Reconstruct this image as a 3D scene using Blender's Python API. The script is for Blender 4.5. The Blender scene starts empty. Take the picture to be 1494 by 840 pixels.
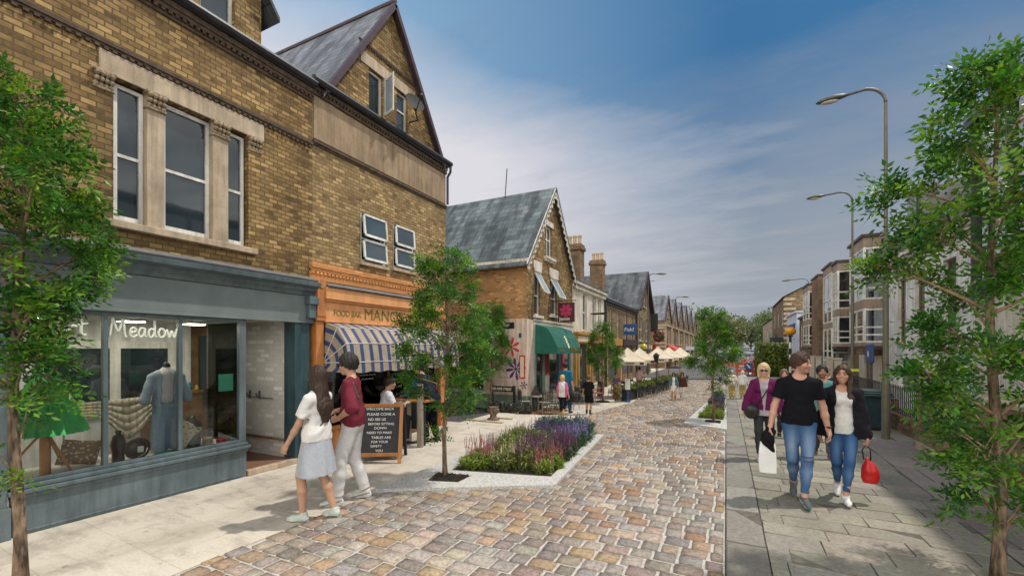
import bpy, bmesh, math, random
import numpy as np
from mathutils import Vector, Matrix
R = math.radians
random.seed(7)
rng = np.random.default_rng(11)
scene = bpy.context.scene
COL = scene.collection

# ------------------------------------------------------------------ materials
MATS = {}
def new_mat(name):
    m = bpy.data.materials.new(name); m.use_nodes = True
    nt = m.node_tree; nt.nodes.clear()
    out = nt.nodes.new('ShaderNodeOutputMaterial')
    b = nt.nodes.new('ShaderNodeBsdfPrincipled')
    nt.links.new(b.outputs[0], out.inputs[0])
    MATS[name] = m
    return m, nt, b, out
def N(nt, t, **kw):
    n = nt.nodes.new(t)
    for k, v in kw.items():
        if k.startswith('i_'):
            n.inputs[k[2:].replace('_', ' ')].default_value = v
        else: setattr(n, k, v)
    return n
def rgba(c): return (c[0], c[1], c[2], 1.0)
def mixc(nt, fac, a, b, mode='MIX'):
    n = nt.nodes.new('ShaderNodeMix'); n.data_type = 'RGBA'; n.blend_type = mode
    for s, v in ((n.inputs[0], fac), (n.inputs[6], a), (n.inputs[7], b)):
        if hasattr(v, 'is_linked') or hasattr(v, 'links'): nt.links.new(v, s)
        elif isinstance(v, (int, float)): s.default_value = v
        else: s.default_value = rgba(v)
    return n.outputs[2]
def ramp(nt, fac, stops):
    n = nt.nodes.new('ShaderNodeValToRGB')
    el = n.color_ramp.elements
    while len(el) < len(stops): el.new(0.5)
    for e, (p, c) in zip(el, stops):
        e.position = p; e.color = rgba(c) if not isinstance(c, (int, float)) else (c, c, c, 1)
    nt.links.new(fac, n.inputs[0])
    return n.outputs[0]
def coords(nt, kind='Object', scale=(1, 1, 1), rot=(0, 0, 0)):
    if kind == 'UV': c = N(nt, 'ShaderNodeUVMap').outputs[0]
    else: c = N(nt, 'ShaderNodeTexCoord').outputs[kind]
    m = N(nt, 'ShaderNodeMapping'); m.inputs['Scale'].default_value = scale; m.inputs['Rotation'].default_value = rot
    nt.links.new(c, m.inputs[0]); return m.outputs[0]
def noise(nt, vec, scale, detail=4, rough=0.55):
    n = N(nt, 'ShaderNodeTexNoise'); n.inputs['Scale'].default_value = scale
    n.inputs['Detail'].default_value = detail; n.inputs['Roughness'].default_value = rough
    nt.links.new(vec, n.inputs['Vector']); return n.outputs[0]
def bump(nt, b, h, strength=0.3, dist=0.01):
    n = N(nt, 'ShaderNodeBump'); n.inputs['Strength'].default_value = strength; n.inputs['Distance'].default_value = dist
    nt.links.new(h, n.inputs['Height']); nt.links.new(n.outputs[0], b.inputs['Normal'])

def noisy(name, c1, c2, scale=8, rough=0.6, bmp=0.2, bscale=None, metal=0.0, spec=0.5, stretch=(1, 1, 1), lo=.35, hi=.65, dist=.01, weather=None):
    if weather is None: weather = .30 if any(k in name for k in ('paint', 'render', 'stone_tan', 'plinth', 'panel')) and 'flower' not in name else 0
    m, nt, b, o = new_mat(name)
    v = coords(nt, 'Object', stretch)
    f = noise(nt, v, scale)
    c = ramp(nt, f, [(lo, c1), (hi, c2)])
    if weather:      # rain streaks and grime, each with its own shape
        st = noise(nt, coords(nt, 'Object', (5, 5, .45)), 2.0, 6, .65); bl = noise(nt, coords(nt, 'Object'), 1.7, 6, .7); sp = noise(nt, coords(nt, 'Object'), 55, 3, .7)
        c = mixc(nt, 1, c, ramp(nt, st, [(.36, 1 - weather), (.58, 1.04)]), 'MULTIPLY'); c = mixc(nt, 1, c, ramp(nt, bl, [(.33, 1 - weather * .8), (.6, 1.05)]), 'MULTIPLY'); c = mixc(nt, 1, c, ramp(nt, sp, [(.30, 1 - weather), (.42, 1.0)]), 'MULTIPLY')
    nt.links.new(c, b.inputs['Base Color'])
    b.inputs['Roughness'].default_value = rough; b.inputs['Metallic'].default_value = metal
    b.inputs['Specular IOR Level'].default_value = spec
    if bmp:
        h = noise(nt, v, bscale or scale * 4, 5)
        bump(nt, b, h, bmp, dist)
    return m

def brick_mat(name, c1, c2, mortar, bw=.23, bh=.078, mo=.010, stain=(.55, 1.25), sq=1.0, bmp=.6, rough=.85, dark=None, swapmix=.0):
    m, nt, b, o = new_mat(name)
    v = coords(nt, 'UV')
    t = N(nt, 'ShaderNodeTexBrick')
    t.inputs['Color1'].default_value = (0, 0, 0, 1); t.inputs['Color2'].default_value = (1, 1, 1, 1); t.inputs['Mortar'].default_value = (.5, .5, .5, 1)
    t.inputs['Scale'].default_value = 1; t.inputs['Mortar Size'].default_value = mo; t.inputs['Mortar Smooth'].default_value = .25
    t.inputs['Brick Width'].default_value = bw; t.inputs['Row Height'].default_value = bh; t.inputs['Bias'].default_value = 0
    t.offset = .5; t.squash = sq; t.squash_frequency = 2
    # wobble so that courses are not ruler straight
    w = N(nt, 'ShaderNodeTexNoise'); w.inputs['Scale'].default_value = 2.2; w.inputs['Detail'].default_value = 3
    nt.links.new(v, w.inputs['Vector'])
    vm = N(nt, 'ShaderNodeVectorMath', operation='MULTIPLY_ADD'); vm.inputs[1].default_value = (.016, .012, 0)
    nt.links.new(w.outputs[1], vm.inputs[0]); nt.links.new(v, vm.inputs[2])
    nt.links.new(vm.outputs[0], t.inputs['Vector'])
    bc = ramp(nt, t.outputs[0], [(0.0, dark or c1), (.16, c1), (.55, tuple((x + y) / 2 for x, y in zip(c1, c2))), (.82, c2), (1.0, tuple(min(1, x * 1.5) for x in c2))])
    n2 = noise(nt, v, 14, 5, .7)
    bc = mixc(nt, .38, bc, ramp(nt, n2, [(.3, tuple(.55 * x for x in c1)), (.7, c2)]))
    mc = mixc(nt, t.outputs[1], bc, mortar)
    big = noise(nt, v, .9, 6, .65)
    sc = ramp(nt, big, [(.3, stain[0]), (.7, stain[1])])
    col = mixc(nt, 1.0, mc, sc, 'MULTIPLY')
    nt.links.new(col, b.inputs['Base Color'])
    b.inputs['Roughness'].default_value = rough; b.inputs['Specular IOR Level'].default_value = .25
    inv = N(nt, 'ShaderNodeMath', operation='SUBTRACT'); inv.inputs[0].default_value = 1; nt.links.new(t.outputs[1], inv.inputs[1])
    ad = N(nt, 'ShaderNodeMath', operation='MULTIPLY_ADD'); nt.links.new(n2, ad.inputs[0]); ad.inputs[1].default_value = .5; nt.links.new(inv.outputs[0], ad.inputs[2])
    bump(nt, b, ad.outputs[0], bmp, .012)
    return m

def slate_mat(name, c1, c2, bw=.28, bh=.17, streak=True, axis='UV'):
    m, nt, b, o = new_mat(name)
    v = coords(nt, 'UV')
    t = N(nt, 'ShaderNodeTexBrick')
    t.inputs['Color1'].default_value = (0, 0, 0, 1); t.inputs['Color2'].default_value = (1, 1, 1, 1); t.inputs['Mortar'].default_value = (0, 0, 0, 1)
    t.inputs['Scale'].default_value = 1; t.inputs['Mortar Size'].default_value = .006
    t.inputs['Brick Width'].default_value = bw; t.inputs['Row Height'].default_value = bh
    nt.links.new(v, t.inputs['Vector'])
    c = ramp(nt, t.outputs[0], [(0, c1), (1, c2)])
    sv = coords(nt, 'UV', (2.2, .35, 1))
    s = noise(nt, sv, 1.4, 5, .6)
    c = mixc(nt, 1, c, ramp(nt, s, [(.42, .45), (.55, 1.1)]), 'MULTIPLY')
    c = mixc(nt, t.outputs[1], c, tuple(.3 * x for x in c1))
    nt.links.new(c, b.inputs['Base Color'])
    b.inputs['Roughness'].default_value = .55
    # overlap: each row ramps in height
    sep = N(nt, 'ShaderNodeSeparateXYZ'); nt.links.new(v, sep.inputs[0])
    dv = N(nt, 'ShaderNodeMath', operation='DIVIDE'); nt.links.new(sep.outputs[1], dv.inputs[0]); dv.inputs[1].default_value = bh
    fr = N(nt, 'ShaderNodeMath', operation='FRACT'); nt.links.new(dv.outputs[0], fr.inputs[0])
    iv = N(nt, 'ShaderNodeMath', operation='MULTIPLY_ADD'); nt.links.new(fr.outputs[0], iv.inputs[0]); iv.inputs[1].default_value = -1
    nt.links.new(t.outputs[0], iv.inputs[2])
    bump(nt, b, iv.outputs[0], .5, .012)
    return m

def attr_mat(name, rough=.8, nscale=30, lo=.7, hi=1.2, bmp=.3, spec=.4, attr='Col', dist=.004, trans=0.0, stretch=(1, 1, 1), stain=0):
    m, nt, b, o = new_mat(name)
    a = N(nt, 'ShaderNodeAttribute', attribute_name=attr)
    v = coords(nt, 'Object', stretch)
    f = noise(nt, v, nscale, 5, .65)
    c = mixc(nt, 1, a.outputs[0], ramp(nt, f, [(.3, lo), (.7, hi)]), 'MULTIPLY')
    if stain: c = mixc(nt, 1, c, ramp(nt, noise(nt, coords(nt, 'Object', (1, .5, 1)), 1.1, 6, .7), [(.34, 1 - stain), (.6, 1.06)]), 'MULTIPLY')
    nt.links.new(c, b.inputs['Base Color'])
    b.inputs['Roughness'].default_value = rough; b.inputs['Specular IOR Level'].default_value = spec
    if bmp: bump(nt, b, f, bmp, dist)
    if trans:
        tr = N(nt, 'ShaderNodeBsdfTranslucent'); nt.links.new(c, tr.inputs[0])
        mx = N(nt, 'ShaderNodeMixShader'); mx.inputs[0].default_value = trans
        nt.links.new(b.outputs[0], mx.inputs[1]); nt.links.new(tr.outputs[0], mx.inputs[2]); nt.links.new(mx.outputs[0], o.inputs[0])
    return m

def glass_mat(name, tint=(.9, .95, .95), base_reflect=.06):
    m, nt, b, o = new_mat(name)
    nt.nodes.remove(b)
    tr = N(nt, 'ShaderNodeBsdfTransparent'); tr.inputs[0].default_value = rgba(tint)
    gl = N(nt, 'ShaderNodeBsdfGlossy'); gl.inputs['Roughness'].default_value = .02
    fr = N(nt, 'ShaderNodeFresnel'); fr.inputs[0].default_value = 1.5
    ad = N(nt, 'ShaderNodeMath', operation='ADD', use_clamp=True); nt.links.new(fr.outputs[0], ad.inputs[0]); ad.inputs[1].default_value = base_reflect
    mx = N(nt, 'ShaderNodeMixShader'); nt.links.new(ad.outputs[0], mx.inputs[0])
    nt.links.new(tr.outputs[0], mx.inputs[1]); nt.links.new(gl.outputs[0], mx.inputs[2]); nt.links.new(mx.outputs[0], o.inputs[0])
    return m

# ------------------------------------------------------------------ mesh builder
ROOTLOC = {}
class MB:
    def __init__(s): s.v = []; s.f = []; s.m = []; s.c = []; s.sw = []; s.col = None; s.mi = 0; s.swap = False; s.sm = []; s.smooth = False
    def pts(s, P):
        i = len(s.v); s.v += [tuple(map(float, p)) for p in P]; return list(range(i, i + len(P)))
    def face(s, idx, m=None):
        s.f.append(tuple(idx)); s.m.append(s.mi if m is None else m); s.c.append(s.col); s.sw.append(s.swap); s.sm.append(s.smooth)
    def poly(s, P, m=None): s.face(s.pts(P), m)
    def box(s, x0, x1, y0, y1, z0, z1, m=None):
        if x0 > x1: x0, x1 = x1, x0
        if y0 > y1: y0, y1 = y1, y0
        if z0 > z1: z0, z1 = z1, z0
        i = s.pts([(x0, y0, z0), (x1, y0, z0), (x1, y1, z0), (x0, y1, z0), (x0, y0, z1), (x1, y0, z1), (x1, y1, z1), (x0, y1, z1)])
        for q in ((0, 3, 2, 1), (4, 5, 6, 7), (0, 1, 5, 4), (1, 2, 6, 5), (2, 3, 7, 6), (3, 0, 4, 7)):
            s.face([i[k] for k in q], m)
        return s
    def obox(s, c, a, b, d, m=None):
        c, a, b, d = map(Vector, (c, a, b, d))
        P = [c + sx * a + sy * b + sz * d for sz in (-1, 1) for sx, sy in ((-1, -1), (1, -1), (1, 1), (-1, 1))]
        i = s.pts(P)
        flip = a.cross(b).dot(d) < 0
        for q in ((0, 3, 2, 1), (4, 5, 6, 7), (0, 1, 5, 4), (1, 2, 6, 5), (2, 3, 7, 6), (3, 0, 4, 7)):
            q = q[::-1] if flip else q
            s.face([i[k] for k in q], m)
        return s
    def bar(s, p0, p1, w, t, up=(0, 0, 1), m=None):
        p0, p1 = Vector(p0), Vector(p1); d = (p1 - p0); u = Vector(up)
        side = d.cross(u)
        if side.length < 1e-6: side = d.cross(Vector((1, 0, 0)))
        side.normalize(); u2 = side.cross(d).normalized()
        return s.obox((p0 + p1) / 2, d / 2, side * w / 2, u2 * t / 2, m)
    def tube(s, P, rad, n=8, m=None, cap=True):
        P = [Vector(p) for p in P]
        if not hasattr(rad, '__len__'): rad = [rad] * len(P)
        rings = []; prev = None
        for k, p in enumerate(P):
            d = (P[min(k + 1, len(P) - 1)] - P[max(k - 1, 0)]).normalized()
            if prev is None:
                a = d.cross(Vector((0, 0, 1)))
                if a.length < .05: a = d.cross(Vector((1, 0, 0)))
                a.normalize()
            else:
                a = (prev - d * prev.dot(d)).normalized()
            prev = a; b = d.cross(a)
            rings.append(s.pts([p + (a * math.cos(t) + b * math.sin(t)) * rad[k] for t in [2 * math.pi * j / n for j in range(n)]]))
        for r0, r1 in zip(rings, rings[1:]):
            for j in range(n): s.face((r0[j], r0[(j + 1) % n], r1[(j + 1) % n], r1[j]), m)
        if cap: s.face(rings[0][::-1], m); s.face(rings[-1], m)
        return s
    def lathe(s, prof, c, n=20, m=None, cap=True):
        c = Vector(c); rings = []
        for r, z in prof:
            rings.append(s.pts([c + Vector((r * math.cos(2 * math.pi * j / n), r * math.sin(2 * math.pi * j / n), z)) for j in range(n)]))
        for r0, r1 in zip(rings, rings[1:]):
            for j in range(n): s.face((r0[j], r0[(j + 1) % n], r1[(j + 1) % n], r1[j]), m)
        if cap: s.face(rings[0][::-1], m); s.face(rings[-1], m)
        return s
    def ell(s, c, r, n=14, k=8, m=None):
        c = Vector(c)
        return s.tube_rings([[c + Vector((r[0] * math.sin(a) * math.cos(t), r[1] * math.sin(a) * math.sin(t), -r[2] * math.cos(a))) for t in [2 * math.pi * j / n for j in range(n)]] for a in [math.pi * (i + .02) / (k + .04) for i in range(k + 1)]], m)
    def tube_rings(s, rings, m=None, cap=True, closed=True):
        I = [s.pts(r) for r in rings]; n = len(I[0])
        for r0, r1 in zip(I, I[1:]):
            for j in range(n if closed else n - 1): s.face((r0[j], r0[(j + 1) % n], r1[(j + 1) % n], r1[j]), m)
        if cap and closed: s.face(I[0][::-1], m); s.face(I[-1], m)
        return s
    def prism(s, poly, axis, a, b, m=None):
        """extrude a 2-D polygon along axis from a to b; poly in the other two coords (x:(y,z) y:(x,z) z:(x,y))"""
        def mk(p, t): return (t, p[0], p[1]) if axis == 'x' else (p[0], t, p[1]) if axis == 'y' else (p[0], p[1], t)
        A = s.pts([mk(p, a) for p in poly]); B = s.pts([mk(p, b) for p in poly]); n = len(poly)
        s.face(A[::-1], m); s.face(B, m)
        for j in range(n): s.face((A[j], A[(j + 1) % n], B[(j + 1) % n], B[j]), m)
        return s
    def build(s, name, mats, parent=None, bevel=0, smooth=None, local=False, kind=None, fixn=True):
        me = bpy.data.meshes.new(name)
        V = np.array(s.v, dtype=float)
        off = np.zeros(3)
        if parent is not None and not local:
            off = np.array(ROOTLOC.get(parent.name, (0, 0, 0)), float)
        me.from_pydata([tuple(p) for p in (V - off)], [], s.f)
        if not isinstance(mats, (list, tuple)): mats = [mats]
        for m in mats: me.materials.append(MATS[m] if isinstance(m, str) else m)
        me.polygons.foreach_set('material_index', s.m)
        if smooth is True: me.polygons.foreach_set('use_smooth', [True] * len(s.f))
        elif any(s.sm): me.polygons.foreach_set('use_smooth', s.sm)
        me.update()
        if fixn:
            bm = bmesh.new(); bm.from_mesh(me); bmesh.ops.recalc_face_normals(bm, faces=bm.faces); bm.to_mesh(me); bm.free()
        uv = me.uv_layers.new(name='UVMap')
        L = len(me.loops)
        vi = np.zeros(L, np.int32); me.loops.foreach_get('vertex_index', vi)
        nf = len(me.polygons)
        nr = np.zeros(nf * 3); me.polygons.foreach_get('normal', nr); nr = np.abs(nr.reshape(-1, 3))
        lt = np.zeros(nf, np.int32); me.polygons.foreach_get('loop_total', lt)
        fi = np.repeat(np.arange(nf), lt)
        P = V[vi]; ax = np.argmax(nr, 1)[fi]
        U = np.where((ax == 0)[:, None], P[:, [1, 2]], np.where((ax == 1)[:, None], P[:, [0, 2]], P[:, [0, 1]]))
        sw = np.array(s.sw)[fi]
        U = np.where(sw[:, None], U[:, ::-1], U)
        uv.data.foreach_set('uv', U.astype(np.float32).ravel())
        if any(c is not None for c in s.c):
            ca = me.color_attributes.new('Col', 'FLOAT_COLOR', 'CORNER')
            C = np.array([(c if c is not None else (1, 1, 1)) for c in s.c], float)[fi]
            ca.data.foreach_set('color', np.concatenate([C, np.ones((L, 1))], 1).astype(np.float32).ravel())
        o = bpy.data.objects.new(name, me); COL.objects.link(o)
        if parent is not None: o.parent = parent
        if bevel:
            md = o.modifiers.new('bevel', 'BEVEL'); md.width = bevel; md.segments = 2; md.limit_method = 'ANGLE'; md.angle_limit = R(40)
        if kind: o['kind'] = kind
        ROOTLOC[o.name] = tuple(off)
        return o

def thing(name, label, cat, loc=(0, 0, 0), rotz=0, group=None):
    o = bpy.data.objects.new(name, None); COL.objects.link(o); o.empty_display_size = .1
    o.location = loc; o.rotation_euler = (0, 0, rotz); o['label'] = label; o['category'] = cat
    if group: o['group'] = group
    ROOTLOC[o.name] = tuple(loc)
    return o
def tag(o, label, cat, group=None):
    o['label'] = label; o['category'] = cat
    if group: o['group'] = group
    return o
def dup(root, loc, rotz=None, label=None, scale=None):
    r = root.copy(); COL.objects.link(r); r.location = loc
    if rotz is not None: r.rotation_euler = (0, 0, rotz)
    if label: r['label'] = label
    if scale: r.scale = (scale,) * 3
    for ch in list(root.children):
        c = ch.copy(); COL.objects.link(c); c.parent = r
        for g in list(ch.children):
            d = g.copy(); COL.objects.link(d); d.parent = c
    ROOTLOC[r.name] = tuple(loc)
    return r
def text(name, body, size, loc, rot, mat, parent=None, ext=.004, align='LEFT', sx=1.0, aligny='BOTTOM_BASELINE'):
    cu = bpy.data.curves.new(name, 'FONT'); cu.body = body; cu.size = size; cu.extrude = ext; cu.align_x = align; cu.align_y = aligny
    tmp = bpy.data.objects.new(name + '_src', cu); COL.objects.link(tmp)
    dg = bpy.context.evaluated_depsgraph_get()
    me = bpy.data.meshes.new_from_object(tmp.evaluated_get(dg))
    bpy.data.objects.remove(tmp); me.name = name
    o = bpy.data.objects.new(name, me); COL.objects.link(o)
    me.materials.clear(); me.materials.append(MATS[mat])
    off = np.array(ROOTLOC.get(parent.name, (0, 0, 0))) if parent else np.zeros(3)
    o.location = tuple(np.array(loc) - off); o.rotation_euler = rot; o.scale = (sx, 1, 1)
    if parent: o.parent = parent
    return o
FACE_X = (R(90), 0, R(90)); FACE_Y = (R(90), 0, 0)

# wall with holes: plane 'x' (u=y, v=z) or 'y' (u=x, v=z); front at 'at', thickness behind (towards -x, or +y)
def clip_poly(P, a, b, c):
    out = []
    for i in range(len(P)):
        p, q = P[i], P[(i + 1) % len(P)]
        dp = a * p[0] + b * p[1] - c; dq = a * q[0] + b * q[1] - c
        if dp <= 1e-9: out.append(p)
        if (dp < -1e-9 and dq > 1e-9) or (dp > 1e-9 and dq < -1e-9):
            t = dp / (dp - dq); out.append((p[0] + t * (q[0] - p[0]), p[1] + t * (q[1] - p[1])))
    return out
def wall(mb, plane, at, u0, u1, v0, v1, holes=(), depth=.12, clips=(), m=0, rm=None, out=1):
    us = sorted({u0, u1, *[h[0] for h in holes], *[h[1] for h in holes]}); us = [u for u in us if u0 <= u <= u1]
    vs = sorted({v0, v1, *[h[2] for h in holes], *[h[3] for h in holes]}); vs = [v for v in vs if v0 <= v <= v1]
    mk = (lambda u, v, d: (at - out * d, u, v)) if plane == 'x' else (lambda u, v, d: (u, at + out * d, v))
    for a, b in zip(us, us[1:]):
        for c, d in zip(vs, vs[1:]):
            cu, cv = (a + b) / 2, (c + d) / 2
            if any(h[0] < cu < h[1] and h[2] < cv < h[3] for h in holes): continue
            P = [(a, c), (b, c), (b, d), (a, d)]
            for cl in clips:
                P = clip_poly(P, *cl)
                if len(P) < 3: break
            if len(P) >= 3: mb.poly([mk(u, v, 0) for u, v in P], m)
    for h in holes:
        a, b, c, d = h[:4]
        r = m if rm is None else rm
        mb.poly([mk(a, c, 0), mk(a, d, 0), mk(a, d, depth), mk(a, c, depth)], r)
        mb.poly([mk(b, c, 0), mk(b, d, 0), mk(b, d, depth), mk(b, c, depth)], r)
        mb.poly([mk(a, c, 0), mk(b, c, 0), mk(b, c, depth), mk(a, c, depth)], r)
        mb.poly([mk(a, d, 0), mk(b, d, 0), mk(b, d, depth), mk(a, d, depth)], r)
def window(parent, plane, at, u0, u1, v0, v1, inset=.09, fw=.045, bars=(), vbars=(), fmat='white_paint', pmat='pane_dark', sill=None, out=1, name='window', deep=.05):
    """frame mesh = part, pane = sub-part"""
    d0 = inset
    def bx(mb, a, b, c, d, e0, e1, m=0):
        if plane == 'x': mb.box(at - out * e1, at - out * e0, a, b, c, d, m)
        else: mb.box(a, b, at + out * e0, at + out * e1, c, d, m)
    f = MB()
    bx(f, u0, u0 + fw, v0, v1, d0, d0 + deep); bx(f, u1 - fw, u1, v0, v1, d0, d0 + deep)
    bx(f, u0 + fw, u1 - fw, v0, v0 + fw * 1.2, d0, d0 + deep); bx(f, u0 + fw, u1 - fw, v1 - fw, v1, d0, d0 + deep)
    for b in bars: bx(f, u0 + fw, u1 - fw, b - fw * .45, b + fw * .45, d0 + .006, d0 + deep - .003)
    for b in vbars: bx(f, b - fw * .4, b + fw * .4, v0 + fw * 1.2, v1 - fw, d0 + .008, d0 + deep - .005)
    fo = f.build(name, fmat, parent)
    p = MB(); bx(p, u0 + fw * .5, u1 - fw * .5, v0 + fw * .5, v1 - fw * .5, d0 + deep * .55, d0 + deep * .55 + .008)
    p.build('pane', pmat, fo)
    if sill is not None:
        q = MB(); bx(q, u0 - .06, u1 + .06, v0 - .075, v0 - .003, -sill, d0 + .01); q.build('sill', 'stone_tan', fo, bevel=.006)
    return fo
brick_mat('brick_buff', (.165, .097, .036), (.425, .28, .115), (.125, .09, .052), bw=.136, bh=.061, mo=.0075, dark=(.05, .028, .014), stain=(.5, 1.2))
brick_mat('brick_buff_light', (.235, .15, .062), (.48, .335, .155), (.18, .135, .08), bw=.136, bh=.061, mo=.0075, dark=(.10, .055, .025), stain=(.62, 1.12))
brick_mat('brick_red', (.34, .155, .055), (.56, .30, .125), (.34, .235, .14), bw=.16, bh=.068, dark=(.16, .075, .035), stain=(.75, 1.15))
brick_mat('brick_far', (.17, .115, .062), (.29, .205, .115), (.22, .17, .12), bw=.25, bh=.085, dark=(.12, .08, .05))
brick_mat('brick_brown', (.15, .085, .045), (.27, .165, .09), (.2, .16, .12), bw=.2, bh=.07)
brick_mat('brick_wall', (.22, .125, .07), (.40, .25, .15), (.25, .2, .155), bw=.22, bh=.075, dark=(.12, .07, .05))
brick_mat('brick_orange', (.60, .27, .10), (.68, .31, .12), (.52, .23, .085), bw=.2, bh=.07, stain=(.85, 1.1), rough=.6)
brick_mat('brick_white', (.60, .59, .56), (.70, .69, .66), (.58, .57, .54), bw=.22, bh=.075, stain=(.85, 1.05), bmp=.5, rough=.55)
slate_mat('slate', (.06, .078, .088), (.155, .19, .205))
slate_mat('slate_dark', (.05, .056, .064), (.10, .11, .12), bw=.35, bh=.22)
slate_mat('slate_purple', (.10, .105, .13), (.19, .20, .23), bw=.24, bh=.15)
slate_mat('roof_brown', (.10, .085, .07), (.17, .15, .125), bw=.24, bh=.15)
noisy('render_tan', (.27, .19, .115), (.36, .265, .17), 1.6, .85, .15, 60)
noisy('stone_tan', (.40, .31, .215), (.52, .42, .305), 3, .8, .25, 40)
noisy('stone_carved', (.22, .165, .11), (.42, .33, .225), 22, .85, .8, 60, dist=.02)
noisy('brick_dark_trim', (.045, .03, .02), (.10, .065, .04), 14, .85, .4)
noisy('white_paint', (.72, .71, .66), (.80, .79, .75), 6, .4, .05)
noisy('white_paint_warm', (.66, .60, .52), (.74, .69, .61), 4, .5, .08)
noisy('blue_grey_paint', (.095, .132, .148), (.125, .165, .18), 2.5, .42, .06, 30)
noisy('blue_grey_light', (.145, .18, .18), (.185, .22, .22), 3, .45, .06, 30)
noisy('teal_dark_paint', (.03, .065, .08), (.045, .085, .10), 4, .4, .05)
noisy('orange_paint', (.66, .315, .13), (.74, .365, .155), 2.2, .5, .08, 30, weather=.14)
noisy('orange_paint_dark', (.50, .20, .065), (.60, .25, .085), 3, .5, .08, 30)
noisy('lead_grey', (.11, .115, .12), (.17, .175, .18), 5, .55, .2)
noisy('gutter_black', (.012, .012, .016), (.03, .028, .034), 6, .45, .1)
noisy('purple_black', (.03, .016, .024), (.06, .03, .045), 6, .5, .1)
noisy('gold_paint', (.20, .16, .035), (.27, .215, .05), 8, .45, .05)
noisy('letter_white', (.72, .78, .66), (.82, .86, .76), 12, .5, .0)
noisy('letter_cream', (.72, .66, .50), (.8, .74, .58), 12, .5, .0)
noisy('chalk_white', (.7, .7, .7), (.85, .85, .85), 40, .9, .0)
noisy('chalkboard', (.008, .009, .013), (.018, .02, .026), 9, .6, .1)
noisy('wood_orange', (.33, .125, .03), (.46, .19, .05), 6, .5, .2, 30, stretch=(1, 1, .15))
noisy('wood_grey', (.21, .175, .135), (.40, .345, .275), 12, .85, .6, 30, stretch=(1, 1, .12))
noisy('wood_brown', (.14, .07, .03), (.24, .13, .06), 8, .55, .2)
noisy('black_paint', (.010, .010, .011), (.022, .022, .024), 8, .4, .1)
noisy('navy_sign', (.012, .06, .19), (.016, .075, .23), 6, .4, .0)
noisy('maroon_sign', (.055, .010, .018), (.085, .016, .028), 6, .4, .0)
noisy('pink_flower_paint', (.40, .02, .09), (.50, .03, .12), 6, .5, .0)
noisy('red_flower_paint', (.55, .02, .05), (.62, .03, .07), 6, .5, .0)
noisy('purple_flower_paint', (.065, .03, .14), (.09, .04, .18), 6, .5, .0)
noisy('green_plinth', (.13, .20, .16), (.17, .245, .195), 4, .6, .1)
noisy('sage_paint', (.24, .34, .29), (.30, .40, .34), 4, .5, .1)
noisy('pink_render', (.62, .485, .40), (.70, .56, .47), 2.0, .8, .1, 50)
noisy('cream_render', (.60, .555, .47), (.70, .65, .56), 1.5, .8, .1, 50)
noisy('white_render', (.66, .655, .64), (.76, .755, .74), 1.5, .75, .1, 50)
noisy('blue_white_render', (.55, .62, .72), (.62, .69, .80), 1.5, .7, .1, 50)
noisy('pale_brown_panel', (.30, .225, .165), (.36, .275, .21), 2, .7, .1)
noisy('green_canvas', (.004, .085, .063), (.008, .115, .085), 5, .75, .15, 300)
noisy('cream_canvas', (.54, .47, .36), (.62, .55, .43), 4, .8, .15, 200)
noisy('yellow_paint', (.46, .25, .055), (.54, .31, .08), 3, .5, .05)
noisy('ochre_paint', (.42, .21, .04), (.50, .27, .06), 3, .5, .05)
noisy('red_paint', (.42, .02, .03), (.52, .03, .04), 4, .45, .05)
noisy('dark_room', (.012, .011, .010), (.03, .027, .023), 1.2, .9, .0)
noisy('room_brown', (.10, .055, .028), (.22, .125, .06), .9, .8, .0)
noisy('cream_wall', (.46, .42, .34), (.56, .52, .44), 1.5, .8, .05)
noisy('display_floor', (.62, .60, .55), (.74, .72, .68), 3, .7, .1)
noisy('soil', (.022, .014, .011), (.075, .052, .042), 45, .95, 1.0, 90, dist=.03)
noisy('asphalt', (.045, .045, .048), (.075, .073, .074), 3, .9, .5, 220, dist=.006)
noisy('asphalt_far', (.085, .08, .082), (.115, .108, .108), .6, .9, .2, 120)
noisy('kerb_granite', (.34, .335, .325), (.52, .515, .50), 60, .8, .25, 200, lo=.3, hi=.7)
noisy('gravel_pale', (.30, .29, .27), (.68, .67, .65), 55, .9, .9, 90, lo=.3, hi=.62, dist=.02)
noisy('mortar_pale', (.38, .355, .325), (.55, .52, .48), 18, .95, .5, 120)
noisy('joint_dark', (.09, .08, .065), (.14, .125, .10), 14, .95, .4)
noisy('galv_steel', (.075, .08, .082), (.115, .12, .12), 9, .5, .1)
noisy('lamp_post', (.10, .095, .07), (.135, .125, .09), 5, .5, .08)
noisy('lamp_head', (.045, .052, .045), (.07, .078, .065), 5, .45, .05)
noisy('green_plastic', (.012, .035, .045), (.018, .048, .06), 7, .45, .08)
noisy('bark', (.055, .038, .027), (.29, .205, .14), 26, .95, 1.0, 60, stretch=(1, 1, .22), dist=.016, lo=.38, hi=.64)
noisy('bark_light', (.22, .14, .085), (.38, .26, .165), 22, .9, .7, 60, stretch=(1, 1, .3), dist=.01)
noisy('terracotta', (.36, .16, .075), (.45, .22, .11), 8, .8, .1)
noisy('chimney_pot', (.42, .31, .20), (.50, .38, .25), 8, .8, .1)
noisy('grey_chair', (.22, .20, .175), (.36, .335, .30), 10, .55, .1)
noisy('dark_chair', (.035, .03, .026), (.075, .066, .056), 10, .55, .1)
noisy('yellow_band', (.55, .62, .03), (.62, .70, .04), 6, .5, 0)
noisy('amber', (.62, .27, .012), (.72, .33, .02), 6, .25, 0)
noisy('lime_globe', (.45, .45, .04), (.55, .55, .06), 6, .35, 0)
noisy('barrier_red', (.55, .06, .03), (.62, .09, .045), 6, .5, 0)
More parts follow.
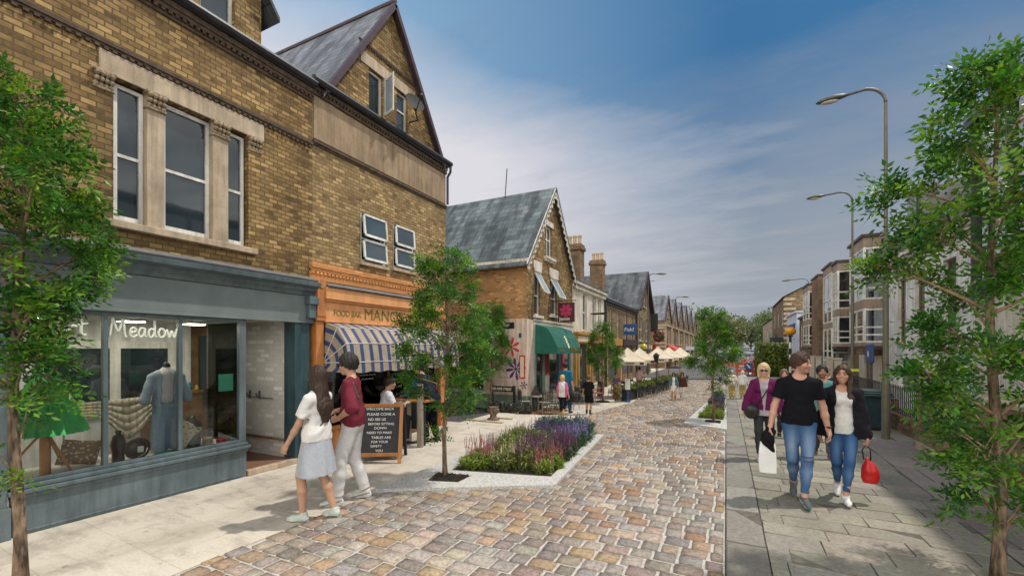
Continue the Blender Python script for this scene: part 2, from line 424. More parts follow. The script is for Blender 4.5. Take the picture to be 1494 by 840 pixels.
noisy('vivid_orange', (.7, .16, .01), (.8, .22, .02), 6, .4, 0)
noisy('hedge_core', (.02, .04, .01), (.05, .08, .02), 9, .9, .5)
noisy('car_grey', (.25, .27, .29), (.3, .32, .34), 3, .25, 0)
noisy('car_white', (.7, .7, .7), (.75, .75, .75), 3, .25, 0)
noisy('tyre', (.012, .012, .012), (.02, .02, .02), 9, .8, .2)
noisy('curtain', (.50, .45, .34), (.62, .57, .45), 9, .9, .3, 9, stretch=(6, 6, .3))
attr_mat('cobble', .78, 34, .55, 1.3, .8, .3, dist=.010, stain=.28)
attr_mat('slab', .85, 30, .74, 1.2, .5, .3, dist=.006, stain=.25)
attr_mat('leaf', .42, 40, .9, 1.2, 0, .45, trans=.38)
attr_mat('petal', .6, 60, .9, 1.1, 0, .3, trans=.25)
attr_mat('fabric', .9, 34, .90, 1.07, .5, .15, dist=.006)
noisy('white_paper', (.72, .72, .73), (.80, .80, .81), 6, .6, .05)
attr_mat('skin', .5, 25, .92, 1.06, .1, .4, dist=.002)
attr_mat('hair', .6, 150, .35, 1.7, .7, .45, dist=.005, stretch=(1, 1, .10))
attr_mat('painted', .5, 14, .88, 1.1, .08, .4)
attr_mat('leather', .4, 60, .85, 1.1, .25, .5, dist=.002)
# window panes that look into unlit rooms
def pane(name, c, rough=.04, spec=.9):
    m, nt, b, o = new_mat(name)
    v = coords(nt, 'Object'); f = noise(nt, v, 1.3, 2)
    nt.links.new(ramp(nt, f, [(.35, tuple(.6 * x for x in c)), (.7, c)]), b.inputs['Base Color'])
    b.inputs['Roughness'].default_value = rough; b.inputs['Specular IOR Level'].default_value = spec
    w = noise(nt, v, 2.5, 2); bump(nt, b, w, .03, .02)
pane('pane_dark', (.026, .042, .052)); pane('pane_blue', (.05, .075, .095)); pane('pane_far', (.07, .08, .09)); pane('pane_tilt', (.34, .42, .48), .15)
pane('pane_cream', (.40, .37, .30), .1, .7)
glass_mat('shop_glass', (.95, .97, .96), .0)
glass_mat('sky_glass', (.6, .72, .85), .35)

def stripe_mat(name, ca, cb, period, frac, axis=1, rough=.8):
    m, nt, b, o = new_mat(name)
    v = coords(nt, 'UV')
    s = N(nt, 'ShaderNodeSeparateXYZ'); nt.links.new(v, s.inputs[0])
    d = N(nt, 'ShaderNodeMath', operation='DIVIDE'); nt.links.new(s.outputs[axis], d.inputs[0]); d.inputs[1].default_value = period
    fr = N(nt, 'ShaderNodeMath', operation='FRACT'); nt.links.new(d.outputs[0], fr.inputs[0])
    gt = N(nt, 'ShaderNodeMath', operation='GREATER_THAN'); nt.links.new(fr.outputs[0], gt.inputs[0]); gt.inputs[1].default_value = frac
    c = mixc(nt, gt.outputs[0], ca, cb)
    f = noise(nt, v, 6, 5)
    c = mixc(nt, 1, c, ramp(nt, f, [(.3, .8), (.7, 1.12)]), 'MULTIPLY')
    nt.links.new(c, b.inputs['Base Color']); b.inputs['Roughness'].default_value = rough
    bump(nt, b, noise(nt, v, 200, 2), .15, .003)
stripe_mat('awning_stripe', (.36, .295, .225), (.035, .06, .17), .215, .63, 0)

# pale paving with a faint laid pattern and streaks of wear
def paving_pale():
    m, nt, b, o = new_mat('paving_pale')
    v = coords(nt, 'Object')
    a = noise(nt, coords(nt, 'Object', (1, .35, 1), (0, 0, .35)), 1.1, 6, .65)
    f = noise(nt, v, 40, 5, .7)
    c = ramp(nt, a, [(.32, (.36, .32, .26)), (.5, (.57, .515, .435)), (.72, (.63, .58, .50))])
    c = mixc(nt, 1, c, ramp(nt, f, [(.3, .86), (.7, 1.08)]), 'MULTIPLY')
    t = N(nt, 'ShaderNodeTexBrick'); t.inputs['Scale'].default_value = 1; t.inputs['Brick Width'].default_value = .9; t.inputs['Row Height'].default_value = .6
    t.inputs['Mortar Size'].default_value = .004; t.inputs['Color1'].default_value = (1, 1, 1, 1); t.inputs['Color2'].default_value = (.93, .93, .93, 1); t.inputs['Mortar'].default_value = (.72, .70, .66, 1)
    nt.links.new(coords(nt, 'Object', (1, 1, 1), (0, 0, .05)), t.inputs['Vector'])
    c = mixc(nt, .8, c, t.outputs[0], 'MULTIPLY')
    gs = noise(nt, v, 9, 2, .5); c = mixc(nt, 1, c, ramp(nt, gs, [(.27, .66), (.31, 1.0)]), 'MULTIPLY')
    sm = noise(nt, coords(nt, 'Object', (.6, 1.5, 1), (0, 0, -.5)), 2.6, 7, .72); c = mixc(nt, 1, c, ramp(nt, sm, [(.36, .72), (.5, 1.0)]), 'MULTIPLY')
    nt.links.new(c, b.inputs['Base Color']); b.inputs['Roughness'].default_value = .85
    bump(nt, b, f, .25, .004)
paving_pale()
def tiles_red():
    m, nt, b, o = new_mat('tiles_red')
    v = coords(nt, 'Object', (1, 1, 1), (0, 0, .785))
    t = N(nt, 'ShaderNodeTexChecker'); t.inputs['Scale'].default_value = 14; nt.links.new(v, t.inputs[0])
    t.inputs[1].default_value = (.20, .075, .045, 1); t.inputs[2].default_value = (.12, .10, .08, 1)
    t2 = N(nt, 'ShaderNodeTexChecker'); t2.inputs['Scale'].default_value = 28; nt.links.new(v, t2.inputs[0]); t2.inputs[1].default_value = (1, 1, 1, 1); t2.inputs[2].default_value = (1.3, 1.2, .9, 1)
    nt.links.new(mixc(nt, 1, t.outputs[0], t2.outputs[0], 'MULTIPLY'), b.inputs['Base Color']); b.inputs['Roughness'].default_value = .5
tiles_red()
def pattern_cloth(name, base, dots, scale):
    m, nt, b, o = new_mat(name)
    v = coords(nt, 'Object')
    t = N(nt, 'ShaderNodeTexVoronoi'); t.inputs['Scale'].default_value = scale; nt.links.new(v, t.inputs[0])
    nt.links.new(ramp(nt, t.outputs[0], [(.25, dots), (.4, base)]), b.inputs['Base Color']); b.inputs['Roughness'].default_value = .9
pattern_cloth('cloth_floral', (.55, .5, .38), (.2, .14, .09), 22)
pattern_cloth('cloth_dark_floral', (.20, .13, .08), (.5, .42, .28), 26)
pattern_cloth('cloth_linen', (.42, .37, .28), (.36, .31, .22), 40)
pattern_cloth('foliage_far', (.10, .13, .045), (.04, .06, .02), 3)

# ------------------------------------------------------------------ ground
def obj_struct(mb, name, mats, **k): return mb.build(name, mats, None, kind='structure', **k)
g = MB(); g.poly([(-300, -60, -.03), (300, -60, -.03), (300, 700, -.03), (-300, 700, -.03)]); obj_struct(g, 'ground', 'asphalt_far')
g = MB(); g.poly([(-60, 8.9, -.012), (-5.9, 8.9, -.012), (-5.9, 11.35, -.012), (-60, 11.35, -.012)]); obj_struct(g, 'side_street', 'asphalt')
# pale pavement in front of the shops, its street edge bowed
def bow(y):
    return -4.02 + .012 * y + (.9 * max(0, min(1, (y - 9) / 6)))
g = MB()
ys = [-4 + .5 * k for k in range(0, 50)] + [22, 26, 30, 36, 44, 60, 80, 110]
for a, b in zip(ys, ys[1:]):
    xa, xb = bow(a), bow(b)
    la = -6.4 if not (8.9 <= a < 11.3) else -5.9
    g.poly([(la, a, 0), (xa + .03, a, 0), (xb + .03, b, 0), (la, b, 0)])
obj_struct(g, 'pavement', 'paving_pale')

# cobbled carriageway: real stones in a pale bed
def stones(name, mat, bedmat, x_of, y0, y1, rows, wr, joint, cols, dome, jit, n=3, bedz=-.004, bedbox=None, wave=None, zt=.012):
    V = []; F = []; C = []
    y = y0; r = random.Random(5)
    while y < y1:
        d = r.uniform(*rows)
        xa, xb = x_of(y)
        x = xa - r.uniform(0, wr[1])
        while x < xb:
            w = r.uniform(*wr)
            a, b = max(x, xa), min(x + w, xb)
            x += w
            if b - a < .08: continue
            gx, gy = (b - a - joint) / 2, (d - joint) / 2
            cx, cy = (a + b) / 2, y + d / 2 + r.uniform(-jit, jit)
            if wave: cy += wave(cx, cy)
            ang = r.uniform(-jit, jit) * 1.2; ca, sa = math.cos(ang), math.sin(ang)
            sk = r.uniform(-jit, jit) * 1.5
            col = r.choice(cols); q = r.uniform(.90, 1.10); col = tuple(min(1, c * q * r.uniform(.96, 1.04)) for c in col)
            tz = zt + r.uniform(-.003, .003); tx, ty = r.uniform(-.02, .02), r.uniform(-.02, .02)
            i0 = len(V)
            m = n
            for jj in range(m + 1):
                for ii in range(m + 1):
                    u, v = 2 * ii / m - 1, 2 * jj / m - 1
                    # squircle corners
                    ku = u * math.sqrt(max(0, 1 - .03 * v * v)); kv = v * math.sqrt(max(0, 1 - .03 * u * u))
                    if dome > 0: ku += r.uniform(-.035, .035); kv += r.uniform(-.035, .035)
                    px, py = ku * gx + sk * v * .3, kv * gy + sk * u * .3
                    h = tz + dome * (1 - max(abs(u), abs(v)) ** 3) - (dome * .9 if max(abs(u), abs(v)) > .99 else 0) + tx * px + ty * py
                    V.append((cx + px * ca - py * sa, cy + px * sa + py * ca, h))
            for jj in range(m):
                for ii in range(m):
                    k = i0 + jj * (m + 1) + ii
                    F.append((k, k + 1, k + m + 2, k + m + 1)); C.append(col)
            # skirt
            ring = [i0 + ii for ii in range(m + 1)] + [i0 + jj * (m + 1) + m for jj in range(1, m + 1)] + [i0 + m * (m + 1) + ii for ii in range(m - 1, -1, -1)] + [i0 + jj * (m + 1) for jj in range(m - 1, 0, -1)]
            j0 = len(V)
            for k in ring: V.append((V[k][0], V[k][1], bedz - .01))
            L = len(ring)
            for k in range(L): F.append((ring[k], j0 + k, j0 + (k + 1) % L, ring[(k + 1) % L])); C.append(col)
        y += d
    mb = MB(); mb.v = V; mb.f = F; mb.m = [0] * len(F); mb.c = C; mb.sw = [False] * len(F); mb.sm = [dome > 0] * len(F)
    if bedbox:
        nb = 60
        for k in range(nb):
            a = bedbox[0] + (bedbox[1] - bedbox[0]) * k / nb; b = bedbox[0] + (bedbox[1] - bedbox[0]) * (k + 1) / nb
            xa0, xb0 = x_of(a); xa1, xb1 = x_of(b)
            mb.poly([(xa0, a, bedz), (xb0, a, bedz), (xb1, b, bedz), (xa1, b, bedz)], 1)
    o = mb.build(name, [mat, bedmat], None, kind='structure', fixn=False)
    return o
cob_cols = [(.40, .32, .255), (.42, .35, .285), (.34, .265, .215), (.30, .24, .20), (.29, .245, .21), (.33, .285, .25), (.25, .225, .21), (.26, .215, .195), (.37, .275, .19), (.40, .285, .18), (.31, .205, .14), (.36, .325, .29), (.29, .225, .195), (.31, .285, .26), (.39, .34, .29)]
def road_x(y): return (bow(y) + .02, -.005 - .008 * y)
stones('cobbled_road', 'cobble', 'mortar_pale', road_x, 1.0, 27, (.165, .20), (.155, .26), .028, cob_cols, .004, .006, bedbox=(-4, 27), wave=lambda x, y: 0.05 * math.sin(x * 1.6 + y * .25) + .01 * math.sin(x * 5 + y))
slab_cols = [(.255, .235, .19), (.285, .265, .215), (.23, .215, .175), (.30, .275, .225), (.265, .245, .205), (.24, .23, .19)]
stones('pavement_kerb', 'slab', 'joint_dark', lambda y: (-.0 - .008 * y, .33 - .008 * y), 1.0, 30, (.85, .95), (2, 2.2), .012, [(.235, .225, .195), (.255, .24, .21), (.22, .21, .185)], .0, .0, n=1, bedz=.013, bedbox=(-4, 30), zt=.02)
stones('right_pavement', 'slab', 'joint_dark', lambda y: (.335 - .008 * y, 2.05 + .02 * y), 2.4, 31, (.29, .33), (.40, .64), .005, slab_cols, .0, .002, n=1, bedz=.009, bedbox=(-4, 31), zt=.014)
slab2 = [(.27, .235, .205), (.29, .255, .225), (.25, .22, .195)]
stones('inner_pavement', 'slab', 'joint_dark', lambda y: (2.06 + .02 * y, 4.4 + .02 * y), 2.4, 31, (.7, .85), (.9, 1.1), .008, slab2, .0, .002, n=1, bedbox=(-4, 31), zt=.010)
# far road and its centre line
g = MB(); g.poly([(-5.2, 27, .002), (6.5, 31, .002), (9, 120, .002), (14, 330, .002), (2, 330, .002), (-5.2, 110, .002)]); obj_struct(g, 'road', 'asphalt_far')
g = MB()
for k in range(12): g.poly([(1.2 + .03 * k * 6, 34 + k * 6, .006), (1.32 + .03 * k * 6, 34 + k * 6, .006), (1.38 + .03 * k * 6, 37 + k * 6, .006), (1.26 + .03 * k * 6, 37 + k * 6, .006)])
obj_struct(g, 'road_marking', 'white_paint')
# ================================================================== left terrace
XF = -6.1
def capital(mb, y0, y1, z0, z1, x):
    # foliate capital: bell of stacked leaves
    w = y1 - y0
    for k in range(3):
        zz = z0 + (z1 - z0) * k / 3; h = (z1 - z0) / 3
        e = .012 + .014 * k
        for j in range(4):
            yc = y0 + w * (j + .5) / 4
            mb.ell((x + e, yc, zz + h * .5), (.03 + .008 * k, w * .15, h * .55), 8, 5)
    mb.box(x - .05, x + .055, y0 - .02, y1 + .02, z1 - .012, z1 + .02)
    mb.box(x - .05, x + .03, y0 - .005, y1 + .005, z0 - .015, z0 + .01)

# ---------- first building: blue-grey shop below, buff brick above
b1 = thing('brick_shop_building', 'buff brick building with the blue grey handwritten-sign shopfront at street level', 'building', (XF, 2.0, 0))
w = MB()
holes1 = [(2.40, 2.69, 3.25, 4.77), (2.87, 3.42, 3.25, 4.77), (3.62, 3.88, 3.25, 4.77)]
up_holes = [(-.2, .35, 3.25, 4.77)]
wall(w, 'x', XF, -1.0, 4.95, 2.9, 6.0, [(2.38, 3.90, 3.22, 4.80)] + up_holes, .13)
wall(w, 'y', -1.0, -14, XF, 0, 6.0, out=1); wall(w, 'x', -14, -1.0, 4.95, 0, 6.0)
wall(w, 'y', 4.948, -14, XF - 1.3, 2.9, 6.0)
w.build('wall', 'brick_buff', b1)
t = MB()
for z0, z1, d in ((5.075, 5.105, .02), (5.105, 5.15, .035), (5.80, 5.84, .02), (5.88, 5.93, .045), (5.93, 6.0, .06)):
    t.box(XF + .002, XF + d, -1, 4.95, z0, z1)
for k in range(78):
    y = -.98 + k * .076
    t.box(XF + .002, XF + .045, y, y + .04, 5.842, 5.878)
    t.box(XF + .002, XF + .036, y, y + .04, 5.045, 5.074)
t.build('brick_string_course', 'brick_dark_trim', b1)
s = MB()
s.box(XF + .002, XF + .022, 2.25, 4.12, 4.80, 5.04)                    # lintel
s.box(XF - .12, XF + .004, 2.69, 2.87, 3.22, 4.80); s.box(XF - .12, XF + .004, 3.42, 3.62, 3.22, 4.80)
s.build('stone_surround', 'stone_tan', b1, bevel=.006)
for a, b in ((2.21, 2.38), (2.685, 2.875), (3.415, 3.625), (3.895, 4.08)):
    c = MB(); capital(c, a, b, 4.62, 4.79, XF + (.0 if 2.5 < a < 3.5 else -.01)); c.build('carved_capital', 'stone_carved', b1, smooth=True)
s = MB(); s.box(XF - .1, XF + .07, 2.3, 4.0, 3.135, 3.217); s.build('window_sill', 'stone_tan', b1, bevel=.008)
for (a, b, c0, d) in holes1: window(b1, 'x', XF, a + .004, b - .004, c0, d, .075, .04, bars=(3.98,))
window(b1, 'x', XF, -.2, .35, 3.25, 4.77, .075, .04, bars=(3.98,), sill=.05)
g = MB()
g.tube([(XF + .10, -1, 6.045), (XF + .10, 4.95, 6.075)], .055, 8); g.box(XF - .05, XF + .09, -1, 4.94, 6.002, 6.04); g.box(XF - .2, XF + .06, -1, 4.94, 6.045, 6.12)
g.build('gutter', 'gutter_black', b1)
r = MB(); r.swap = True
r.poly([(XF + .03, -1, 6.12), (XF + .03, 4.94, 6.12), (-9.6, 4.94, 7.6), (-9.6, -1, 7.6)]); r.poly([(-9.6, -1, 7.6), (-9.6, 4.94, 7.6), (-14, 4.94, 6.0), (-14, -1, 6.0)])
r.build('roof', 'slate_purple', b1)
# dormer that rises through the eaves
d = MB()
wall(d, 'x', XF - .02, 2.2, 4.10, 6.12, 6.95, [(3.28, 3.72, 6.2, 6.95)], .1)
d.poly([(XF - .02, 4.10, 6.1), (-8.6, 4.10, 6.1), (-8.6, 4.10, 6.95), (XF - .02, 4.10, 6.95)]); d.poly([(XF - .02, 2.2, 6.1), (-8.6, 2.2, 6.1), (-8.6, 2.2, 6.95), (XF - .02, 2.2, 6.95)])
wall(d, 'x', XF - .02, 2.2, 4.10, 6.95, 8.2, clips=[(1.25, 1, 6.95 + 4.10 * 1.25), (-1.25, 1, 6.95 - 2.2 * 1.25)])
dm = d.build('dormer', 'brick_buff', b1)
window(b1, 'x', XF - .02, 3.28, 3.72, 6.2, 6.94, .07, .04)
r = MB()
for sgn, yb in ((1, 4.30), (-1, 2.0)):
    za = 6.70; ym = 3.15; zt = 8.25
    r.poly([(XF + .12, yb, za), (XF + .12, ym, zt), (-9, ym, zt), (-9, yb, za)]); r.poly([(XF + .12, yb, za - .07), (XF + .12, ym, zt - .07), (-9, ym, zt - .07), (-9, yb, za - .07)])
    r.poly([(XF + .12, yb, za), (XF + .12, ym, zt), (XF + .12, ym, zt - .07), (XF + .12, yb, za - .07)]); r.poly([(XF + .12, yb, za), (-9, yb, za), (-9, yb, za - .07), (XF + .12, yb, za - .07)])
r.build('dormer_roof', 'slate_dark', b1)
# shopfront
p = MB()
p.box(XF - .1, XF, 1.62, 3.87, 0, .40); p.box(XF - .1, XF, -1, 1.25, 0, .40)                # stall riser
p.box(XF - .1, XF + .012, 1.66, 3.80, .03, .05)
p.build('stall_riser', 'blue_grey_paint', b1, bevel=.004)
p = MB(); p.box(XF - .1, XF + .055, 1.58, 3.90, .403, .445); p.box(XF - .1, XF + .03, 1.60, 3.88, .447, .49); p.box(XF - .05, XF + .025, 1.6, 3.88, .36, .40); p.build('sill', 'blue_grey_paint', b1, bevel=.008)
p = MB(); p.box(XF - .12, XF + .03, 1.25, 1.58, 0, 2.235); p.box(XF - .12, XF + .05, 1.23, 1.60, 0, .3); p.box(XF - .12, XF + .05, 1.23, 1.6, 2.1, 2.235); p.build('pilaster', 'blue_grey_paint', b1, bevel=.006)
fr = MB()
for y in (1.60, 2.32, 3.05, 3.80): fr.box(XF - .07, XF - .01 + .0, y - .022, y + .022 + (.05 if y == 3.80 else 0), .49, 2.205)
fr.box(XF - .07, XF - .012, 1.6, 3.85, 2.16, 2.205); fr.box(XF - .07, XF - .012, 1.6, 3.85, .492, .53)
fr.build('window_frame', 'blue_grey_paint', b1, bevel=.004)
gl = MB(); gl.box(XF - .046, XF - .040, 1.6, 3.82, .5, 2.18); gl.build('shop_window', 'shop_glass', b1)
gl = MB(); gl.box(XF - .9, XF - .045, 3.836, 3.842, .5, 2.18); gl.build('side_window', 'shop_glass', b1)
fa = MB(); fa.box(XF - .12, XF + .012, -1, 4.90, 2.24, 2.64); fa.box(XF - .05, XF + .03, -1, 4.9, 2.206, 2.24); fa.build('fascia', 'blue_grey_light', b1, bevel=.004)
co = MB()
prof = [(XF, 2.645), (XF + .03, 2.645), (XF + .05, 2.69), (XF + .09, 2.72), (XF + .10, 2.76), (XF + .19, 2.79), (XF + .20, 2.845), (XF + .16, 2.86), (XF, 2.90)]
co.prism(prof, 'y', -1, 4.97)
co.build('cornice', 'blue_grey_paint', b1)
co = MB(); co.prism([(XF, 2.902), (XF + .17, 2.862), (XF + .18, 2.885), (XF, 2.955)], 'y', -1, 4.93); co.build('lead_flashing', 'lead_grey', b1)
cb = MB(); cb.box(XF, XF + .11, 4.82, 4.95, 2.28, 2.645); cb.box(XF, XF + .15, 4.80, 4.97, 2.5, 2.62); cb.box(XF, XF + .06, 4.83, 4.94, 2.2, 2.28); cb.build('console_bracket', 'blue_grey_paint', b1, bevel=.012)
pl = MB(); pl.box(XF - .25, XF + .01, 4.64, 4.90, 0, 2.24); pl.build('door_post', 'teal_dark_paint', b1, bevel=.006)
# recessed entrance
rc = MB(); rc.poly([(XF - .25, 4.636, .06), (-7.5, 4.636, .06), (-7.5, 4.636, 2.3), (XF - .25, 4.636, 2.3)]); rc.build('entrance_wall', 'brick_white', b1, fixn=False)
rc = MB(); rc.box(-7.5, XF - .1, 3.87, 4.64, 2.22, 2.26); rc.build('entrance_ceiling', 'cream_wall', b1)
rc = MB(); rc.box(-7.5, XF + .01, 3.875, 4.64, 0, .075); rc.build('entrance_floor', 'tiles_red', b1)
rc = MB(); rc.box(XF - .06, XF + .03, 3.88, 4.70, .0, .08); rc.build('step', 'stone_tan', b1, bevel=.01)
dr = MB(); dr.box(-7.56, -7.5, 3.87, 4.64, .08, 2.2); do = dr.build('door', 'wood_brown', b1)
dr = MB(); dr.box(-7.502, -7.49, 3.99, 4.5, .9, 2.0); dr.build('pane', 'pane_dark', do)
rl = MB(); rl.tube([(XF - .2, 4.60, .36), (-7.4, 4.60, .36)], .02, 8); rl.build('handrail', 'wood_brown', b1, smooth=True)
rl = MB()
for xx in (-7.2, -6.95): rl.tube([(xx, 4.635, 1.02), (xx, 4.58, 1.02), (xx, 4.57, 1.07)], .014, 6); rl.box(xx - .02, xx + .02, 4.62, 4.634, .97, 1.1)
rl.tube([(-7.3, 4.62, 1.0), (-6.6, 4.62, .99)], .008, 6); rl.build('coat_hook', 'galv_steel', b1)
# shop interior
rm = MB(); rm.box(-7.45, -7.4, -1, 3.83, 0, 2.2); rm.box(-7.4, XF - .1, -1.0, -.95, 0, 2.2); rm.build('back_wall', 'white_render', b1)
rm = MB(); rm.box(-7.4, XF - .1, -1, 3.83, 2.16, 2.2); rm.build('shop_ceiling', 'white_render', b1)
rm = MB(); rm.box(-7.4, XF - .1, -1, 3.83, .02, .05); rm.build('shop_floor', 'display_floor', b1)
rm = MB(); rm.box(-6.95, XF - .075, 1.6, 3.82, .40, .475); rm.build('display_shelf', 'display_floor', b1)
rm = MB(); rm.box(-7.39, -7.36, 2.2, 3.6, .9, 1.9); fo = rm.build('inner_door', 'white_paint', b1)
rm = MB()
for a in (2.28, 2.95): rm.box(-7.358, -7.352, a, a + .55, 1.0, 1.8)
rm.build('pane', 'pane_dark', fo)
lt = bpy.data.materials.new('shop_light'); lt.use_nodes = True; e_ = lt.node_tree.nodes['Principled BSDF']; e_.inputs['Emission Color'].default_value = (1, .9, .72, 1); e_.inputs['Emission Strength'].default_value = 36; MATS['shop_light'] = lt
for yy in (1.9, 2.75, 3.45):
    lm = thing('ceiling_light', ['small square ceiling light over the paper parasol in the shop window', 'small square ceiling light over the linen cloth in the shop window', 'small square ceiling light at the right end of the shop window'][int((yy - 1.9) / .8)], 'light', (-6.6, yy, 2.13), 0, 'ceiling lights in the shop window')
    q_ = MB(); q_.box(-6.72, -6.48, yy - .12, yy + .12, 2.13, 2.158); q_.build('housing', 'white_paint', lm); q_ = MB(); q_.box(-6.70, -6.50, yy - .10, yy + .10, 2.122, 2.129); q_.build('diffuser', 'shop_light', lm)
# hand-lettered shop name on the glass
STROKES = {
 'P': [[(0, 0), (.05, .5), (.1, 1)], [(.0, .85), (.25, 1.02), (.45, .9), (.4, .65), (.1, .5)]],
 'o': [[(.35, .5), (.15, .55), (.0, .3), (.1, .02), (.35, .08), (.42, .35), (.3, .52)]],
 'r': [[(.05, 0), (.1, .55)], [(.08, .35), (.25, .58), (.42, .5)]],
 't': [[(.2, .95), (.15, .3), (.25, .02), (.4, .12)], [(0, .62), (.5, .72)]],
 'M': [[(0, 0), (.15, .95), (.22, 1), (.48, .3), (.75, 1.0), (.80, .95), (.88, .1), (1.0, .02)]],
 'e': [[(.02, .28), (.35, .34), (.36, .5), (.2, .56), (.03, .35), (.08, .08), (.28, .0), (.45, .14)]],
 'a': [[(.38, .5), (.18, .55), (.0, .28), (.1, .02), (.3, .12), (.4, .5)], [(.4, .55), (.4, .12), (.52, .02)]],
 'd': [[(.36, .45), (.15, .52), (.0, .25), (.12, .0), (.34, .14), (.42, .6), (.40, 1.05)], [(.40, 1.0), (.42, .15), (.55, .04)]],
 'w': [[(0, .52), (.12, .05), (.2, .05), (.33, .42), (.45, .05), (.55, .08), (.7, .55), (.8, .6)]],
}
WID = {'P': .62, 'o': .55, 'r': .5, 't': .6, 'M': 1.15, 'e': .55, 'a': .62, 'd': .66, 'w': .9}
le = MB()
def smooth_line(P, n=5):
    out = []
    for i in range(len(P) - 1):
        p0 = P[max(i - 1, 0)]; p1 = P[i]; p2 = P[i + 1]; p3 = P[min(i + 2, len(P) - 1)]
        for k in range(n):
            t = k / n
            out.append(tuple(.5 * (2 * b + (c - a) * t + (2 * a - 5 * b + 4 * c - d) * t * t + (3 * b - a - 3 * c + d) * t ** 3) for a, b, c, d in zip(p0, p1, p2, p3)))
    return out + [P[-1]]
def script(body, y, z, h):
    for ch in body:
        for st in STROKES[ch]:
            le.tube([(XF - .036, y + px * h * .82, z + py * h) for px, py in smooth_line(st)], .0125, 6)
        y += WID[ch] * h * .82
script('Port', 1.84, 1.93, .19); le.build('lettering', 'letter_white', b1, smooth=True)
le = MB(); script('Meadow', 2.36, 1.93, .19); le.build('lettering', 'letter_white', b1, smooth=True)

# things in the shop window
gp = thing('paper_parasol', 'green pleated paper parasol standing half open in the shop window', 'parasol', (-6.46, 1.95, .475))
m_ = MB(); n = 48
rings = []
for r0, z in ((.02, 1.38), (.05, 1.30), (.12, 1.12), (.20, .92), (.27, .72), (.33, .56)):
    rings.append([(-6.46 + r0 * (1 + (.06 if j % 2 else -.06)) * math.cos(2 * math.pi * j / n), 1.95 + r0 * (1 + (.06 if j % 2 else -.06)) * math.sin(2 * math.pi * j / n), .35 + z) for j in range(n)])
m_.tube_rings(rings, cap=False)
noisy('green_paper', (.03, .36, .08), (.07, .52, .15), 5, .6, .1); m_.build('canopy', 'green_paper', gp, fixn=False)
m_ = MB(); m_.tube([(-6.46, 1.95, .478), (-6.46, 1.95, 1.75)], .045, 10); m_.tube([(-6.46, 1.95, 1.75), (-6.46, 1.95, 1.83)], .02, 8)
for a in (.4, 2.5, 4.6): m_.tube([(-6.46, 1.95, .95), (-6.46 + .26 * math.cos(a), 1.95 + .34 * math.sin(a), .49)], .012, 6)
m_.build('pole', 'wood_orange', gp)
def cushion(name, c, size, mat, label, rot=(0, 0, 0)):
    mb = MB(); n = 8
    M = Matrix.Translation(c) @ Matrix.Rotation(rot[2], 4, 'Z') @ Matrix.Rotation(rot[0], 4, 'X') @ Matrix.Rotation(rot[1], 4, 'Y')
    for sgn in (1, -1):
        idx = {}
        for i in range(n + 1):
            for j in range(n + 1):
                u, v = 2 * i / n - 1, 2 * j / n - 1
                th = (1 - u ** 4) ** .5 * (1 - v ** 4) ** .5
                k = 1 - .08 * (abs(u * v) < .3) * (abs(u) + abs(v)) / 2
                idx[i, j] = mb.pts([M @ Vector((u * size[0] * k, sgn * size[1] * th, v * size[2] * k))])[0]
        for i in range(n):
            for j in range(n): mb.face((idx[i, j], idx[i + 1, j], idx[i + 1, j + 1], idx[i, j + 1]))
    return tag(mb.build(name, mat, None, smooth=True), label, name)
cushion('cushion', (-6.50, 2.24, .64), (.17, .06, .15), 'cloth_dark_floral', 'dark floral cushion leaning beside the green parasol', (.3, .2, R(80)))
cushion('cushion', (-6.45, 3.20, .68), (.19, .05, .19), 'cloth_floral', 'cream floral cushion tilted against the blue outfit', (.2, .6, R(80)))
# linen cloth hung over a rail
m_ = MB(); n = 16
for i in range(n):
    for j in range(5):
        def q(i, j):
            u = i / n; v = j / 5; drop = .16 + .34 * math.exp(-((u - .55) / .2) ** 2)
            return (-6.62 + .02 * math.sin(u * 20) * v + .05 * v, 2.2 + u * .95, 1.17 + .03 * u - drop * v)
        m_.poly([q(i, j), q(i + 1, j), q(i + 1, j + 1), q(i, j + 1)])
o = m_.build('linen_cloth', 'cloth_linen', None, smooth=True); md = o.modifiers.new('s', 'SOLIDIFY'); md.thickness = .006
tag(o, 'oatmeal linen cloth draped across the shop window display', 'cloth')
m_ = MB(); m_.tube([(-6.64, 2.15, .476), (-6.64, 2.15, 1.16), (-6.64, 3.2, 1.19), (-6.64, 3.2, .476)], .012, 8); tag(m_.build('display_rail', 'white_paint', None), 'thin white rail carrying the linen cloth in the shop window', 'rail')
# the outfit
of = thing('mannequin', 'mannequin dressed in a blue jacket, white top and blue trousers', 'mannequin', (-6.42, 3.04, .475))
# round baskets, bowls, boxes
def ring(name, c, r, t_, mat, label, axis='x'):
    mb = MB(); P = [(c[0] + .12 * r * math.cos(a), c[1] + r * math.cos(a), c[2] + r * math.sin(a)) for a in [2 * math.pi * k / 24 for k in range(25)]]
    mb.tube(P, t_, 8); mb.lathe([(.001, 0), (r * .9, 0), (r * .9, .015), (.001, .015)], (0, 0, 0), 20)
    for k in range(len(mb.v) - 80, len(mb.v)):
        x, y, z = mb.v[k]; mb.v[k] = (c[0] - .03 + z, c[1] + x, c[2] + y)
    return tag(mb.build(name, mat, None, smooth=True), label, 'tray')
ring('round_tray', (-6.38, 2.72, .60), .115, .014, 'black_paint', 'round dark tray standing under the linen cloth')
m_ = MB(); m_.box(-6.331, -6.325, 2.70, 2.76, .56, .63); tag(m_.build('price_card', 'white_paint', None), 'small white price card leaning on the round dark tray', 'card')
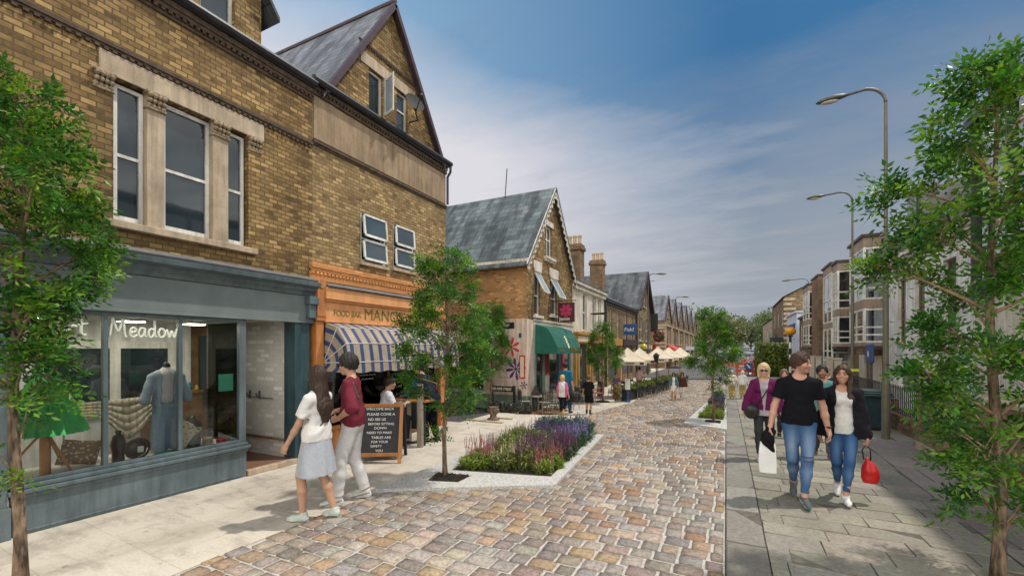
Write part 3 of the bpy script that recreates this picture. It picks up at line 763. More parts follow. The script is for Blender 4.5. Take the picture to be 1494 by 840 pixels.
m_ = MB(); m_.lathe([(.035, 0), (.06, .02), (.085, .05), (.08, .05), (.05, .02), (.001, .015)], (-6.27, 2.93, .477), 18, cap=False); noisy('teal_glaze', (.0, .22, .2), (.01, .3, .27), 8, .3, 0); tag(m_.build('bowl', 'teal_glaze', None, smooth=True), 'turquoise bowl at the front of the shop display', 'bowl')
m_ = MB(); m_.ell((-6.32, 3.66, .52), (.07, .07, .045)); noisy('red_glaze', (.35, .01, .03), (.45, .015, .04), 8, .3, 0); tag(m_.build('red_bowl', 'red_glaze', None, smooth=True), 'round red bowl near the right end of the window', 'bowl')
m_ = MB(); m_.lathe([(.05, 0), (.06, .03), (.06, .10), (.045, .11)], (-6.4, 3.52, .477), 14); tag(m_.build('wicker_pot', 'cloth_linen', None, smooth=True), 'small wicker pot next to the round red bowl', 'pot')
m_ = MB(); m_.lathe([(.06, 0), (.055, .1), (.075, .2), (.05, .3), (.02, .32), (.035, .36)], (-6.42, 2.55, .477), 14); tag(m_.build('black_bust', 'black_paint', None, smooth=True), 'black necklace bust left of the round tray', 'bust')
m_ = MB(); m_.lathe([(.10, 0), (.10, .18), (.12, .3), (.05, .38), (.03, .42)], (-6.5, 3.38, .477), 14); tag(m_.build('black_bag', 'leather', None, smooth=True), 'black studded bag standing right of the blue outfit', 'bag')
m_ = MB(); m_.box(-6.165, -6.16, 3.53, 3.72, 1.22, 1.45); noisy('mint_paper', (.10, .50, .34), (.13, .56, .39), 8, .7, 0)
so = m_.build('mint_notice', 'mint_paper', None); tag(so, 'mint green opening hours notice taped inside the glass', 'notice')
m_ = MB(); m_.box(-7.3, -7.0, 3.15, 3.78, .05, 1.15); m_.box(-7.32, -6.98, 3.12, 3.8, 1.15, 1.18); m_.box(-7.32, -6.98, 3.12, 3.8, .8, .83)
tag(m_.build('display_cabinet', 'wood_brown', None), 'brown wooden cabinet behind the blue outfit', 'cabinet')
rr = random.Random(3); trk = [(.4, .03, .03), (.03, .2, .25), (.45, .3, .05), (.3, .3, .3), (.1, .05, .2), (.05, .25, .08)]
for k in range(9):
    m_ = MB(); m_.col = trk[k % 6]; y = 3.18 + .068 * k; hh = rr.uniform(.05, .14)
    m_.lathe([(.022, 0), (.028, hh * .5), (.015, hh * .8), (.018, hh)], (-6.98 - .06 - .05 * (k % 2), y, 1.182), 10)
    tag(m_.build('trinket', 'painted', None, smooth=True), 'small coloured vase on the brown cabinet in the shop', 'trinket', 'trinkets on the shop cabinet')

# ---------- second building: orange food bar with gable
b2 = thing('gabled_brick_building', 'buff brick building with tall slate gable above the orange food bar', 'building', (XF, 6.8, 0))
w = MB()
hA = (6.0, 6.68, 3.40, 4.33); hB = (6.87, 7.53, 3.43, 4.34)
wall(w, 'x', XF, 4.951, 8.70, 3.2, 6.16, [hA, hB], .1)
wall(w, 'y', 8.70, -14, XF, 0, 6.2); wall(w, 'x', -14, 4.951, 8.7, 0, 6.2)
w.build('wall', 'brick_buff_light', b2)
w = MB()
ga = (6.84, 8.66); sl = (8.66 - 6.16) / (6.84 - 5.27); sr = (8.66 - 6.16) / (8.45 - 6.84)
g1 = (6.24, 6.62, 6.2, 7.12); g2 = (7.02, 7.36, 6.2, 7.12)
wall(w, 'x', XF - .03, 5.2, 8.5, 6.16, 8.7, [g1, g2], .1, clips=[(-sl, 1, ga[1] - sl * ga[0]), (sr, 1, ga[1] + sr * ga[0])])
w.build('gable', 'brick_buff', b2)
s = MB(); s.box(XF - .028, XF - .012, 6.02, 7.58, 7.125, 7.34); s.build('stone_lintel', 'stone_tan', b2, bevel=.004)
s = MB(); s.box(XF + .002, XF + .014, 4.98, 8.66, 5.24, 5.93); s.build('rendered_band', 'render_tan', b2)
t = MB()
for z0, z1, d in ((5.13, 5.165, .02), (5.165, 5.21, .04), (5.955, 6.0, .03), (6.04, 6.10, .05)): t.box(XF + .001, XF + d, 4.955, 8.72, z0, z1)
for k in range(49): t.box(XF + .001, XF + .04, 4.97 + k * .076, 5.01 + k * .076, 6.001, 6.039)
for k in range(34):
    y = 6.0 + k * .047
    if y < 7.6: t.box(XF - .03, XF - .005, y, y + .026, 7.46, 7.50)
t.box(XF - .03, XF + .0, 5.98, 7.62, 7.50, 7.53)
t.build('brick_string_course', 'brick_dark_trim', b2)
for h, tilt in ((hA, .10), (hB, .07)):
    fo = window(b2, 'x', XF, h[0], h[1], h[2], h[3], .02, .045, bars=((h[2] + h[3]) / 2 - .02,), pmat='pane_blue')
    q = MB(); q.box(XF - .05, XF + .06, h[0] - .03, h[1] + .03, h[2] - .06, h[2] - .003); q.build('sill', 'stone_tan', fo, bevel=.006)
    for za, zb in ((h[2] + .04, (h[2] + h[3]) / 2 - .035), ((h[2] + h[3]) / 2 + .01, h[3] - .03)):
        q = MB(); hgt = zb - za
        def bp(a, e, off=0): return (XF + .012 + off + math.sin(tilt) * (zb - a), e, zb - (zb - a) * math.cos(tilt))
        for (a0, a1, e0, e1) in ((za, za + .045, h[0] + .03, h[1] - .03), (zb - .04, zb, h[0] + .03, h[1] - .03), (za, zb, h[0] + .03, h[0] + .07), (za, zb, h[1] - .07, h[1] - .03)):
            P = [bp(a0, e0), bp(a0, e1), bp(a1, e1), bp(a1, e0)]; P2 = [bp(a0, e0, .03), bp(a0, e1, .03), bp(a1, e1, .03), bp(a1, e0, .03)]
            A = q.pts(P); B = q.pts(P2); q.face(A[::-1]); q.face(B)
            for j in range(4): q.face((A[j], A[(j + 1) % 4], B[(j + 1) % 4], B[j]))
        so = q.build('sash', 'white_paint', b2)
        q = MB(); q.poly([bp(za, h[0] + .05, .014), bp(za, h[1] - .05, .014), bp(zb, h[1] - .05, .014), bp(zb, h[0] + .05, .014)]); q.build('pane', 'pane_blue', so)
window(b2, 'x', XF - .03, *g1, .06, .035, pmat='pane_dark'); window(b2, 'x', XF - .03, *g2, .06, .035, pmat='pane_blue', bars=(6.75,))
# open casement, hinged at its far side
q = MB(); p0 = Vector((XF + .0, 6.62, 0)); dirv = Vector((math.cos(.35), -math.sin(.35), 0)) * .36
def cp(u, z, o_=0): return tuple(p0 + dirv * u + Vector((.0, .022, 0)) * o_ + Vector((0, 0, z)))
for (u0, u1, z0, z1) in ((0, 1, 6.36, 6.41), (0, 1, 7.04, 7.09), (0, .13, 6.41, 7.04), (.87, 1, 6.41, 7.04)):
    A = q.pts([cp(u0, z0), cp(u1, z0), cp(u1, z1), cp(u0, z1)]); B = q.pts([cp(u0, z0, 1), cp(u1, z0, 1), cp(u1, z1, 1), cp(u0, z1, 1)])
    q.face(A[::-1]); q.face(B)
    for j in range(4): q.face((A[j], A[(j + 1) % 4], B[(j + 1) % 4], B[j]))
so = q.build('open_casement', 'white_paint', b2)
q = MB(); q.poly([cp(.1, 6.39, .5), cp(.9, 6.39, .5), cp(.9, 7.06, .5), cp(.1, 7.06, .5)]); q.build('pane', 'pane_tilt', so)
g = MB(); g.tube([(XF + .11, 4.9, 6.15), (XF + .11, 8.78, 6.20)], .055, 8); g.box(XF - .02, XF + .1, 4.95, 8.72, 6.105, 6.15)
g.tube([(XF + .11, 8.75, 6.17), (XF + .10, 8.76, 6.02), (XF + .03, 8.74, 5.9), (XF + .03, 8.74, 5.25)], .03, 8)
g.build('gutter', 'gutter_black', b2)
r = MB()
for yb, zb in ((5.10, 5.95), (8.62, 5.95)):
    dy, dz = yb - 6.84, zb - 8.70
    E = [(XF + .10, 6.84, 8.74), (XF + .10, 6.84 + dy, 8.74 + dz), (-12, 6.84 + dy, 8.74 + dz), (-12, 6.84, 8.74)]
    r.poly(E); r.poly([(x, y, z - .05) for x, y, z in E])
    r.poly([E[0], E[1], (E[1][0], E[1][1], E[1][2] - .05), (E[0][0], E[0][1], E[0][2] - .05)])
r.build('roof', 'slate_purple', b2, fixn=False)
r = MB()
for yb, zb in ((5.16, 6.07), (8.54, 6.07)): r.bar((XF + .06, 6.84, 8.68), (XF + .06, yb, zb), .10, .09, up=(0, 0, 1))
r.tube([(XF + .1, 6.84, 8.76), (-12, 6.84, 8.76)], .045, 8)
r.build('bargeboard', 'purple_black', b2)
ds = thing('satellite_dish', 'black satellite dish bolted beside the small gable window', 'satellite dish', (XF, 7.28, 6.72))
q = MB(); cdir = Vector((.75, -.25, .35)).normalized(); cc = Vector((XF + .32, 7.14, 6.80)); ua = cdir.cross(Vector((0, 0, 1))).normalized(); ub = ua.cross(cdir)
rings = [[cc + (ua * math.cos(t_) + ub * math.sin(t_)) * r_ + cdir * (r_ * r_ * .9) for t_ in [2 * math.pi * j / 24 for j in range(24)]] for r_ in (.002, .07, .14, .2, .21)]
q.tube_rings(rings, cap=False); q.build('dish', 'tyre', ds, smooth=True, fixn=False)
q = MB(); q.tube([(XF - .03, 7.42, 6.62), (XF + .2, 7.40, 6.60), (XF + .30, 7.16, 6.78)], .016, 8); q.tube([tuple(cc - ub * .19), tuple(cc + cdir * .24 - ub * .05)], .012, 6); q.ell(tuple(cc + cdir * .26 - ub * .04), (.03, .03, .03), 8, 6); q.build('bracket', 'black_paint', ds)
# food bar front
s = MB(); s.box(XF, XF + .03, 4.90, 8.56, 2.92, 3.10); 
for k in range(46): s.box(XF + .03, XF + .052, 4.92 + k * .079, 4.965 + k * .079, 3.02, 3.06)
s.box(XF, XF + .075, 4.90, 8.56, 3.12, 3.20); s.box(XF, XF + .055, 4.9, 8.56, 3.062, 3.12); s.build('brick_cornice', 'brick_orange', b2)
s = MB(); s.prism([(XF, 2.86), (XF + .17, 2.82), (XF + .18, 2.84), (XF, 2.915)], 'y', 5.15, 8.4); s.build('lead_flashing', 'lead_grey', b2)
s = MB(); s.box(XF, XF + .14, 5.12, 8.42, 2.62, 2.815); s.box(XF, XF + .10, 5.12, 8.42, 2.585, 2.62); s.box(XF, XF + .06, 5.12, 8.42, 2.27, 2.583); s.box(XF, XF + .09, 5.12, 8.42, 2.235, 2.27); s.build('fascia', 'orange_paint', b2, bevel=.006)
s = MB(); s.box(XF - .1, XF + .07, 4.98, 5.13, 0, 2.25); s.box(XF, XF + .1, 4.96, 5.15, 2.25, 2.32); s.box(XF, XF + .11, 4.97, 5.14, 2.32, 2.86)
s.tube([(XF, 5.055, 2.86), (XF + .12, 5.055, 2.86)], .085, 12); s.box(XF, XF + .09, 4.96, 5.15, 0, .25); s.build('pilaster', 'orange_paint_dark', b2, bevel=.008)
s = MB(); s.box(XF - .1, XF + .07, 8.40, 8.62, 0, 2.9); s.box(XF - .1, XF + .1, 8.38, 8.64, 2.3, 2.4); s.box(XF - .1, XF + .1, 8.38, 8.64, 0, .3); s.build('pilaster', 'orange_paint_dark', b2, bevel=.008)
s = MB(); s.box(XF - .08, XF + .01, 5.13, 8.40, 0, .42); s.box(XF - .08, XF + .05, 5.13, 8.4, .42, .47); s.build('stall_riser', 'orange_paint_dark', b2, bevel=.005)
s = MB()
for y in (5.15, 5.95, 6.75, 7.55, 8.36): s.box(XF - .06, XF, y - .03, y + .03, .47, 2.235)
s.box(XF - .06, XF, 5.13, 8.4, 2.17, 2.234); s.build('window_frame', 'wood_brown', b2)
s = MB(); s.box(XF - .035, XF - .028, 5.14, 8.39, .47, 2.2); s.build('shop_window', 'shop_glass', b2)
s = MB(); s.box(-9.0, -8.9, 4.96, 8.65, 0, 2.9); s.box(-8.9, XF - .1, 4.955, 4.975, 0, 2.9); s.box(-8.9, XF - .1, 8.62, 8.66, 0, 2.9); s.box(-8.9, XF - .1, 4.98, 8.62, 2.5, 2.55); s.build('interior', 'room_brown', b2)
text('lettering', 'MANOS', .30, (XF + .062, 6.02, 2.33), FACE_X, 'gold_paint', b2, sx=1.02)
text('lettering', 'FOOD BAR', .145, (XF + .062, 5.33, 2.36), FACE_X, 'gold_paint', b2, sx=.86)
# striped canopy
aw = thing('striped_awning', 'beige and navy striped canopy over the orange food bar window', 'awning', (XF, 6.8, 2.2))
prof = [(XF + .07, 2.225), (XF + .34, 2.14), (XF + .55, 1.88), (XF + .60, 1.57)]
def arcp(P):
    out = []
    for a, b in zip(P, P[1:]): out += [tuple(np.array(a) + (np.array(b) - np.array(a)) * t_) for t_ in (0, .33, .66)]
    return out + [P[-1]]
q = MB(); pr = prof + [(XF + .615, 1.40)]
ya, yb = 5.16, 8.36; nseg = 48
uvfix = []
for k in range(nseg):
    a = ya + (yb - ya) * k / nseg; b = ya + (yb - ya) * (k + 1) / nseg
    for (x0, z0), (x1, z1) in zip(pr, pr[1:]):
        sc = .012 * math.sin(k * 1.05) if z1 < 1.45 else 0; sc2 = .012 * math.sin((k + 1) * 1.05) if z1 < 1.45 else 0
        q.poly([(x0, a, z0), (x0, b, z0), (x1, b, z1 + sc2), (x1, a, z1 + sc)])
ao = q.build('canopy', 'awning_stripe', aw)
# stripes follow y everywhere
me = ao.data; uvl = me.uv_layers[0].data
for lp in me.loops:
    co_ = me.vertices[lp.vertex_index].co; uvl[lp.index].uv = (co_.y, co_.z)
md = ao.modifiers.new('s', 'SOLIDIFY'); md.thickness = .004
for yy in (ya, yb):
    q = MB(); hinge = (XF + .02, yy, 1.56)
    for (x0, z0), (x1, z1) in zip(prof, prof[1:]): q.poly([hinge, (x0, yy, z0), (x1, yy, z1)])
    q.poly([hinge, (XF + .60, yy, 1.57), (XF + .615, yy, 1.40), (XF + .02, yy, 1.42)])
    eo = q.build('end_panel', 'awning_stripe', aw); uvl = eo.data.uv_layers[0].data
    for lp in eo.data.loops:
        co_ = eo.data.vertices[lp.vertex_index].co; xx, zz = co_.x, co_.z + 2.2
        uvl[lp.index].uv = (math.hypot(xx - .02, zz - 1.56) + .05, 0)
    md = eo.modifiers.new('s', 'SOLIDIFY'); md.thickness = .004
q = MB()
for yy in (ya - .004, yb + .004):
    for (x0, z0) in prof[1:]: q.tube([(XF + .02, yy, 1.56), (x0, yy, z0)], .009, 6)
for (x0, z0) in prof[1:]: q.tube([(x0 + .004, ya, z0 + .003), (x0 + .004, yb, z0 + .003)], .007, 6)
q.build('frame_rib', 'white_paint', aw)
# ================================================================== corner building beyond the side street
XC = -5.25; YC = 11.5
b3 = thing('corner_building', 'brick corner building with slate gable roof and painted flowers on its pink side wall', 'building', (XC, 13.5, 0))
w = MB()
wl = (12.06, 12.50, 2.80, 4.10); wr = (13.36, 13.96, 2.90, 4.08); wa = (12.95, 13.50, 4.72, 5.72)
apex = (13.55, 6.98)
kl = (6.98 - 4.38) / (13.55 - 11.5); kr = (6.98 - 4.38) / (15.6 - 13.55)
cl3 = [(-kl, 1, 6.98 - kl * 13.55), (kr, 1, 6.98 + kr * 13.55)]
wall(w, 'x', XC, YC, 15.6, 2.65, 7.0, [wl, wr, wa], .1, clips=cl3)
wall(w, 'x', -14, YC, 15.6, 0, 7.0, clips=cl3); wall(w, 'y', 15.6, -14, XC, 0, 4.4)
w.build('wall', 'brick_buff', b3)
w = MB(); wall(w, 'y', YC, -14, XC, 2.65, 4.40); w.build('side_wall', 'brick_red', b3)
w = MB()
wall(w, 'y', YC - .02, -6.62, XC + .02, .44, 2.65); wall(w, 'y', YC - .02, -14, -6.62, .44, 2.65, [(-8.5, -6.66, .46, 1.97)], .12)
w.poly([(XC + .02, YC - .02, .44), (XC + .02, 11.98, .44), (XC + .02, 11.98, 2.65), (XC + .02, YC - .02, 2.65)])
w.box(-14, XC + .03, YC - .03, YC, 2.6, 2.66)
w.build('rendered_ground_floor', 'pink_render', b3)
w = MB(); w.box(-14, XC + .045, YC - .045, YC, 0, .44); w.box(XC, XC + .045, YC, 11.98, 0, .44); w.build('plinth', 'green_plinth', b3, bevel=.006)
w = MB(); w.box(-8.55, -6.62, YC - .09, YC - .02, .47, .52); w.box(-8.55, -6.62, YC - .06, YC - .02, .52, .56); w.box(-8.5, -8.46, YC + .01, YC + .05, .56, 1.97); w.box(-6.70, -6.66, YC + .01, YC + .05, .56, 1.97); w.box(-7.62, -7.58, YC + .01, YC + .05, .56, 1.97)
w.build('shop_window_frame', 'sage_paint', b3)
w = MB(); w.box(-8.46, -6.70, YC + .02, YC + .03, .56, 1.97); w.build('side_shop_window', 'shop_glass', b3)
w = MB(); w.box(-9, -6.2, YC + 1.3, YC + 1.35, 0, 2.4); w.box(-6.3, -6.2, YC + .12, YC + 1.3, 0, 2.4); w.box(-9, -8.9, YC + .12, YC + 1.3, 0, 2.4); w.box(-9, -6.2, YC + .12, YC + 1.3, .4, .45); w.build('interior', 'room_brown', b3)
for h, bars in ((wl, (3.4,)), (wr, (3.45,)), (wa, (5.3,))):
    window(b3, 'x', XC, *h, .05, .045, bars=bars, vbars=((h[0] + h[1]) / 2,) if h is wa else ())
for h in (wl, wr): s = MB(); s.box(XC + .001, XC + .035, h[0] - .10, h[1] + .10, h[3] + .10, h[3] + .34); s.box(XC + .001, XC + .05, h[0] - .04, h[1] + .04, h[3] + .012, h[3] + .10); s.build('lintel_block', 'white_paint_warm', b3, bevel=.006); s = MB(); s.box(XC - .04, XC + .10, h[0] - .1, h[1] + .1, h[2] - .09, h[2] - .005); s.build('sill', 'white_paint_warm', b3, bevel=.006)
s = MB(); s.box(XC - .04, XC + .12, wa[0] - .12, wa[1] + .12, wa[2] - .09, wa[2] - .005)
for k in range(6): s.box(XC + .002, XC + .09, wa[0] - .1 + k * .14, wa[0] - .03 + k * .14, wa[2] - .16, wa[2] - .09)
s.build('sill', 'white_paint_warm', b3, bevel=.006); s = MB(); s.box(XC + .001, XC + .03, wa[0] - .1, wa[1] + .1, wa[3] + .01, wa[3] + .18); s.build('lintel_block', 'white_paint_warm', b3, bevel=.006)
for h in (wl, wr):     # top lights tipped open
    q = MB(); z1, z0, o_ = h[3] - .02, h[3] - .62, .34
    A = [(XC + .01, h[0] + .02, z1), (XC + .01, h[1] - .02, z1), (XC + o_, h[1] - .02, z0), (XC + o_, h[0] + .02, z0)]
    for a, b in zip(A, A[1:] + A[:1]): q.bar(a, b, .035, .035)
    so = q.build('tipped_sash', 'white_paint', b3)
    q = MB(); q.poly(A); q.build('pane', 'pane_tilt', so)
r = MB()
for yb, k_ in ((YC - .22, kl), (15.82, kr)):
    zb = 6.98 + .10 - k_ * abs(yb - 13.55)
    E = [(XC + .16, 13.55, 7.08), (XC + .16, yb, zb), (-14.2, yb, zb), (-14.2, 13.55, 7.08)]
    r.poly(E); r.poly([(x, y, z - .06) for x, y, z in E])
    r.poly([E[0], E[1], (E[1][0], E[1][1], E[1][2] - .06), (E[0][0], E[0][1], E[0][2] - .06)]); r.poly([E[1], E[2], (E[2][0], E[2][1], E[2][2] - .06), (E[1][0], E[1][1], E[1][2] - .06)])
r.build('roof', 'slate', b3, fixn=False)
bb = MB()
# scalloped bargeboards and fascia
for yb, k_ in ((YC - .2, kl), (15.8, kr)):
    zb = 6.98 + .02 - k_ * abs(yb - 13.55)
    bb.bar((XC + .13, 13.55, 6.98), (XC + .13, yb, zb), .03, .13, up=(0, 0, 1))
    L = math.hypot(yb - 13.55, zb - 6.98); n = 15
    for k in range(n):
        t_ = (k + .5) / n; yy = 13.55 + (yb - 13.55) * t_; zz = 6.98 + (zb - 6.98) * t_ - .14
        bb.tube([(XC + .115, yy, zz), (XC + .145, yy, zz)], .07, 10)
bb.box(-14, XC + .12, YC - .16, YC - .13, 4.24, 4.36)
for k in range(60):
    xx = XC + .02 - k * .145; bb.tube([(xx, YC - .16, 4.24), (xx, YC - .13, 4.24)], .055 if k % 2 else .04, 10)
bb.build('bargeboard', 'white_paint_warm', b3)
a_ = MB(); a_.tube([(-7.0, 13.55, 7.05), (-6.9, 13.5, 8.0)], .018, 6); tag(a_.build('roof_aerial', 'gutter_black', None), 'thin leaning aerial rod on the ridge of the corner building', 'aerial')
# painted flowers on the side wall
def flower(parent, x, z, r0, n, mat, y=YC - .0235, rot=.2, wfac=.34):
    q = MB()
    for k in range(n):
        a = rot + 2 * math.pi * k / n; ca, sa = math.cos(a), math.sin(a)
        P = []
        for j in range(14):
            t_ = 2 * math.pi * j / 14; u = .56 + .44 * math.cos(t_); v = wfac * .5 * math.sin(t_) * (.75 + .35 * math.cos(t_))
            P.append((x + r0 * (u * ca - v * sa), y, z + r0 * (u * sa + v * ca)))
        q.poly(P)
    o = q.build('painted_flower', mat, parent); md = o.modifiers.new('s', 'SOLIDIFY'); md.thickness = .003
    q = MB(); q.tube([(x, y + .002, z), (x, y - .006, z)], r0 * .13, 12); q.build('flower_centre', 'purple_black', o)
flower(b3, -5.73, 1.84, .29, 7, 'red_flower_paint', rot=.45); flower(b3, -5.58, 1.20, .33, 8, 'purple_flower_paint', rot=.15)
flower(b3, -5.33, .74, .13, 6, 'purple_flower_paint'); flower(b3, -6.28, 1.16, .10, 5, 'red_flower_paint')
q = MB(); q.tube([(-5.7, YC - .024, 1.6), (-5.6, YC - .024, 1.45)], .004, 4); q.tube([(-5.56, YC - .024, .9), (-5.50, YC - .024, .7), (-5.46, YC - .024, .46)], .005, 4); q.build('flower_stem', 'wood_brown', b3)
text('lettering', 'JASMINS', .13, (-6.22, YC - .022, 1.47), FACE_Y, 'purple_black', b3)
q = MB(); q.box(-6.2, -5.75, YC - .024, YC - .0215, 1.415, 1.421); q.box(-6.15, -5.8, YC - .024, YC - .0215, .94, .95); q.build('painted_rule', 'purple_black', b3)
q = MB(); q.box(-5.46, -5.28, YC - .04, YC - .021, .93, 1.60); fo = q.build('menu_frame', 'red_paint', b3); q = MB(); q.box(-5.43, -5.31, YC - .044, YC - .039, .97, 1.56); q.build('menu_sheet', 'cream_canvas', fo)
q = MB(); q.box(-5.47, -5.40, YC - .05, YC - .021, 2.12, 2.24); q.build('alarm_box', 'navy_sign', b3)
sg = thing('street_nameplate', 'wall mounted black plate ending in STREET above the pink wall', 'street sign', (-6.0, YC - .03, 2.45))
q = MB(); q.box(-6.5, -5.62, YC - .05, YC - .022, 2.38, 2.56); q.build('plate', 'black_paint', sg, bevel=.02); text('lettering', 'ADELAIDE STREET', .10, (-6.46, YC - .051, 2.435), FACE_Y, 'letter_cream', sg, sx=.86)
sg = thing('street_name_sign', 'low black street sign reading ADELAIDE STREET on two posts', 'street sign', (-5.9, YC - .32, 0))
q = MB(); q.box(-6.27, -5.47, YC - .34, YC - .31, .56, .72); q.build('plate', 'black_paint', sg, bevel=.006)
for xx in (-6.25, -5.53): q = MB(); q.box(xx, xx + .06, YC - .31, YC - .26, 0, .74); q.build('post', 'black_paint', sg)
text('lettering', 'ADELAIDE STREET', .105, (-6.24, YC - .341, .603), FACE_Y, 'letter_cream', sg, sx=.80)
# shop front under the green awning
q = MB(); q.box(XC, XC + .03, 11.98, 15.6, 2.40, 2.66); q.box(XC, XC + .06, 11.98, 15.6, 2.62, 2.68); q.build('fascia', 'white_paint_warm', b3)
q = MB(); q.box(XC - .02, XC + .05, 11.98, 12.12, 0, 2.4); q.box(XC - .02, XC + .06, 11.96, 12.14, 2.05, 2.52); q.build('pilaster', 'sage_paint', b3, bevel=.006)
q = MB(); wall(q, 'x', XC - .01, 12.12, 15.6, 0, 2.4, [(12.2, 12.9, .1, 2.0), (13.25, 14.4, .35, 2.1), (14.6, 15.5, .35, 2.1)], .06); q.build('shopfront', 'sage_paint', b3)
for a, b, c0, d in ((12.2, 12.9, .1, 2.0), (13.25, 14.4, .35, 2.1), (14.6, 15.5, .35, 2.1)): window(b3, 'x', XC - .01, a, b, c0, d, .03, .04, fmat='sage_paint', pmat='pane_dark', name='shop_window')
q = MB(); q.box(XC, XC + .04, 12.92, 13.2, .1, .95); q.build('pale_panel', 'cream_render', b3)
q = MB(); q.box(XC, XC + .045, 12.94, 13.18, .98, 1.75); fo = q.build('notice_board', 'red_paint', b3); q = MB(); q.box(XC + .045, XC + .05, 12.98, 13.14, 1.04, 1.70); q.build('notice_sheet', 'purple_black', fo)
q = MB(); q.box(XC, XC + .05, 14.42, 14.58, .9, 1.7); q.build('poster', 'pink_flower_paint', b3)
aw = thing('green_awning', 'dark green canvas awning with gold emblem over the corner shop', 'awning', (XC, 13.5, 2.5))
prof = [(XC + .06, 2.52), (XC + .44, 2.40), (XC + .62, 2.12), (XC + .76, 1.82), (XC + .78, 1.64)]
q = MB()
for (x0, z0), (x1, z1) in zip(prof, prof[1:]):
    for k in range(8): q.poly([(x0, 12.02 + k * .27, z0), (x0, 12.29 + k * .27, z0), (x1, 12.29 + k * .27, z1), (x1, 12.02 + k * .27, z1)])
ao = q.build('canopy', 'green_canvas', aw); md = ao.modifiers.new('s', 'SOLIDIFY'); md.thickness = .006
for yy in (12.02, 14.18):
    q = MB(); q.poly([(XC + .05, yy, 1.64)] + [(x, yy, z) for x, z in prof]); eo = q.build('end_panel', 'green_canvas', aw); md = eo.modifiers.new('s', 'SOLIDIFY'); md.thickness = .006
q = MB()
for k in range(5): q.ell((XC + .77 - .034 * k, 12.98 + .03 * (k % 2), 1.84 + .075 * k), (.02, .07, .05), 8, 5)
q.build('emblem', 'letter_cream', aw)
text('lettering', 'Jasmin', .26, (XC + .785, 13.12, 1.70), (R(84), 0, R(90)), 'gold_paint', aw, sx=1.0)
q = MB(); q.box(XC + .774, XC + .786, 12.15, 12.6, 1.72, 1.745); q.box(XC + .774, XC + .786, 13.65, 14.1, 1.72, 1.745); q.build('gold_rule', 'gold_paint', aw)
hs = thing('hanging_sign', 'maroon hanging sign with a pink flower over the green awning', 'sign', (XC, 13.7, 3.0))
q = MB(); q.box(XC + .15, XC + .72, 13.68, 13.72, 2.66, 3.30); q.build('board', 'maroon_sign', hs, bevel=.006)
q = MB(); q.tube([(XC, 13.7, 3.36), (XC + .78, 13.7, 3.36)], .014, 6); q.build('bracket', 'black_paint', hs)
flower(hs, XC + .43, 3.04, .22, 7, 'pink_flower_paint', y=13.677, rot=.2, wfac=.6)
text('lettering', 'Jasmin', .16, (XC + .20, 13.676, 2.72), FACE_Y, 'letter_white', hs, sx=.9)

# ---------- terrace beyond
def terrace_house(name, label, y0, y1, x, ez, wallm, roofm, wins, lower, rise=1.6, chim=None, cat='house', shop=None):
    t = thing(name, label, cat, (x, (y0 + y1) / 2, 0))
    w = MB(); wall(w, 'x', x, y0, y1, 0, ez, [h for h in wins] + list(lower), .1); wall(w, 'y', y0 + .002, -14, x, 0, ez); wall(w, 'y', y1 - .002, -14, x, 0, ez); wall(w, 'x', -14, y0, y1, 0, ez); w.build('wall', wallm, t)
    for h in wins: window(t, 'x', x, *h, .07, .05, bars=((h[2] + h[3]) / 2,), pmat='pane_far', sill=.08)
    for h in lower: window(t, 'x', x, *h, .05, .05, pmat='pane_dark', fmat='wood_brown', name='shop_window')
    r = MB(); r.swap = True
    r.poly([(x + .2, y0, ez + .0), (x + .2, y1, ez + .0), (x - 3.2, y1, ez + rise), (x - 3.2, y0, ez + rise)]); r.poly([(x - 3.2, y0, ez + rise), (x - 3.2, y1, ez + rise), (-14, y1, ez), (-14, y0, ez)])
    r.poly([(x + .2, y0, ez), (x - 3.2, y0, ez + rise), (-14, y0, ez)]); r.poly([(x + .2, y1, ez), (x - 3.2, y1, ez + rise), (-14, y1, ez)])
    r.build('roof', roofm, t)
    g = MB(); g.box(x + .02, x + .17, y0 + .02, y1 - .02, ez - .12, ez - .01); g.box(x + .002, x + .06, y0, y1, ez - .24, ez - .125); g.build('gutter', 'gutter_black' if 'brick' in wallm else 'white_paint_warm', t)
    return t
def chimney(parent, x, y, z0, z1, pots=3):
    q = MB(); q.box(x - .34, x + .34, y - .27, y + .27, z0, z1 - .25); q.box(x - .40, x + .40, y - .33, y + .33, z1 - .25, z1 - .12); q.box(x - .36, x + .36, y - .29, y + .29, z1 - .12, z1); co = q.build('chimney', 'brick_brown', parent)
    q = MB()
    for k in range(pots): q.lathe([(.09, 0), (.08, .3), (.10, .33), (.10, .4)], (x - .22 + .44 * k / max(1, pots - 1), y, z1), 10)
    q.build('chimney_pot', 'chimney_pot', co)
b4 = terrace_house('cream_terrace_house', 'cream rendered terrace house with bracketed pole beside the corner building', 15.62, 20.2, XC, 4.35, 'cream_render', 'slate_dark', [(16.9, 17.5, 2.5, 4.0), (18.3, 18.8, 2.6, 4.0), (19.2, 19.7, 2.6, 4.0)], [(16.2, 17.6, .3, 2.0), (18.1, 19.6, .3, 2.0)], 1.9)
chimney(b4, -5.95, 18.0, 4.2, 6.2); 
q = MB()
for k in range(30): q.box(XC + .062, XC + .12, 15.7 + k * .15, 15.77 + k * .15, 4.05, 4.12)
q.build('dentil_course', 'white_paint_warm', b4)
q = MB(); q.tube([(XC, 18.0, 3.25), (XC + .7, 18.0, 3.27)], .03, 6); q.box(XC + .12, XC + .7, 17.97, 18.03, 3.2, 3.24); tag(q.build('sign_bracket', 'black_paint', None), 'empty black projecting bracket on the cream house', 'bracket')
q = MB()
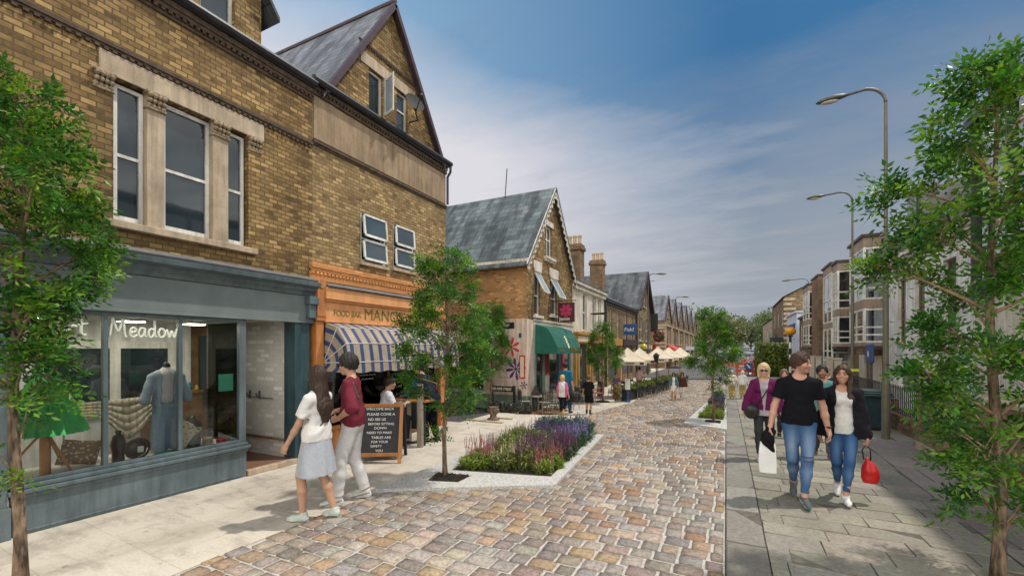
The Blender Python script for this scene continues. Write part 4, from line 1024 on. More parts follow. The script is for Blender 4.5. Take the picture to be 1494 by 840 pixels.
for y in (15.8, 16.15, 17.65, 18.0, 19.7): q.box(XC, XC + .10, y - .07, y + .07, 0, 2.0)
q.build('pilaster', 'yellow_paint', b4, bevel=.01)
q = MB(); q.box(XC, XC + .13, 15.7, 19.9, 2.02, 2.32); q.box(XC, XC + .2, 15.7, 19.9, 2.32, 2.42); q.build('fascia', 'ochre_paint', b4)
q = MB(); q.box(XC + .131, XC + .14, 15.9, 17.2, 2.06, 2.28); q.build('sign_panel', 'cream_canvas', b4)
b5 = terrace_house('brown_terrace_house', 'brown brick terrace house carrying the blue fish sign', 20.21, 28.0, XC, 4.12, 'brick_far', 'slate_dark', [(21.2, 21.8, 2.3, 3.75), (22.8, 23.4, 2.3, 3.75), (24.7, 25.3, 2.2, 3.7), (26.3, 26.9, 2.2, 3.7)], [(20.8, 23, .3, 1.9), (24, 27, .3, 1.9)], 1.7)
chimney(b5, -6.3, 22.9, 4.2, 6.45)
q = MB(); q.box(XC, XC + .13, 20.4, 23.6, 1.95, 2.3); q.box(XC, XC + .1, 20.4, 20.55, 0, 1.95); q.box(XC, XC + .1, 23.3, 23.5, 0, 1.95); q.build('shopfront', 'ochre_paint', b5)
q = MB(); q.box(XC, XC + .1, 24, 27.6, 1.95, 2.3); q.build('fascia', 'purple_black', b5)
q = MB(); q.tube([(XC + .06, 20.3, 4.1), (XC + .06, 20.3, 0)], .05, 8); q.tube([(XC + .06, 27.9, 4.1), (XC + .06, 27.9, 0)], .06, 8); q.build('downpipe', 'gutter_black', b5)
fs = thing('fish_sign', 'blue projecting sign reading Fish! on the brown terrace', 'sign', (XC, 23.9, 2.7))
q = MB(); q.box(XC + .1, XC + .78, 23.86, 23.94, 2.52, 3.10); q.build('board', 'navy_sign', fs); text('lettering', 'Fish!', .28, (XC + .15, 23.855, 2.72), FACE_Y, 'letter_white', fs, sx=1.0)
# gabled building
def gable_house(name, label, y0, y1, x, ez, az, wallm, roofm, wins, lower=(), trim='purple_black', over=.15, cat='house', group=None):
    t = thing(name, label, cat, (x, (y0 + y1) / 2, 0), 0, group)
    ym = (y0 + y1) / 2; k = (az - ez) / (ym - y0)
    w = MB(); wall(w, 'x', x, y0, y1, 0, az, list(wins) + list(lower), .1, clips=[(-k, 1, az - k * ym), (k, 1, az + k * ym)])
    wall(w, 'y', y0 + .003, -14, x, 0, ez); wall(w, 'y', y1 - .003, -14, x, 0, ez); w.build('wall', wallm, t)
    for h in wins: window(t, 'x', x, *h, .07, .06, bars=((h[2] + h[3]) / 2,), pmat='pane_cream' if h[3] < ez - .6 else 'pane_far', sill=.08)
    for h in lower: window(t, 'x', x, *h, .05, .05, pmat='pane_dark', fmat='wood_brown', name='shop_window')
    r = MB()
    for yb in (y0 - .03, y1 + .03):
        zb = az + .08 - k * (abs(yb - ym))
        E = [(x + over, ym, az + .08), (x + over, yb, zb), (-14, yb, zb), (-14, ym, az + .08)]
        r.poly(E); r.poly([(a, b, c - .07) for a, b, c in E]); r.poly([E[0], E[1], (E[1][0], E[1][1], E[1][2] - .07), (E[0][0], E[0][1], E[0][2] - .07)])
    r.build('roof', roofm, t, fixn=False)
    q = MB()
    for yb in (y0, y1): q.bar((x + over - .04, ym, az), (x + over - .04, yb, ez + .02), .08, .16)
    q.build('bargeboard', trim, t)
    return t
b6 = gable_house('dark_gable_house', 'brown brick house with a steep dark slate gable next to the fish sign terrace', 28.2, 33.6, XC, 4.2, 6.95, 'brick_far', 'slate_dark', [(29.1, 30.2, 2.3, 3.8), (31.4, 32.5, 2.3, 3.8), (30.4, 31.4, 4.6, 5.5)], [(28.8, 33, .3, 1.7)], over=.3)
q = MB(); q.box(XC, XC + .15, 28.4, 33.4, 1.75, 2.05); q.build('fascia', 'cream_canvas', b6)
q = MB(); q.box(XC + .1, XC + .6, 32.9, 33.0, 3.0, 4.3); o = tag(q.build('vertical_sign', 'black_paint', None), 'tall narrow black sign on the dark gabled house', 'sign')
fb = thing('hanging_flower_basket', 'pink hanging flower basket under the tall black sign', 'flower basket', (XC + .7, 32.7, 2.6))
q = MB(); q.smooth = True; q.lathe([(.05, -.35), (.25, -.2), (.32, 0)], (XC + .7, 32.7, 2.6), 12); q.build('basket', 'wood_brown', fb)
for mt, nn, sz in (('leaf', 160, .09), ('petal', 200, .08)):
    q = MB(); r_ = random.Random(8)
    for k in range(nn):
        d = Vector((r_.gauss(0, 1), r_.gauss(0, 1), r_.gauss(0, 1))).normalized(); c_ = Vector((XC + .7, 32.7, 2.7)) + Vector((d.x * .42, d.y * .42, d.z * .5)) * r_.uniform(.7, 1)
        q.col = (.06, .12, .03) if mt == 'leaf' else r_.choice([(.5, .03, .15), (.6, .12, .25), (.45, .02, .05)])
        a = d.orthogonal().normalized() * sz; b = d.cross(a); q.poly([c_ - a, c_ + b, c_ + a, c_ - b])
    q.build('foliage' if mt == 'leaf' else 'blooms', mt, fb, fixn=False)
sh = thing('red_shopfront_sign', 'red shop board under the pink flower basket', 'sign', (XC, 35.3, 1.6))
q = MB(); q.box(XC, XC + .25, 34.2, 36.6, 1.1, 2.1); q.build('board', 'red_paint', sh)
q = MB(); q.box(XC + .25, XC + .27, 34.5, 36.2, 1.75, 1.95); q.build('panel', 'cream_canvas', sh)
lg = thing('globe_lamp', 'yellow globe lamp on the wall of the dark gabled house', 'lamp', (XC, 28.6, 1.9)); q = MB(); q.ell((XC + .35, 28.6, 1.9), (.2, .2, .2)); q.build('globe', 'lime_globe', lg, smooth=True); q = MB(); q.tube([(XC, 28.6, 2.1), (XC + .35, 28.6, 2.12)], .025, 6); q.build('bracket', 'black_paint', lg)
# side-on brick house at the head of the gabled row
spac = [(41.5, 46.2), (46.6, 52.6), (53.0, 59.2), (59.6, 66.4), (66.8, 74.8), (75.2, 84)]
azs = [6.75, 7.0, 7.25, 7.45, 7.65, 7.8]
words = ['nearest', 'second', 'third', 'fourth', 'fifth', 'farthest']
for k, ((y0, y1), az) in enumerate(zip(spac, azs)):
    ym = (y0 + y1) / 2; wd = (y1 - y0)
    t = gable_house('gabled_row_house', words[k] + ' steep gabled stone house of the row behind the cafe parasols', y0, y1, XC, 4.3, az, 'brick_far', 'slate_purple', [(y0 + wd * .14, y0 + wd * .42, 2.2, 3.6), (y0 + wd * .58, y0 + wd * .86, 2.2, 3.6), (ym - .5, ym + .5, 4.7, 5.5)], [(y0 + .4, y1 - .4, .3, 1.5)], over=.1, group='steep gabled houses in a row')
    q = MB(); q.box(XC + .002, XC + .12, y0, y1, 3.85, 3.98); q.box(XC + .002, XC + .09, y0, y0 + .3, 0, 3.85); q.box(XC + .002, XC + .09, y1 - .3, y1, 0, 3.85); q.build('stone_trim', 'stone_tan', t)
    if k == 0:
        q = MB()
        for j in range(10): q.box(XC - .6 - .2 * (j % 2), XC + .03, y0 - .05, y0 + .3, .5 + j * .34, .5 + j * .34 + .17)
        q.box(-12, XC, y0 - .06, y0, 3.8, 3.95); q.build('quoin', 'stone_tan', t)
    q = MB(); q.box(XC + .01, XC + .25, y0 + .35, y1 - .35, 1.55, 2.05); q.build('fascia', ['red_paint', 'red_paint', 'ochre_paint', 'blue_white_render', 'white_paint', 'navy_sign'][k], t)
    if k in (0, 3): chimney(t, -7.6 - k * .3, y0 + .3, 5.2, az + .75, 4)
aw = thing('red_awning', 'faded red awning on the nearest gabled house of the row', 'awning', (XC, 44, 1.9)); q = MB(); q.prism([(XC + .26, 2.1), (XC + 1.6, 1.35), (XC + 1.6, 1.15), (XC + .26, 1.9)], 'y', 41.9, 45.8); q.build('canopy', 'barrier_red', aw)
t = gable_house('end_of_row_house', 'flat brown end house beyond the gabled row', 85, 104, XC - .3, 7.6, 8.0, 'brick_brown', 'slate_dark', [(90, 92, 2.5, 4), (96, 98, 2.5, 4)], over=.1)

# ================================================================== right side
# glazed building right of the frame
rg = thing('glazed_building', 'modern building with a glass upper storey behind the foreground right tree', 'building', (4.6, 9.3, 0))
w = MB(); wall(w, 'x', 4.6, 6.2, 12.6, 0, 2.9, [(7.0, 8.6, 1.2, 2.5), (9.4, 11.0, 1.2, 2.5)], .1, out=-1); wall(w, 'y', 6.2, 4.6, 12, 0, 2.9); wall(w, 'y', 12.6, 4.6, 12, 0, 6.3); wall(w, 'x', 12, 6.2, 12.6, 0, 6.4); w.build('wall', 'cream_render', rg)
for h in ((7.0, 8.6, 1.2, 2.5), (9.4, 11.0, 1.2, 2.5)): window(rg, 'x', 4.6, *h, .06, .05, vbars=((h[0] + h[1]) / 2,), out=-1, pmat='pane_far')
q = MB(); q.box(4.62, 4.64, 6.2, 12.6, 2.95, 6.42); q.build('glass_wall', 'sky_glass', rg)
q = MB()
for y in (6.25, 7.5, 8.75, 10.0, 11.25, 12.55): q.box(4.54, 4.66, y - .03, y + .03, 2.9, 6.45)
q.box(4.5, 4.7, 6.2, 12.62, 2.86, 2.95); q.box(4.45, 4.75, 6.15, 12.65, 6.42, 6.56); q.build('glazing_frame', 'gutter_black', rg)
q = MB(); q.box(4.45, 12, 6.15, 12.65, 6.565, 6.66); q.build('roof', 'lead_grey', rg)
q = MB(); q.box(4.9, 5.0, 6.3, 12.5, 2.95, 6.4); q.box(5, 11.9, 6.3, 12.5, 2.9, 2.95); q.build('interior', 'pale_brown_panel', rg)
# white house
rw = thing('white_rendered_house', 'white rendered house with brown mansard roof beside the bay window flats', 'house', (4.6, 15.5, 0))
w = MB(); hw = [(13.4, 14.1, 2.0, 3.9), (15.2, 15.9, 2.0, 3.9), (16.6, 17.3, 2.0, 3.9)]; hl = [(13.4, 14.6, .5, 1.5), (15.6, 17.2, .5, 1.5)]
wall(w, 'x', 4.6, 12.64, 18.3, 0, 4.55, hw + hl, .12, out=-1); wall(w, 'y', 18.3, 4.6, 12, 0, 4.55); wall(w, 'y', 12.64, 4.6, 12, 0, 4.55); w.build('wall', 'white_render', rw)
for h in hw: window(rw, 'x', 4.6, *h, .09, .05, bars=((h[2] + h[3]) / 2,), out=-1, pmat='pane_far', fmat='wood_brown', sill=.06)
for h in hl: window(rw, 'x', 4.6, *h, .07, .05, out=-1, pmat='pane_dark')
r = MB(); r.swap = True
r.poly([(4.4, 12.64, 4.58), (4.4, 18.3, 4.58), (5.5, 18.3, 6.1), (5.5, 12.64, 6.1)]); r.poly([(5.5, 12.64, 6.1), (5.5, 18.3, 6.1), (12, 18.3, 6.4), (12, 12.64, 6.4)]); r.poly([(4.4, 18.3, 4.58), (12, 18.3, 4.58), (12, 18.3, 6.4), (5.5, 18.3, 6.1)]); r.poly([(4.4, 12.64, 4.58), (12, 12.64, 4.58), (12, 12.64, 6.4), (5.5, 12.64, 6.1)]); r.build('roof', 'roof_brown', rw)
q = MB(); q.box(4.38, 4.6, 12.64, 18.3, 4.44, 4.57)
for k in range(28): q.box(4.45, 4.598, 12.7 + k * .2, 12.8 + k * .2, 4.34, 4.44)
q.build('eaves_cornice', 'white_paint_warm', rw)
q = MB(); q.box(4.75, 6.2, 16.0, 17.0, 5.0, 6.3); do = q.build('dormer', 'lead_grey', rw); q = MB(); q.box(4.70, 4.74, 16.15, 16.85, 5.15, 6.05); q.build('dormer_window', 'pane_blue', do)
q = MB(); q.box(6.0, 6.9, 18.0, 18.28, 5.6, 7.0); q.build('chimney', 'lead_grey', rw)
# low boundary wall with railings
bw_ = thing('boundary_wall', 'brown brick boundary wall running behind the foreground right tree', 'wall', (3.05, 8, 0))
q = MB(); q.box(3.05, 3.27, 4.6, 10.4, 0, 1.06); q.build('brickwork', 'brick_wall', bw_)
q = MB(); q.box(3.02, 3.30, 4.58, 10.42, 1.063, 1.13); q.build('coping', 'stone_tan', bw_, bevel=.01)
q = MB(); q.box(3.0, 3.045, 4.6, 10.4, 0, .12); q.build('footing', 'stone_tan', bw_)
hr = thing('wall_handrail', 'thin black metal handrail fixed along the brown boundary wall', 'railing', (2.98, 7, 0))
q = MB()
for y in (5.4, 6.6, 7.8): q.tube([(2.95, y, 0), (2.95, y, .82)], .018, 6)
q.tube([(2.95, 5.3, .82), (2.95, 7.9, .82)], .016, 6); q.tube([(2.95, 5.3, .45), (2.95, 7.9, .45)], .012, 6); q.build('rail', 'black_paint', hr)
lw = thing('low_garden_wall', 'low brick wall topped with black railings before the white house', 'wall', (3.3, 13, 0))
q = MB(); q.box(3.25, 3.45, 10.44, 16.8, 0, .36); q.box(3.22, 3.48, 10.44, 10.75, 0, .62); q.box(3.2, 3.48, 13.0, 13.3, 0, .62); q.build('brickwork', 'brick_wall', lw)
q = MB()
for k in range(50): q.tube([(3.35, 10.9 + k * .115, .36), (3.35, 10.9 + k * .115, .98)], .010, 5)
q.tube([(3.35, 10.8, .92), (3.35, 16.7, .92)], .014, 5); q.tube([(3.35, 10.8, .45), (3.35, 16.7, .45)], .012, 5); q.build('railing', 'black_paint', lw)
# flats with stepped glazed bays
fl = thing('bay_window_flats', 'brown brick flats with stepped white glazed bays along the right pavement', 'apartment building', (4.6, 25, 0))
w = MB(); wall(w, 'x', 4.65, 18.35, 32.5, 0, 5.3, out=-1); wall(w, 'y', 18.35, 4.65, 12, 0, 5.3); wall(w, 'y', 32.5, 4.65, 12, 0, 5.3); wall(w, 'x', 12, 18.35, 32.5, 0, 5.3); w.build('wall', 'brick_brown', fl)
q = MB(); q.box(4.5, 12, 18.3, 32.55, 5.305, 5.42); q.build('roof', 'gutter_black', fl)
def glazed_bay(y0, y1, xf, z0, z1, rows, cap=.34):
    q = MB(); q.box(xf, 4.64, y0, y1, z0, z0 + .12); q.box(xf, 4.64, y0, y1, z1, z1 + cap); q.box(xf, 4.64, y0, y1, rows[0][1], rows[1][0]); q.box(xf + .12, 4.645, y0 + .12, y1 - .12, z0 + .1, z1); bo = q.build('bay', 'pale_brown_panel', fl)
    q = MB(); q.box(xf - .07, 4.7, y0 - .07, y1 + .07, z1 + cap + .002, z1 + cap + .09); q.build('bay_cap', 'purple_black', bo); q = MB(); q.box(xf - .02, 4.64, y0 - .02, y1 + .02, z0 - .1, z0 - .002); q.build('bay_base', 'purple_black', bo)
    q = MB(); g_ = MB(); c_ = MB()
    for a, b in rows:
        # frames on the street face
        for yy in (y0, (y0 + y1) / 2 - .03, y1 - .07): q.box(xf, xf + .07, yy, yy + .07, a, b)
        for zz in (a, a + (b - a) * .22, a + (b - a) * .45, b - .07): q.box(xf + .005, xf + .065, y0 + .07, y1 - .07, zz, zz + .06)
        for xx in (xf + .002, 4.57): q.box(xx, xx + .07, y0 - .001, y0 + .06, a + .001, b - .001)
        for zz in (a, a + (b - a) * .2, a + (b - a) * .42, b - .07): q.box(xf + .072, 4.57, y0 + .004, y0 + .055, zz, zz + .055)
        g_.box(xf + .03, xf + .036, y0 + .06, y1 - .06, a, b); g_.box(xf + .06, 4.57, y0 + .03, y0 + .036, a, b)
        c_.box(xf + .1, xf + .11, y0 + .1, y1 - .1, a, b); c_.box(xf + .11, 4.6, y0 + .1, y0 + .11, a, b)
    fo = q.build('window_frame', 'white_paint', bo); g_.build('pane', 'sky_glass', fo); c_.build('curtain', 'curtain', fo)
glazed_bay(18.5, 20.4, 4.02, 1.88, 5.2, [(2.0, 3.15), (3.45, 5.2)])
glazed_bay(22.5, 23.4, 4.02, 1.88, 5.05, [(2.0, 3.15), (3.45, 5.05)])
glazed_bay(23.45, 25.4, 3.98, .6, 5.15, [(.8, 2.7), (2.95, 5.15)])
glazed_bay(29.8, 31.8, 3.98, 1.88, 5.05, [(2.0, 3.15), (3.45, 5.05)])
q = MB(); q.box(3.98, 4.64, 26.6, 28.6, .9, 5.45); q.build('brick_tower', 'brick_brown', fl); q = MB(); q.box(3.92, 4.7, 26.55, 28.65, 5.453, 5.53); q.build('tower_cap', 'gutter_black', fl)
q = MB()
for y in (19.0, 20.9, 22.8, 24.6, 27.2, 30.4): q.box(4.58, 4.645, y, y + .8, 0, 1.55)
q.build('garage_door', 'cream_wall', fl)
q = MB()
for y in (20.6, 21.3, 25.6, 26.1): q.box(4.6, 4.647, y, y + .5, 2.1, 3.1)
q.build('slot_window', 'pane_far', fl)
for y, lb in ((21.3, 'pale gate pier nearest the bay window flats board'), (23.0, 'second pale gate pier along the stepped flats'), (25.6, 'third pale gate pier, before the brick tower'), (27.5, 'farthest pale gate pier, past the brick tower')):
    q = MB(); q.box(3.75, 3.95, y, y + .25, 0, 1.35); q.box(3.72, 3.98, y - .03, y + .28, 1.352, 1.42); tag(q.build('gate_pier', 'cream_wall', None), lb, 'gate pier', 'gate piers before the flats')
bs = thing('estate_board', 'blue estate board on the brick wall beside the bay window flats', 'sign', (4.5, 18.1, 1.6)); q = MB(); q.box(3.95, 4.02, 17.2, 17.9, 1.35, 1.95); q.build('board', 'navy_sign', bs, bevel=.05); q = MB(); q.tube([(3.985, 17.55, 0), (3.985, 17.55, 1.35)], .03, 6); q.build('post', 'galv_steel', bs); text('lettering', 'A', .3, (3.948, 17.7, 1.52), (R(90), 0, R(-90)), 'letter_white', bs)
# far right: pink-windowed house, blue-white shop, stone house, more
def block(name, label, x, y0, y1, ez, wallm, wins, roof=None, rise=0, cat='house', fm='white_paint', pm='pane_far'):
    t = thing(name, label, cat, (x, (y0 + y1) / 2, 0))
    w = MB(); wall(w, 'x', x, y0, y1, 0, ez, wins, .12, out=-1); wall(w, 'y', y0, x, x + 9, 0, ez); wall(w, 'y', y1, x, x + 9, 0, ez); w.build('wall', wallm, t)
    for h in wins: window(t, 'x', x, *h, .06, .08, bars=((h[2] + h[3]) / 2,), out=-1, fmat=fm, pmat=pm)
    r = MB(); r.swap = True
    if rise:
        r.poly([(x - .2, y0 - .2, ez), (x - .2, y1, ez), (x + 3.5, y1, ez + rise), (x + 3.5, y0 - .2, ez + rise)]); r.poly([(x + 3.5, y0 - .2, ez + rise), (x + 3.5, y1, ez + rise), (x + 9, y1, ez), (x + 9, y0 - .2, ez)])
        w = MB(); w.poly([(x, y0 + .01, ez), (x + 9, y0 + .01, ez), (x + 3.5, y0 + .01, ez + rise - .05)]); w.build('gable', wallm, t)
    else: r.box(x - .12, x + 9, y0 - .1, y1 + .1, ez + .003, ez + .16)
    r.build('roof', roof or 'gutter_black', t)
    return t
block('small_brick_house', 'small brown house with tall pale windows past the stepped flats', 4.6, 33.5, 38.5, 3.9, 'brick_brown', [(34.2, 35, 1.9, 3.5), (35.8, 36.6, 1.9, 3.5), (37.2, 38, 1.9, 3.5)], pm='pane_cream')
bs2 = block('blue_white_shop', 'pale blue and white shop between the small brown house and the stone house', 4.55, 39.5, 46, 4.5, 'blue_white_render', [(40.5, 41.5, 1.4, 2.6), (43.5, 44.6, 1.4, 2.6)], roof='blue_white_render', cat='shop')
q = MB(); q.box(4.46, 4.54, 40.4, 45, 3.4, 3.75); q.build('sign_lettering_panel', 'navy_sign', bs2)
sh2 = block('stone_gabled_house', 'stone house with dark hipped gable and pale quoins in the right distance', 4.6, 48, 62, 6.6, 'brick_far', [(50, 51.2, 1.6, 3), (54, 55.2, 1.6, 3), (50, 51.2, 4, 5.6), (54, 55.2, 4, 5.6), (58, 59.2, 4, 5.6)], 'slate_dark', 2.0)
q = MB()
for j in range(14): q.box(4.5, 5.15 + .3 * (j % 2), 47.9, 48.35, .4 + j * .45, .62 + j * .45)
q.build('quoin', 'stone_tan', sh2)
block('far_cream_house', 'farthest cream house on the right before the distant trees', 4.9, 66, 84, 5.6, 'stone_tan', [(68, 69.5, 3, 4.6), (73, 74.5, 3, 4.6), (78, 79.5, 3, 4.6)], 'slate_dark', 1.5)
q = MB(); q.box(4.0, 4.06, 55.5, 58.5, 2.3, 3.6); bo = tag(q.build('billboard', 'sage_paint', None), 'pale green board hung before the stone house', 'billboard')
q = MB(); q.box(3.3, 4.4, 47.0, 47.1, 2.0, 2.8); tag(q.build('shop_blade_sign', 'black_paint', None), 'dark blade sign above the round hedge', 'sign')
# ================================================================== street lamps
def lamp(x, y, h, arm, head, label, d=1):
    """tapered column, bent arm reaching along -x*d, cobra head"""
    t = thing('street_lamp', label, 'street lamp', (x, y, 0), 0, 'street lamps along the road')
    q = MB(); q.lathe([(.07, 0), (.07, 1.1), (.05, 1.25), (.046, h * .55)], (x, y, 0), 12); q.lathe([(.046, h * .55), (.034, h * .56), (.029, h - .35)], (x, y, 0), 12); q.build('column', 'lamp_post', t, smooth=False)
    P = []
    for k in range(9):
        a = math.pi / 2 * k / 8; P.append((x - d * .35 * (1 - math.cos(a)), y, h - .35 + .35 * math.sin(a)))
    P.append((x - d * arm, y, h - .04)); q = MB(); q.tube(P, [.029] * 9 + [.024], 10); q.build('arm', 'galv_steel', t, smooth=True)
    q = MB(); hx = x - d * arm
    rings = []
    for u, wv, hv in ((0, .035, .035), (.12, .06, .05), (.3, .10, .075), (.55, .10, .07), (.78, .06, .045), (.86, .02, .015)):
        L = head * u; cz = h - .045 - .05 * u
        rings.append([(hx - d * L, y + wv * math.cos(b), cz + hv * math.sin(b) * (1 if math.sin(b) > 0 else .6)) for b in [2 * math.pi * j / 12 for j in range(12)]])
    q.tube_rings(rings); ho = q.build('lamp_head', 'lamp_head', t, smooth=True)
    q = MB(); q.ell((hx - d * head * .48, y, h - .105), (head * .26, .07, .04), 12, 6); q.build('lens', 'cream_wall', ho, smooth=True)
    return t
l1 = lamp(2.77, 11.1, 7.02, .62, .62, 'tall street lamp nearest the foreground right tree, yellow band none')
l1['label'] = 'tallest and nearest street lamp, rising behind the foreground right tree'
l2 = lamp(3.6, 17.87, 6.97, .75, .6, 'street lamp with a yellow band on its post before the bay flats')
q = MB(); q.box(3.6 - .16, 3.6 + .16, 17.87 - .1, 17.87 + .1, 1.05, 1.13); q.build('yellow_band', 'yellow_band', l2)
lamp(5.2, 38.77, 6.96, 1.0, .8, 'street lamp showing above the roofs of the stepped flats')
lamp(6.3, 71.2, 6.95, 1.2, 1.0, 'farthest street lamp on the right, beyond the stone house')
lamp(-5.0, 30.9, 6.86, .55, .75, 'street lamp in front of the dark gabled house', -1)
lamp(-4.9, 46.7, 6.96, .6, .8, 'street lamp in front of the gabled row', -1)
q = MB(); 
# television aerial on the row
q.tube([(-7.2, 42, 6.6), (-7.2, 42, 8.0)], .03, 6); q.tube([(-7.6, 42, 7.9), (-6.2, 42, 8.0)], .02, 5)
for k in range(5): q.tube([(-7.5 + k * .3, 41.7, 7.92 + k * .02), (-7.5 + k * .3, 42.3, 7.92 + k * .02)], .012, 4)
tag(q.build('television_aerial', 'gutter_black', None), 'branched television aerial above the first gabled row house', 'aerial')
# zebra crossing beacon, hedge, barriers, vehicles
bc = thing('crossing_beacon', 'black and white striped crossing beacon with amber globe by the hedge', 'beacon', (3.22, 30.8, 0))
q = MB()
for k in range(7):
    q.mi = k % 2; q.lathe([(.07, k * .36), (.07, k * .36 + .36)], (3.22, 30.8, 0), 10)
q.mi = 0; q.lathe([(.16, 2.50), (.2, 2.53), (.08, 2.56)], (3.22, 30.8, 0), 12); q.build('pole', ['black_paint', 'white_paint'], bc)
q = MB(); q.ell((3.22, 30.8, 2.82), (.30, .30, .26)); q.build('globe', 'amber', bc, smooth=True)
def leafblob(name, label, c, r, n, size, cols, cat, seed=1, corem='hedge_core', squash=1.0, box=False):
    t = thing(name, label, cat, (c[0], c[1], 0)); rr = random.Random(seed)
    q = MB()
    if box: q.box(c[0] - r[0] * .82, c[0] + r[0] * .82, c[1] - r[1] * .85, c[1] + r[1] * .85, 0, c[2] + r[2] * .8)
    else: q.ell(c, (r[0] * .8, r[1] * .8, r[2] * .8))
    q.build('branches', corem, t, bevel=.1 if box else 0)
    q = MB()
    for k in range(n):
        if box:
            f = rr.choice('xyXYzz'); u, v = rr.uniform(-1, 1), rr.uniform(-1, 1)
            d = {'x': (-1, u, v), 'X': (1, u, v), 'y': (u, -1, v), 'Y': (u, 1, v), 'z': (u, v, 1)}[f]; d = Vector(d)
        else: d = Vector((rr.gauss(0, 1), rr.gauss(0, 1), rr.gauss(0, 1))).normalized()
        jit = 1 + rr.uniform(-.14, .08) + .07 * math.sin(d.x * 7 + d.z * 5) * math.sin(d.y * 6 + 2)
        p = Vector((c[0] + d.x * r[0] * jit, c[1] + d.y * r[1] * jit, c[2] + d.z * r[2] * jit))
        if p.z < .02: p.z = rr.uniform(.02, .3)
        nrm = (d.normalized() + Vector((rr.gauss(0, .6), rr.gauss(0, .6), rr.gauss(0, .6)))).normalized(); a = nrm.orthogonal().normalized(); a = Matrix.Rotation(rr.uniform(0, 6.3), 3, nrm) @ a; b = nrm.cross(a)
        s = size * rr.uniform(.6, 1.3); cc = rr.choice(cols); kk = rr.uniform(.75, 1.25); q.col = tuple(x * kk for x in cc)
        q.poly([p - a * s, p + b * s * .55, p + a * s, p - b * s * .55])
    q.build('foliage', 'leaf', t, fixn=False)
    return t
hg = [(.10, .15, .02), (.14, .19, .025), (.07, .11, .02), (.18, .22, .03)]
leafblob('clipped_hedge', 'bright green clipped hedge beside the crossing beacon', (2.45, 33.7, 1.0), (.85, 1.4, 1.05), 5200, .085, hg, 'hedge', 3, box=True)
def barrier(c, n, ang, label):
    t = thing('road_barrier', label, 'barrier', (c[0], c[1], 0), 0, 'red road works barriers')
    for k in range(n):
        q = MB(); x = c[0] + k * 1.25 * math.cos(ang); y = c[1] + k * 1.25 * math.sin(ang); ux, uy = math.cos(ang) * .58, math.sin(ang) * .58
        q.obox((x, y, .62), (ux, uy, 0), (-uy * .06, ux * .06, 0), (0, 0, .12)); q.obox((x, y, .30), (ux, uy, 0), (-uy * .06, ux * .06, 0), (0, 0, .09))
        for s_ in (-.8, .8): q.obox((x + ux * s_, y + uy * s_, .36), (ux * .07, uy * .07, 0), (-uy * .08, ux * .08, 0), (0, 0, .36)); q.obox((x + ux * s_, y + uy * s_, .03), (ux * .1, uy * .1, 0), (-uy * .5, ux * .5, 0), (0, 0, .03))
        po = q.build('barrier_panel', 'barrier_red', t)
        q = MB(); q.obox((x, y, .62), (ux * .6, uy * .6, 0), (-uy * .066, ux * .066, 0), (0, 0, .045)); q.build('reflective_strip', 'white_paint', po)
barrier((.9, 33.2), 4, .12, 'nearer red and white road works barrier behind the purple cardigan woman')
barrier((-1.5, 47), 6, .55, 'longer red barrier farther up the empty road')
ad = thing('road_sign_disc', 'round blue arrow disc on the near road works barrier', 'road sign', (1.1, 33.0, 0)); q = MB(); q.tube([(1.1, 32.95, .62), (1.1, 32.98, .62)], .26, 16); q.build('disc', 'navy_sign', ad); q = MB(); q.bar((1.0, 32.94, .74), (1.2, 32.94, .5), .08, .01, up=(0, 1, 0)); q.build('arrow', 'white_paint', ad); q = MB(); q.tube([(1.1, 33.02, 0), (1.1, 33.02, .7)], .03, 6); q.build('post', 'galv_steel', ad)
def car(x, y, rz, body, label, van=False):
    t = thing('van' if van else 'parked_car', label, 'van' if van else 'car', (x, y, 0), rz)
    L, W = (2.3, .95) if van else (2.1, .87); Hh = 2.1 if van else 1.42
    q = MB()
    prof = [(-L, .3), (-L, .9), (-L * .72, 1.0), (-L * .5, Hh), (L * .98, Hh), (L, .9), (L, .3)] if van else [(-L, .32), (-L * .98, .75), (-L * .45, .92), (-L * .15, Hh), (L * .55, Hh), (L * .85, .98), (L, .9), (L, .32)]
    q.prism([(a, b) for a, b in prof], 'x', -W, W); q.build('body', body, t, local=True, bevel=.1)
    q = MB()
    if van: q.prism([(-L * .73, 1.05), (-L * .53, Hh - .12), (-L * .51, Hh - .12), (-L * .70, 1.05)], 'x', -W * .9, W * .9)
    else:
        q.prism([(-L * .47, .93), (-L * .18, Hh - .06), (-L * .12, Hh - .1), (-L * .42, .93)], 'x', -W * .88, W * .88); q.prism([(L * .84, 1.0), (L * .58, Hh - .08), (L * .55, Hh - .1), (L * .8, 1.0)], 'x', -W * .88, W * .88)
        q.prism([(-L * .36, .95), (-L * .14, Hh - .12), (L * .5, Hh - .12), (L * .7, .98)], 'x', -W - .012, W + .012)
    q.build('window', 'pane_dark', t, local=True)
    for sx in (-1, 1):
        for yy in (-L * .62, L * .6):
            q = MB(); q.tube([(sx * W * .82, yy, .33), (sx * (W + .02), yy, .33)], .33, 18); wo = q.build('wheel', 'tyre', t, local=True); q = MB(); q.tube([(sx * (W + .021), yy, .33), (sx * (W + .03), yy, .33)], .2, 14); q.build('rim', 'galv_steel', wo, local=True)
        q = MB(); q.ell((sx * W * .72, -L * .985, .68), (.16, .05, .09), 10, 6); q.build('headlight', 'white_paint', t, local=True)
    return t
car(-.6, 64, .1, 'car_grey', 'grey car parked far up the road past the red barriers')
car(3.2, 118, .05, 'car_grey', 'pale van approaching far up the road', True)
car(4.6, 126, .05, 'car_grey', 'distant grey car behind the pale van')
car(1.4, 132, -.05, 'car_white', 'distant white car under the far trees')
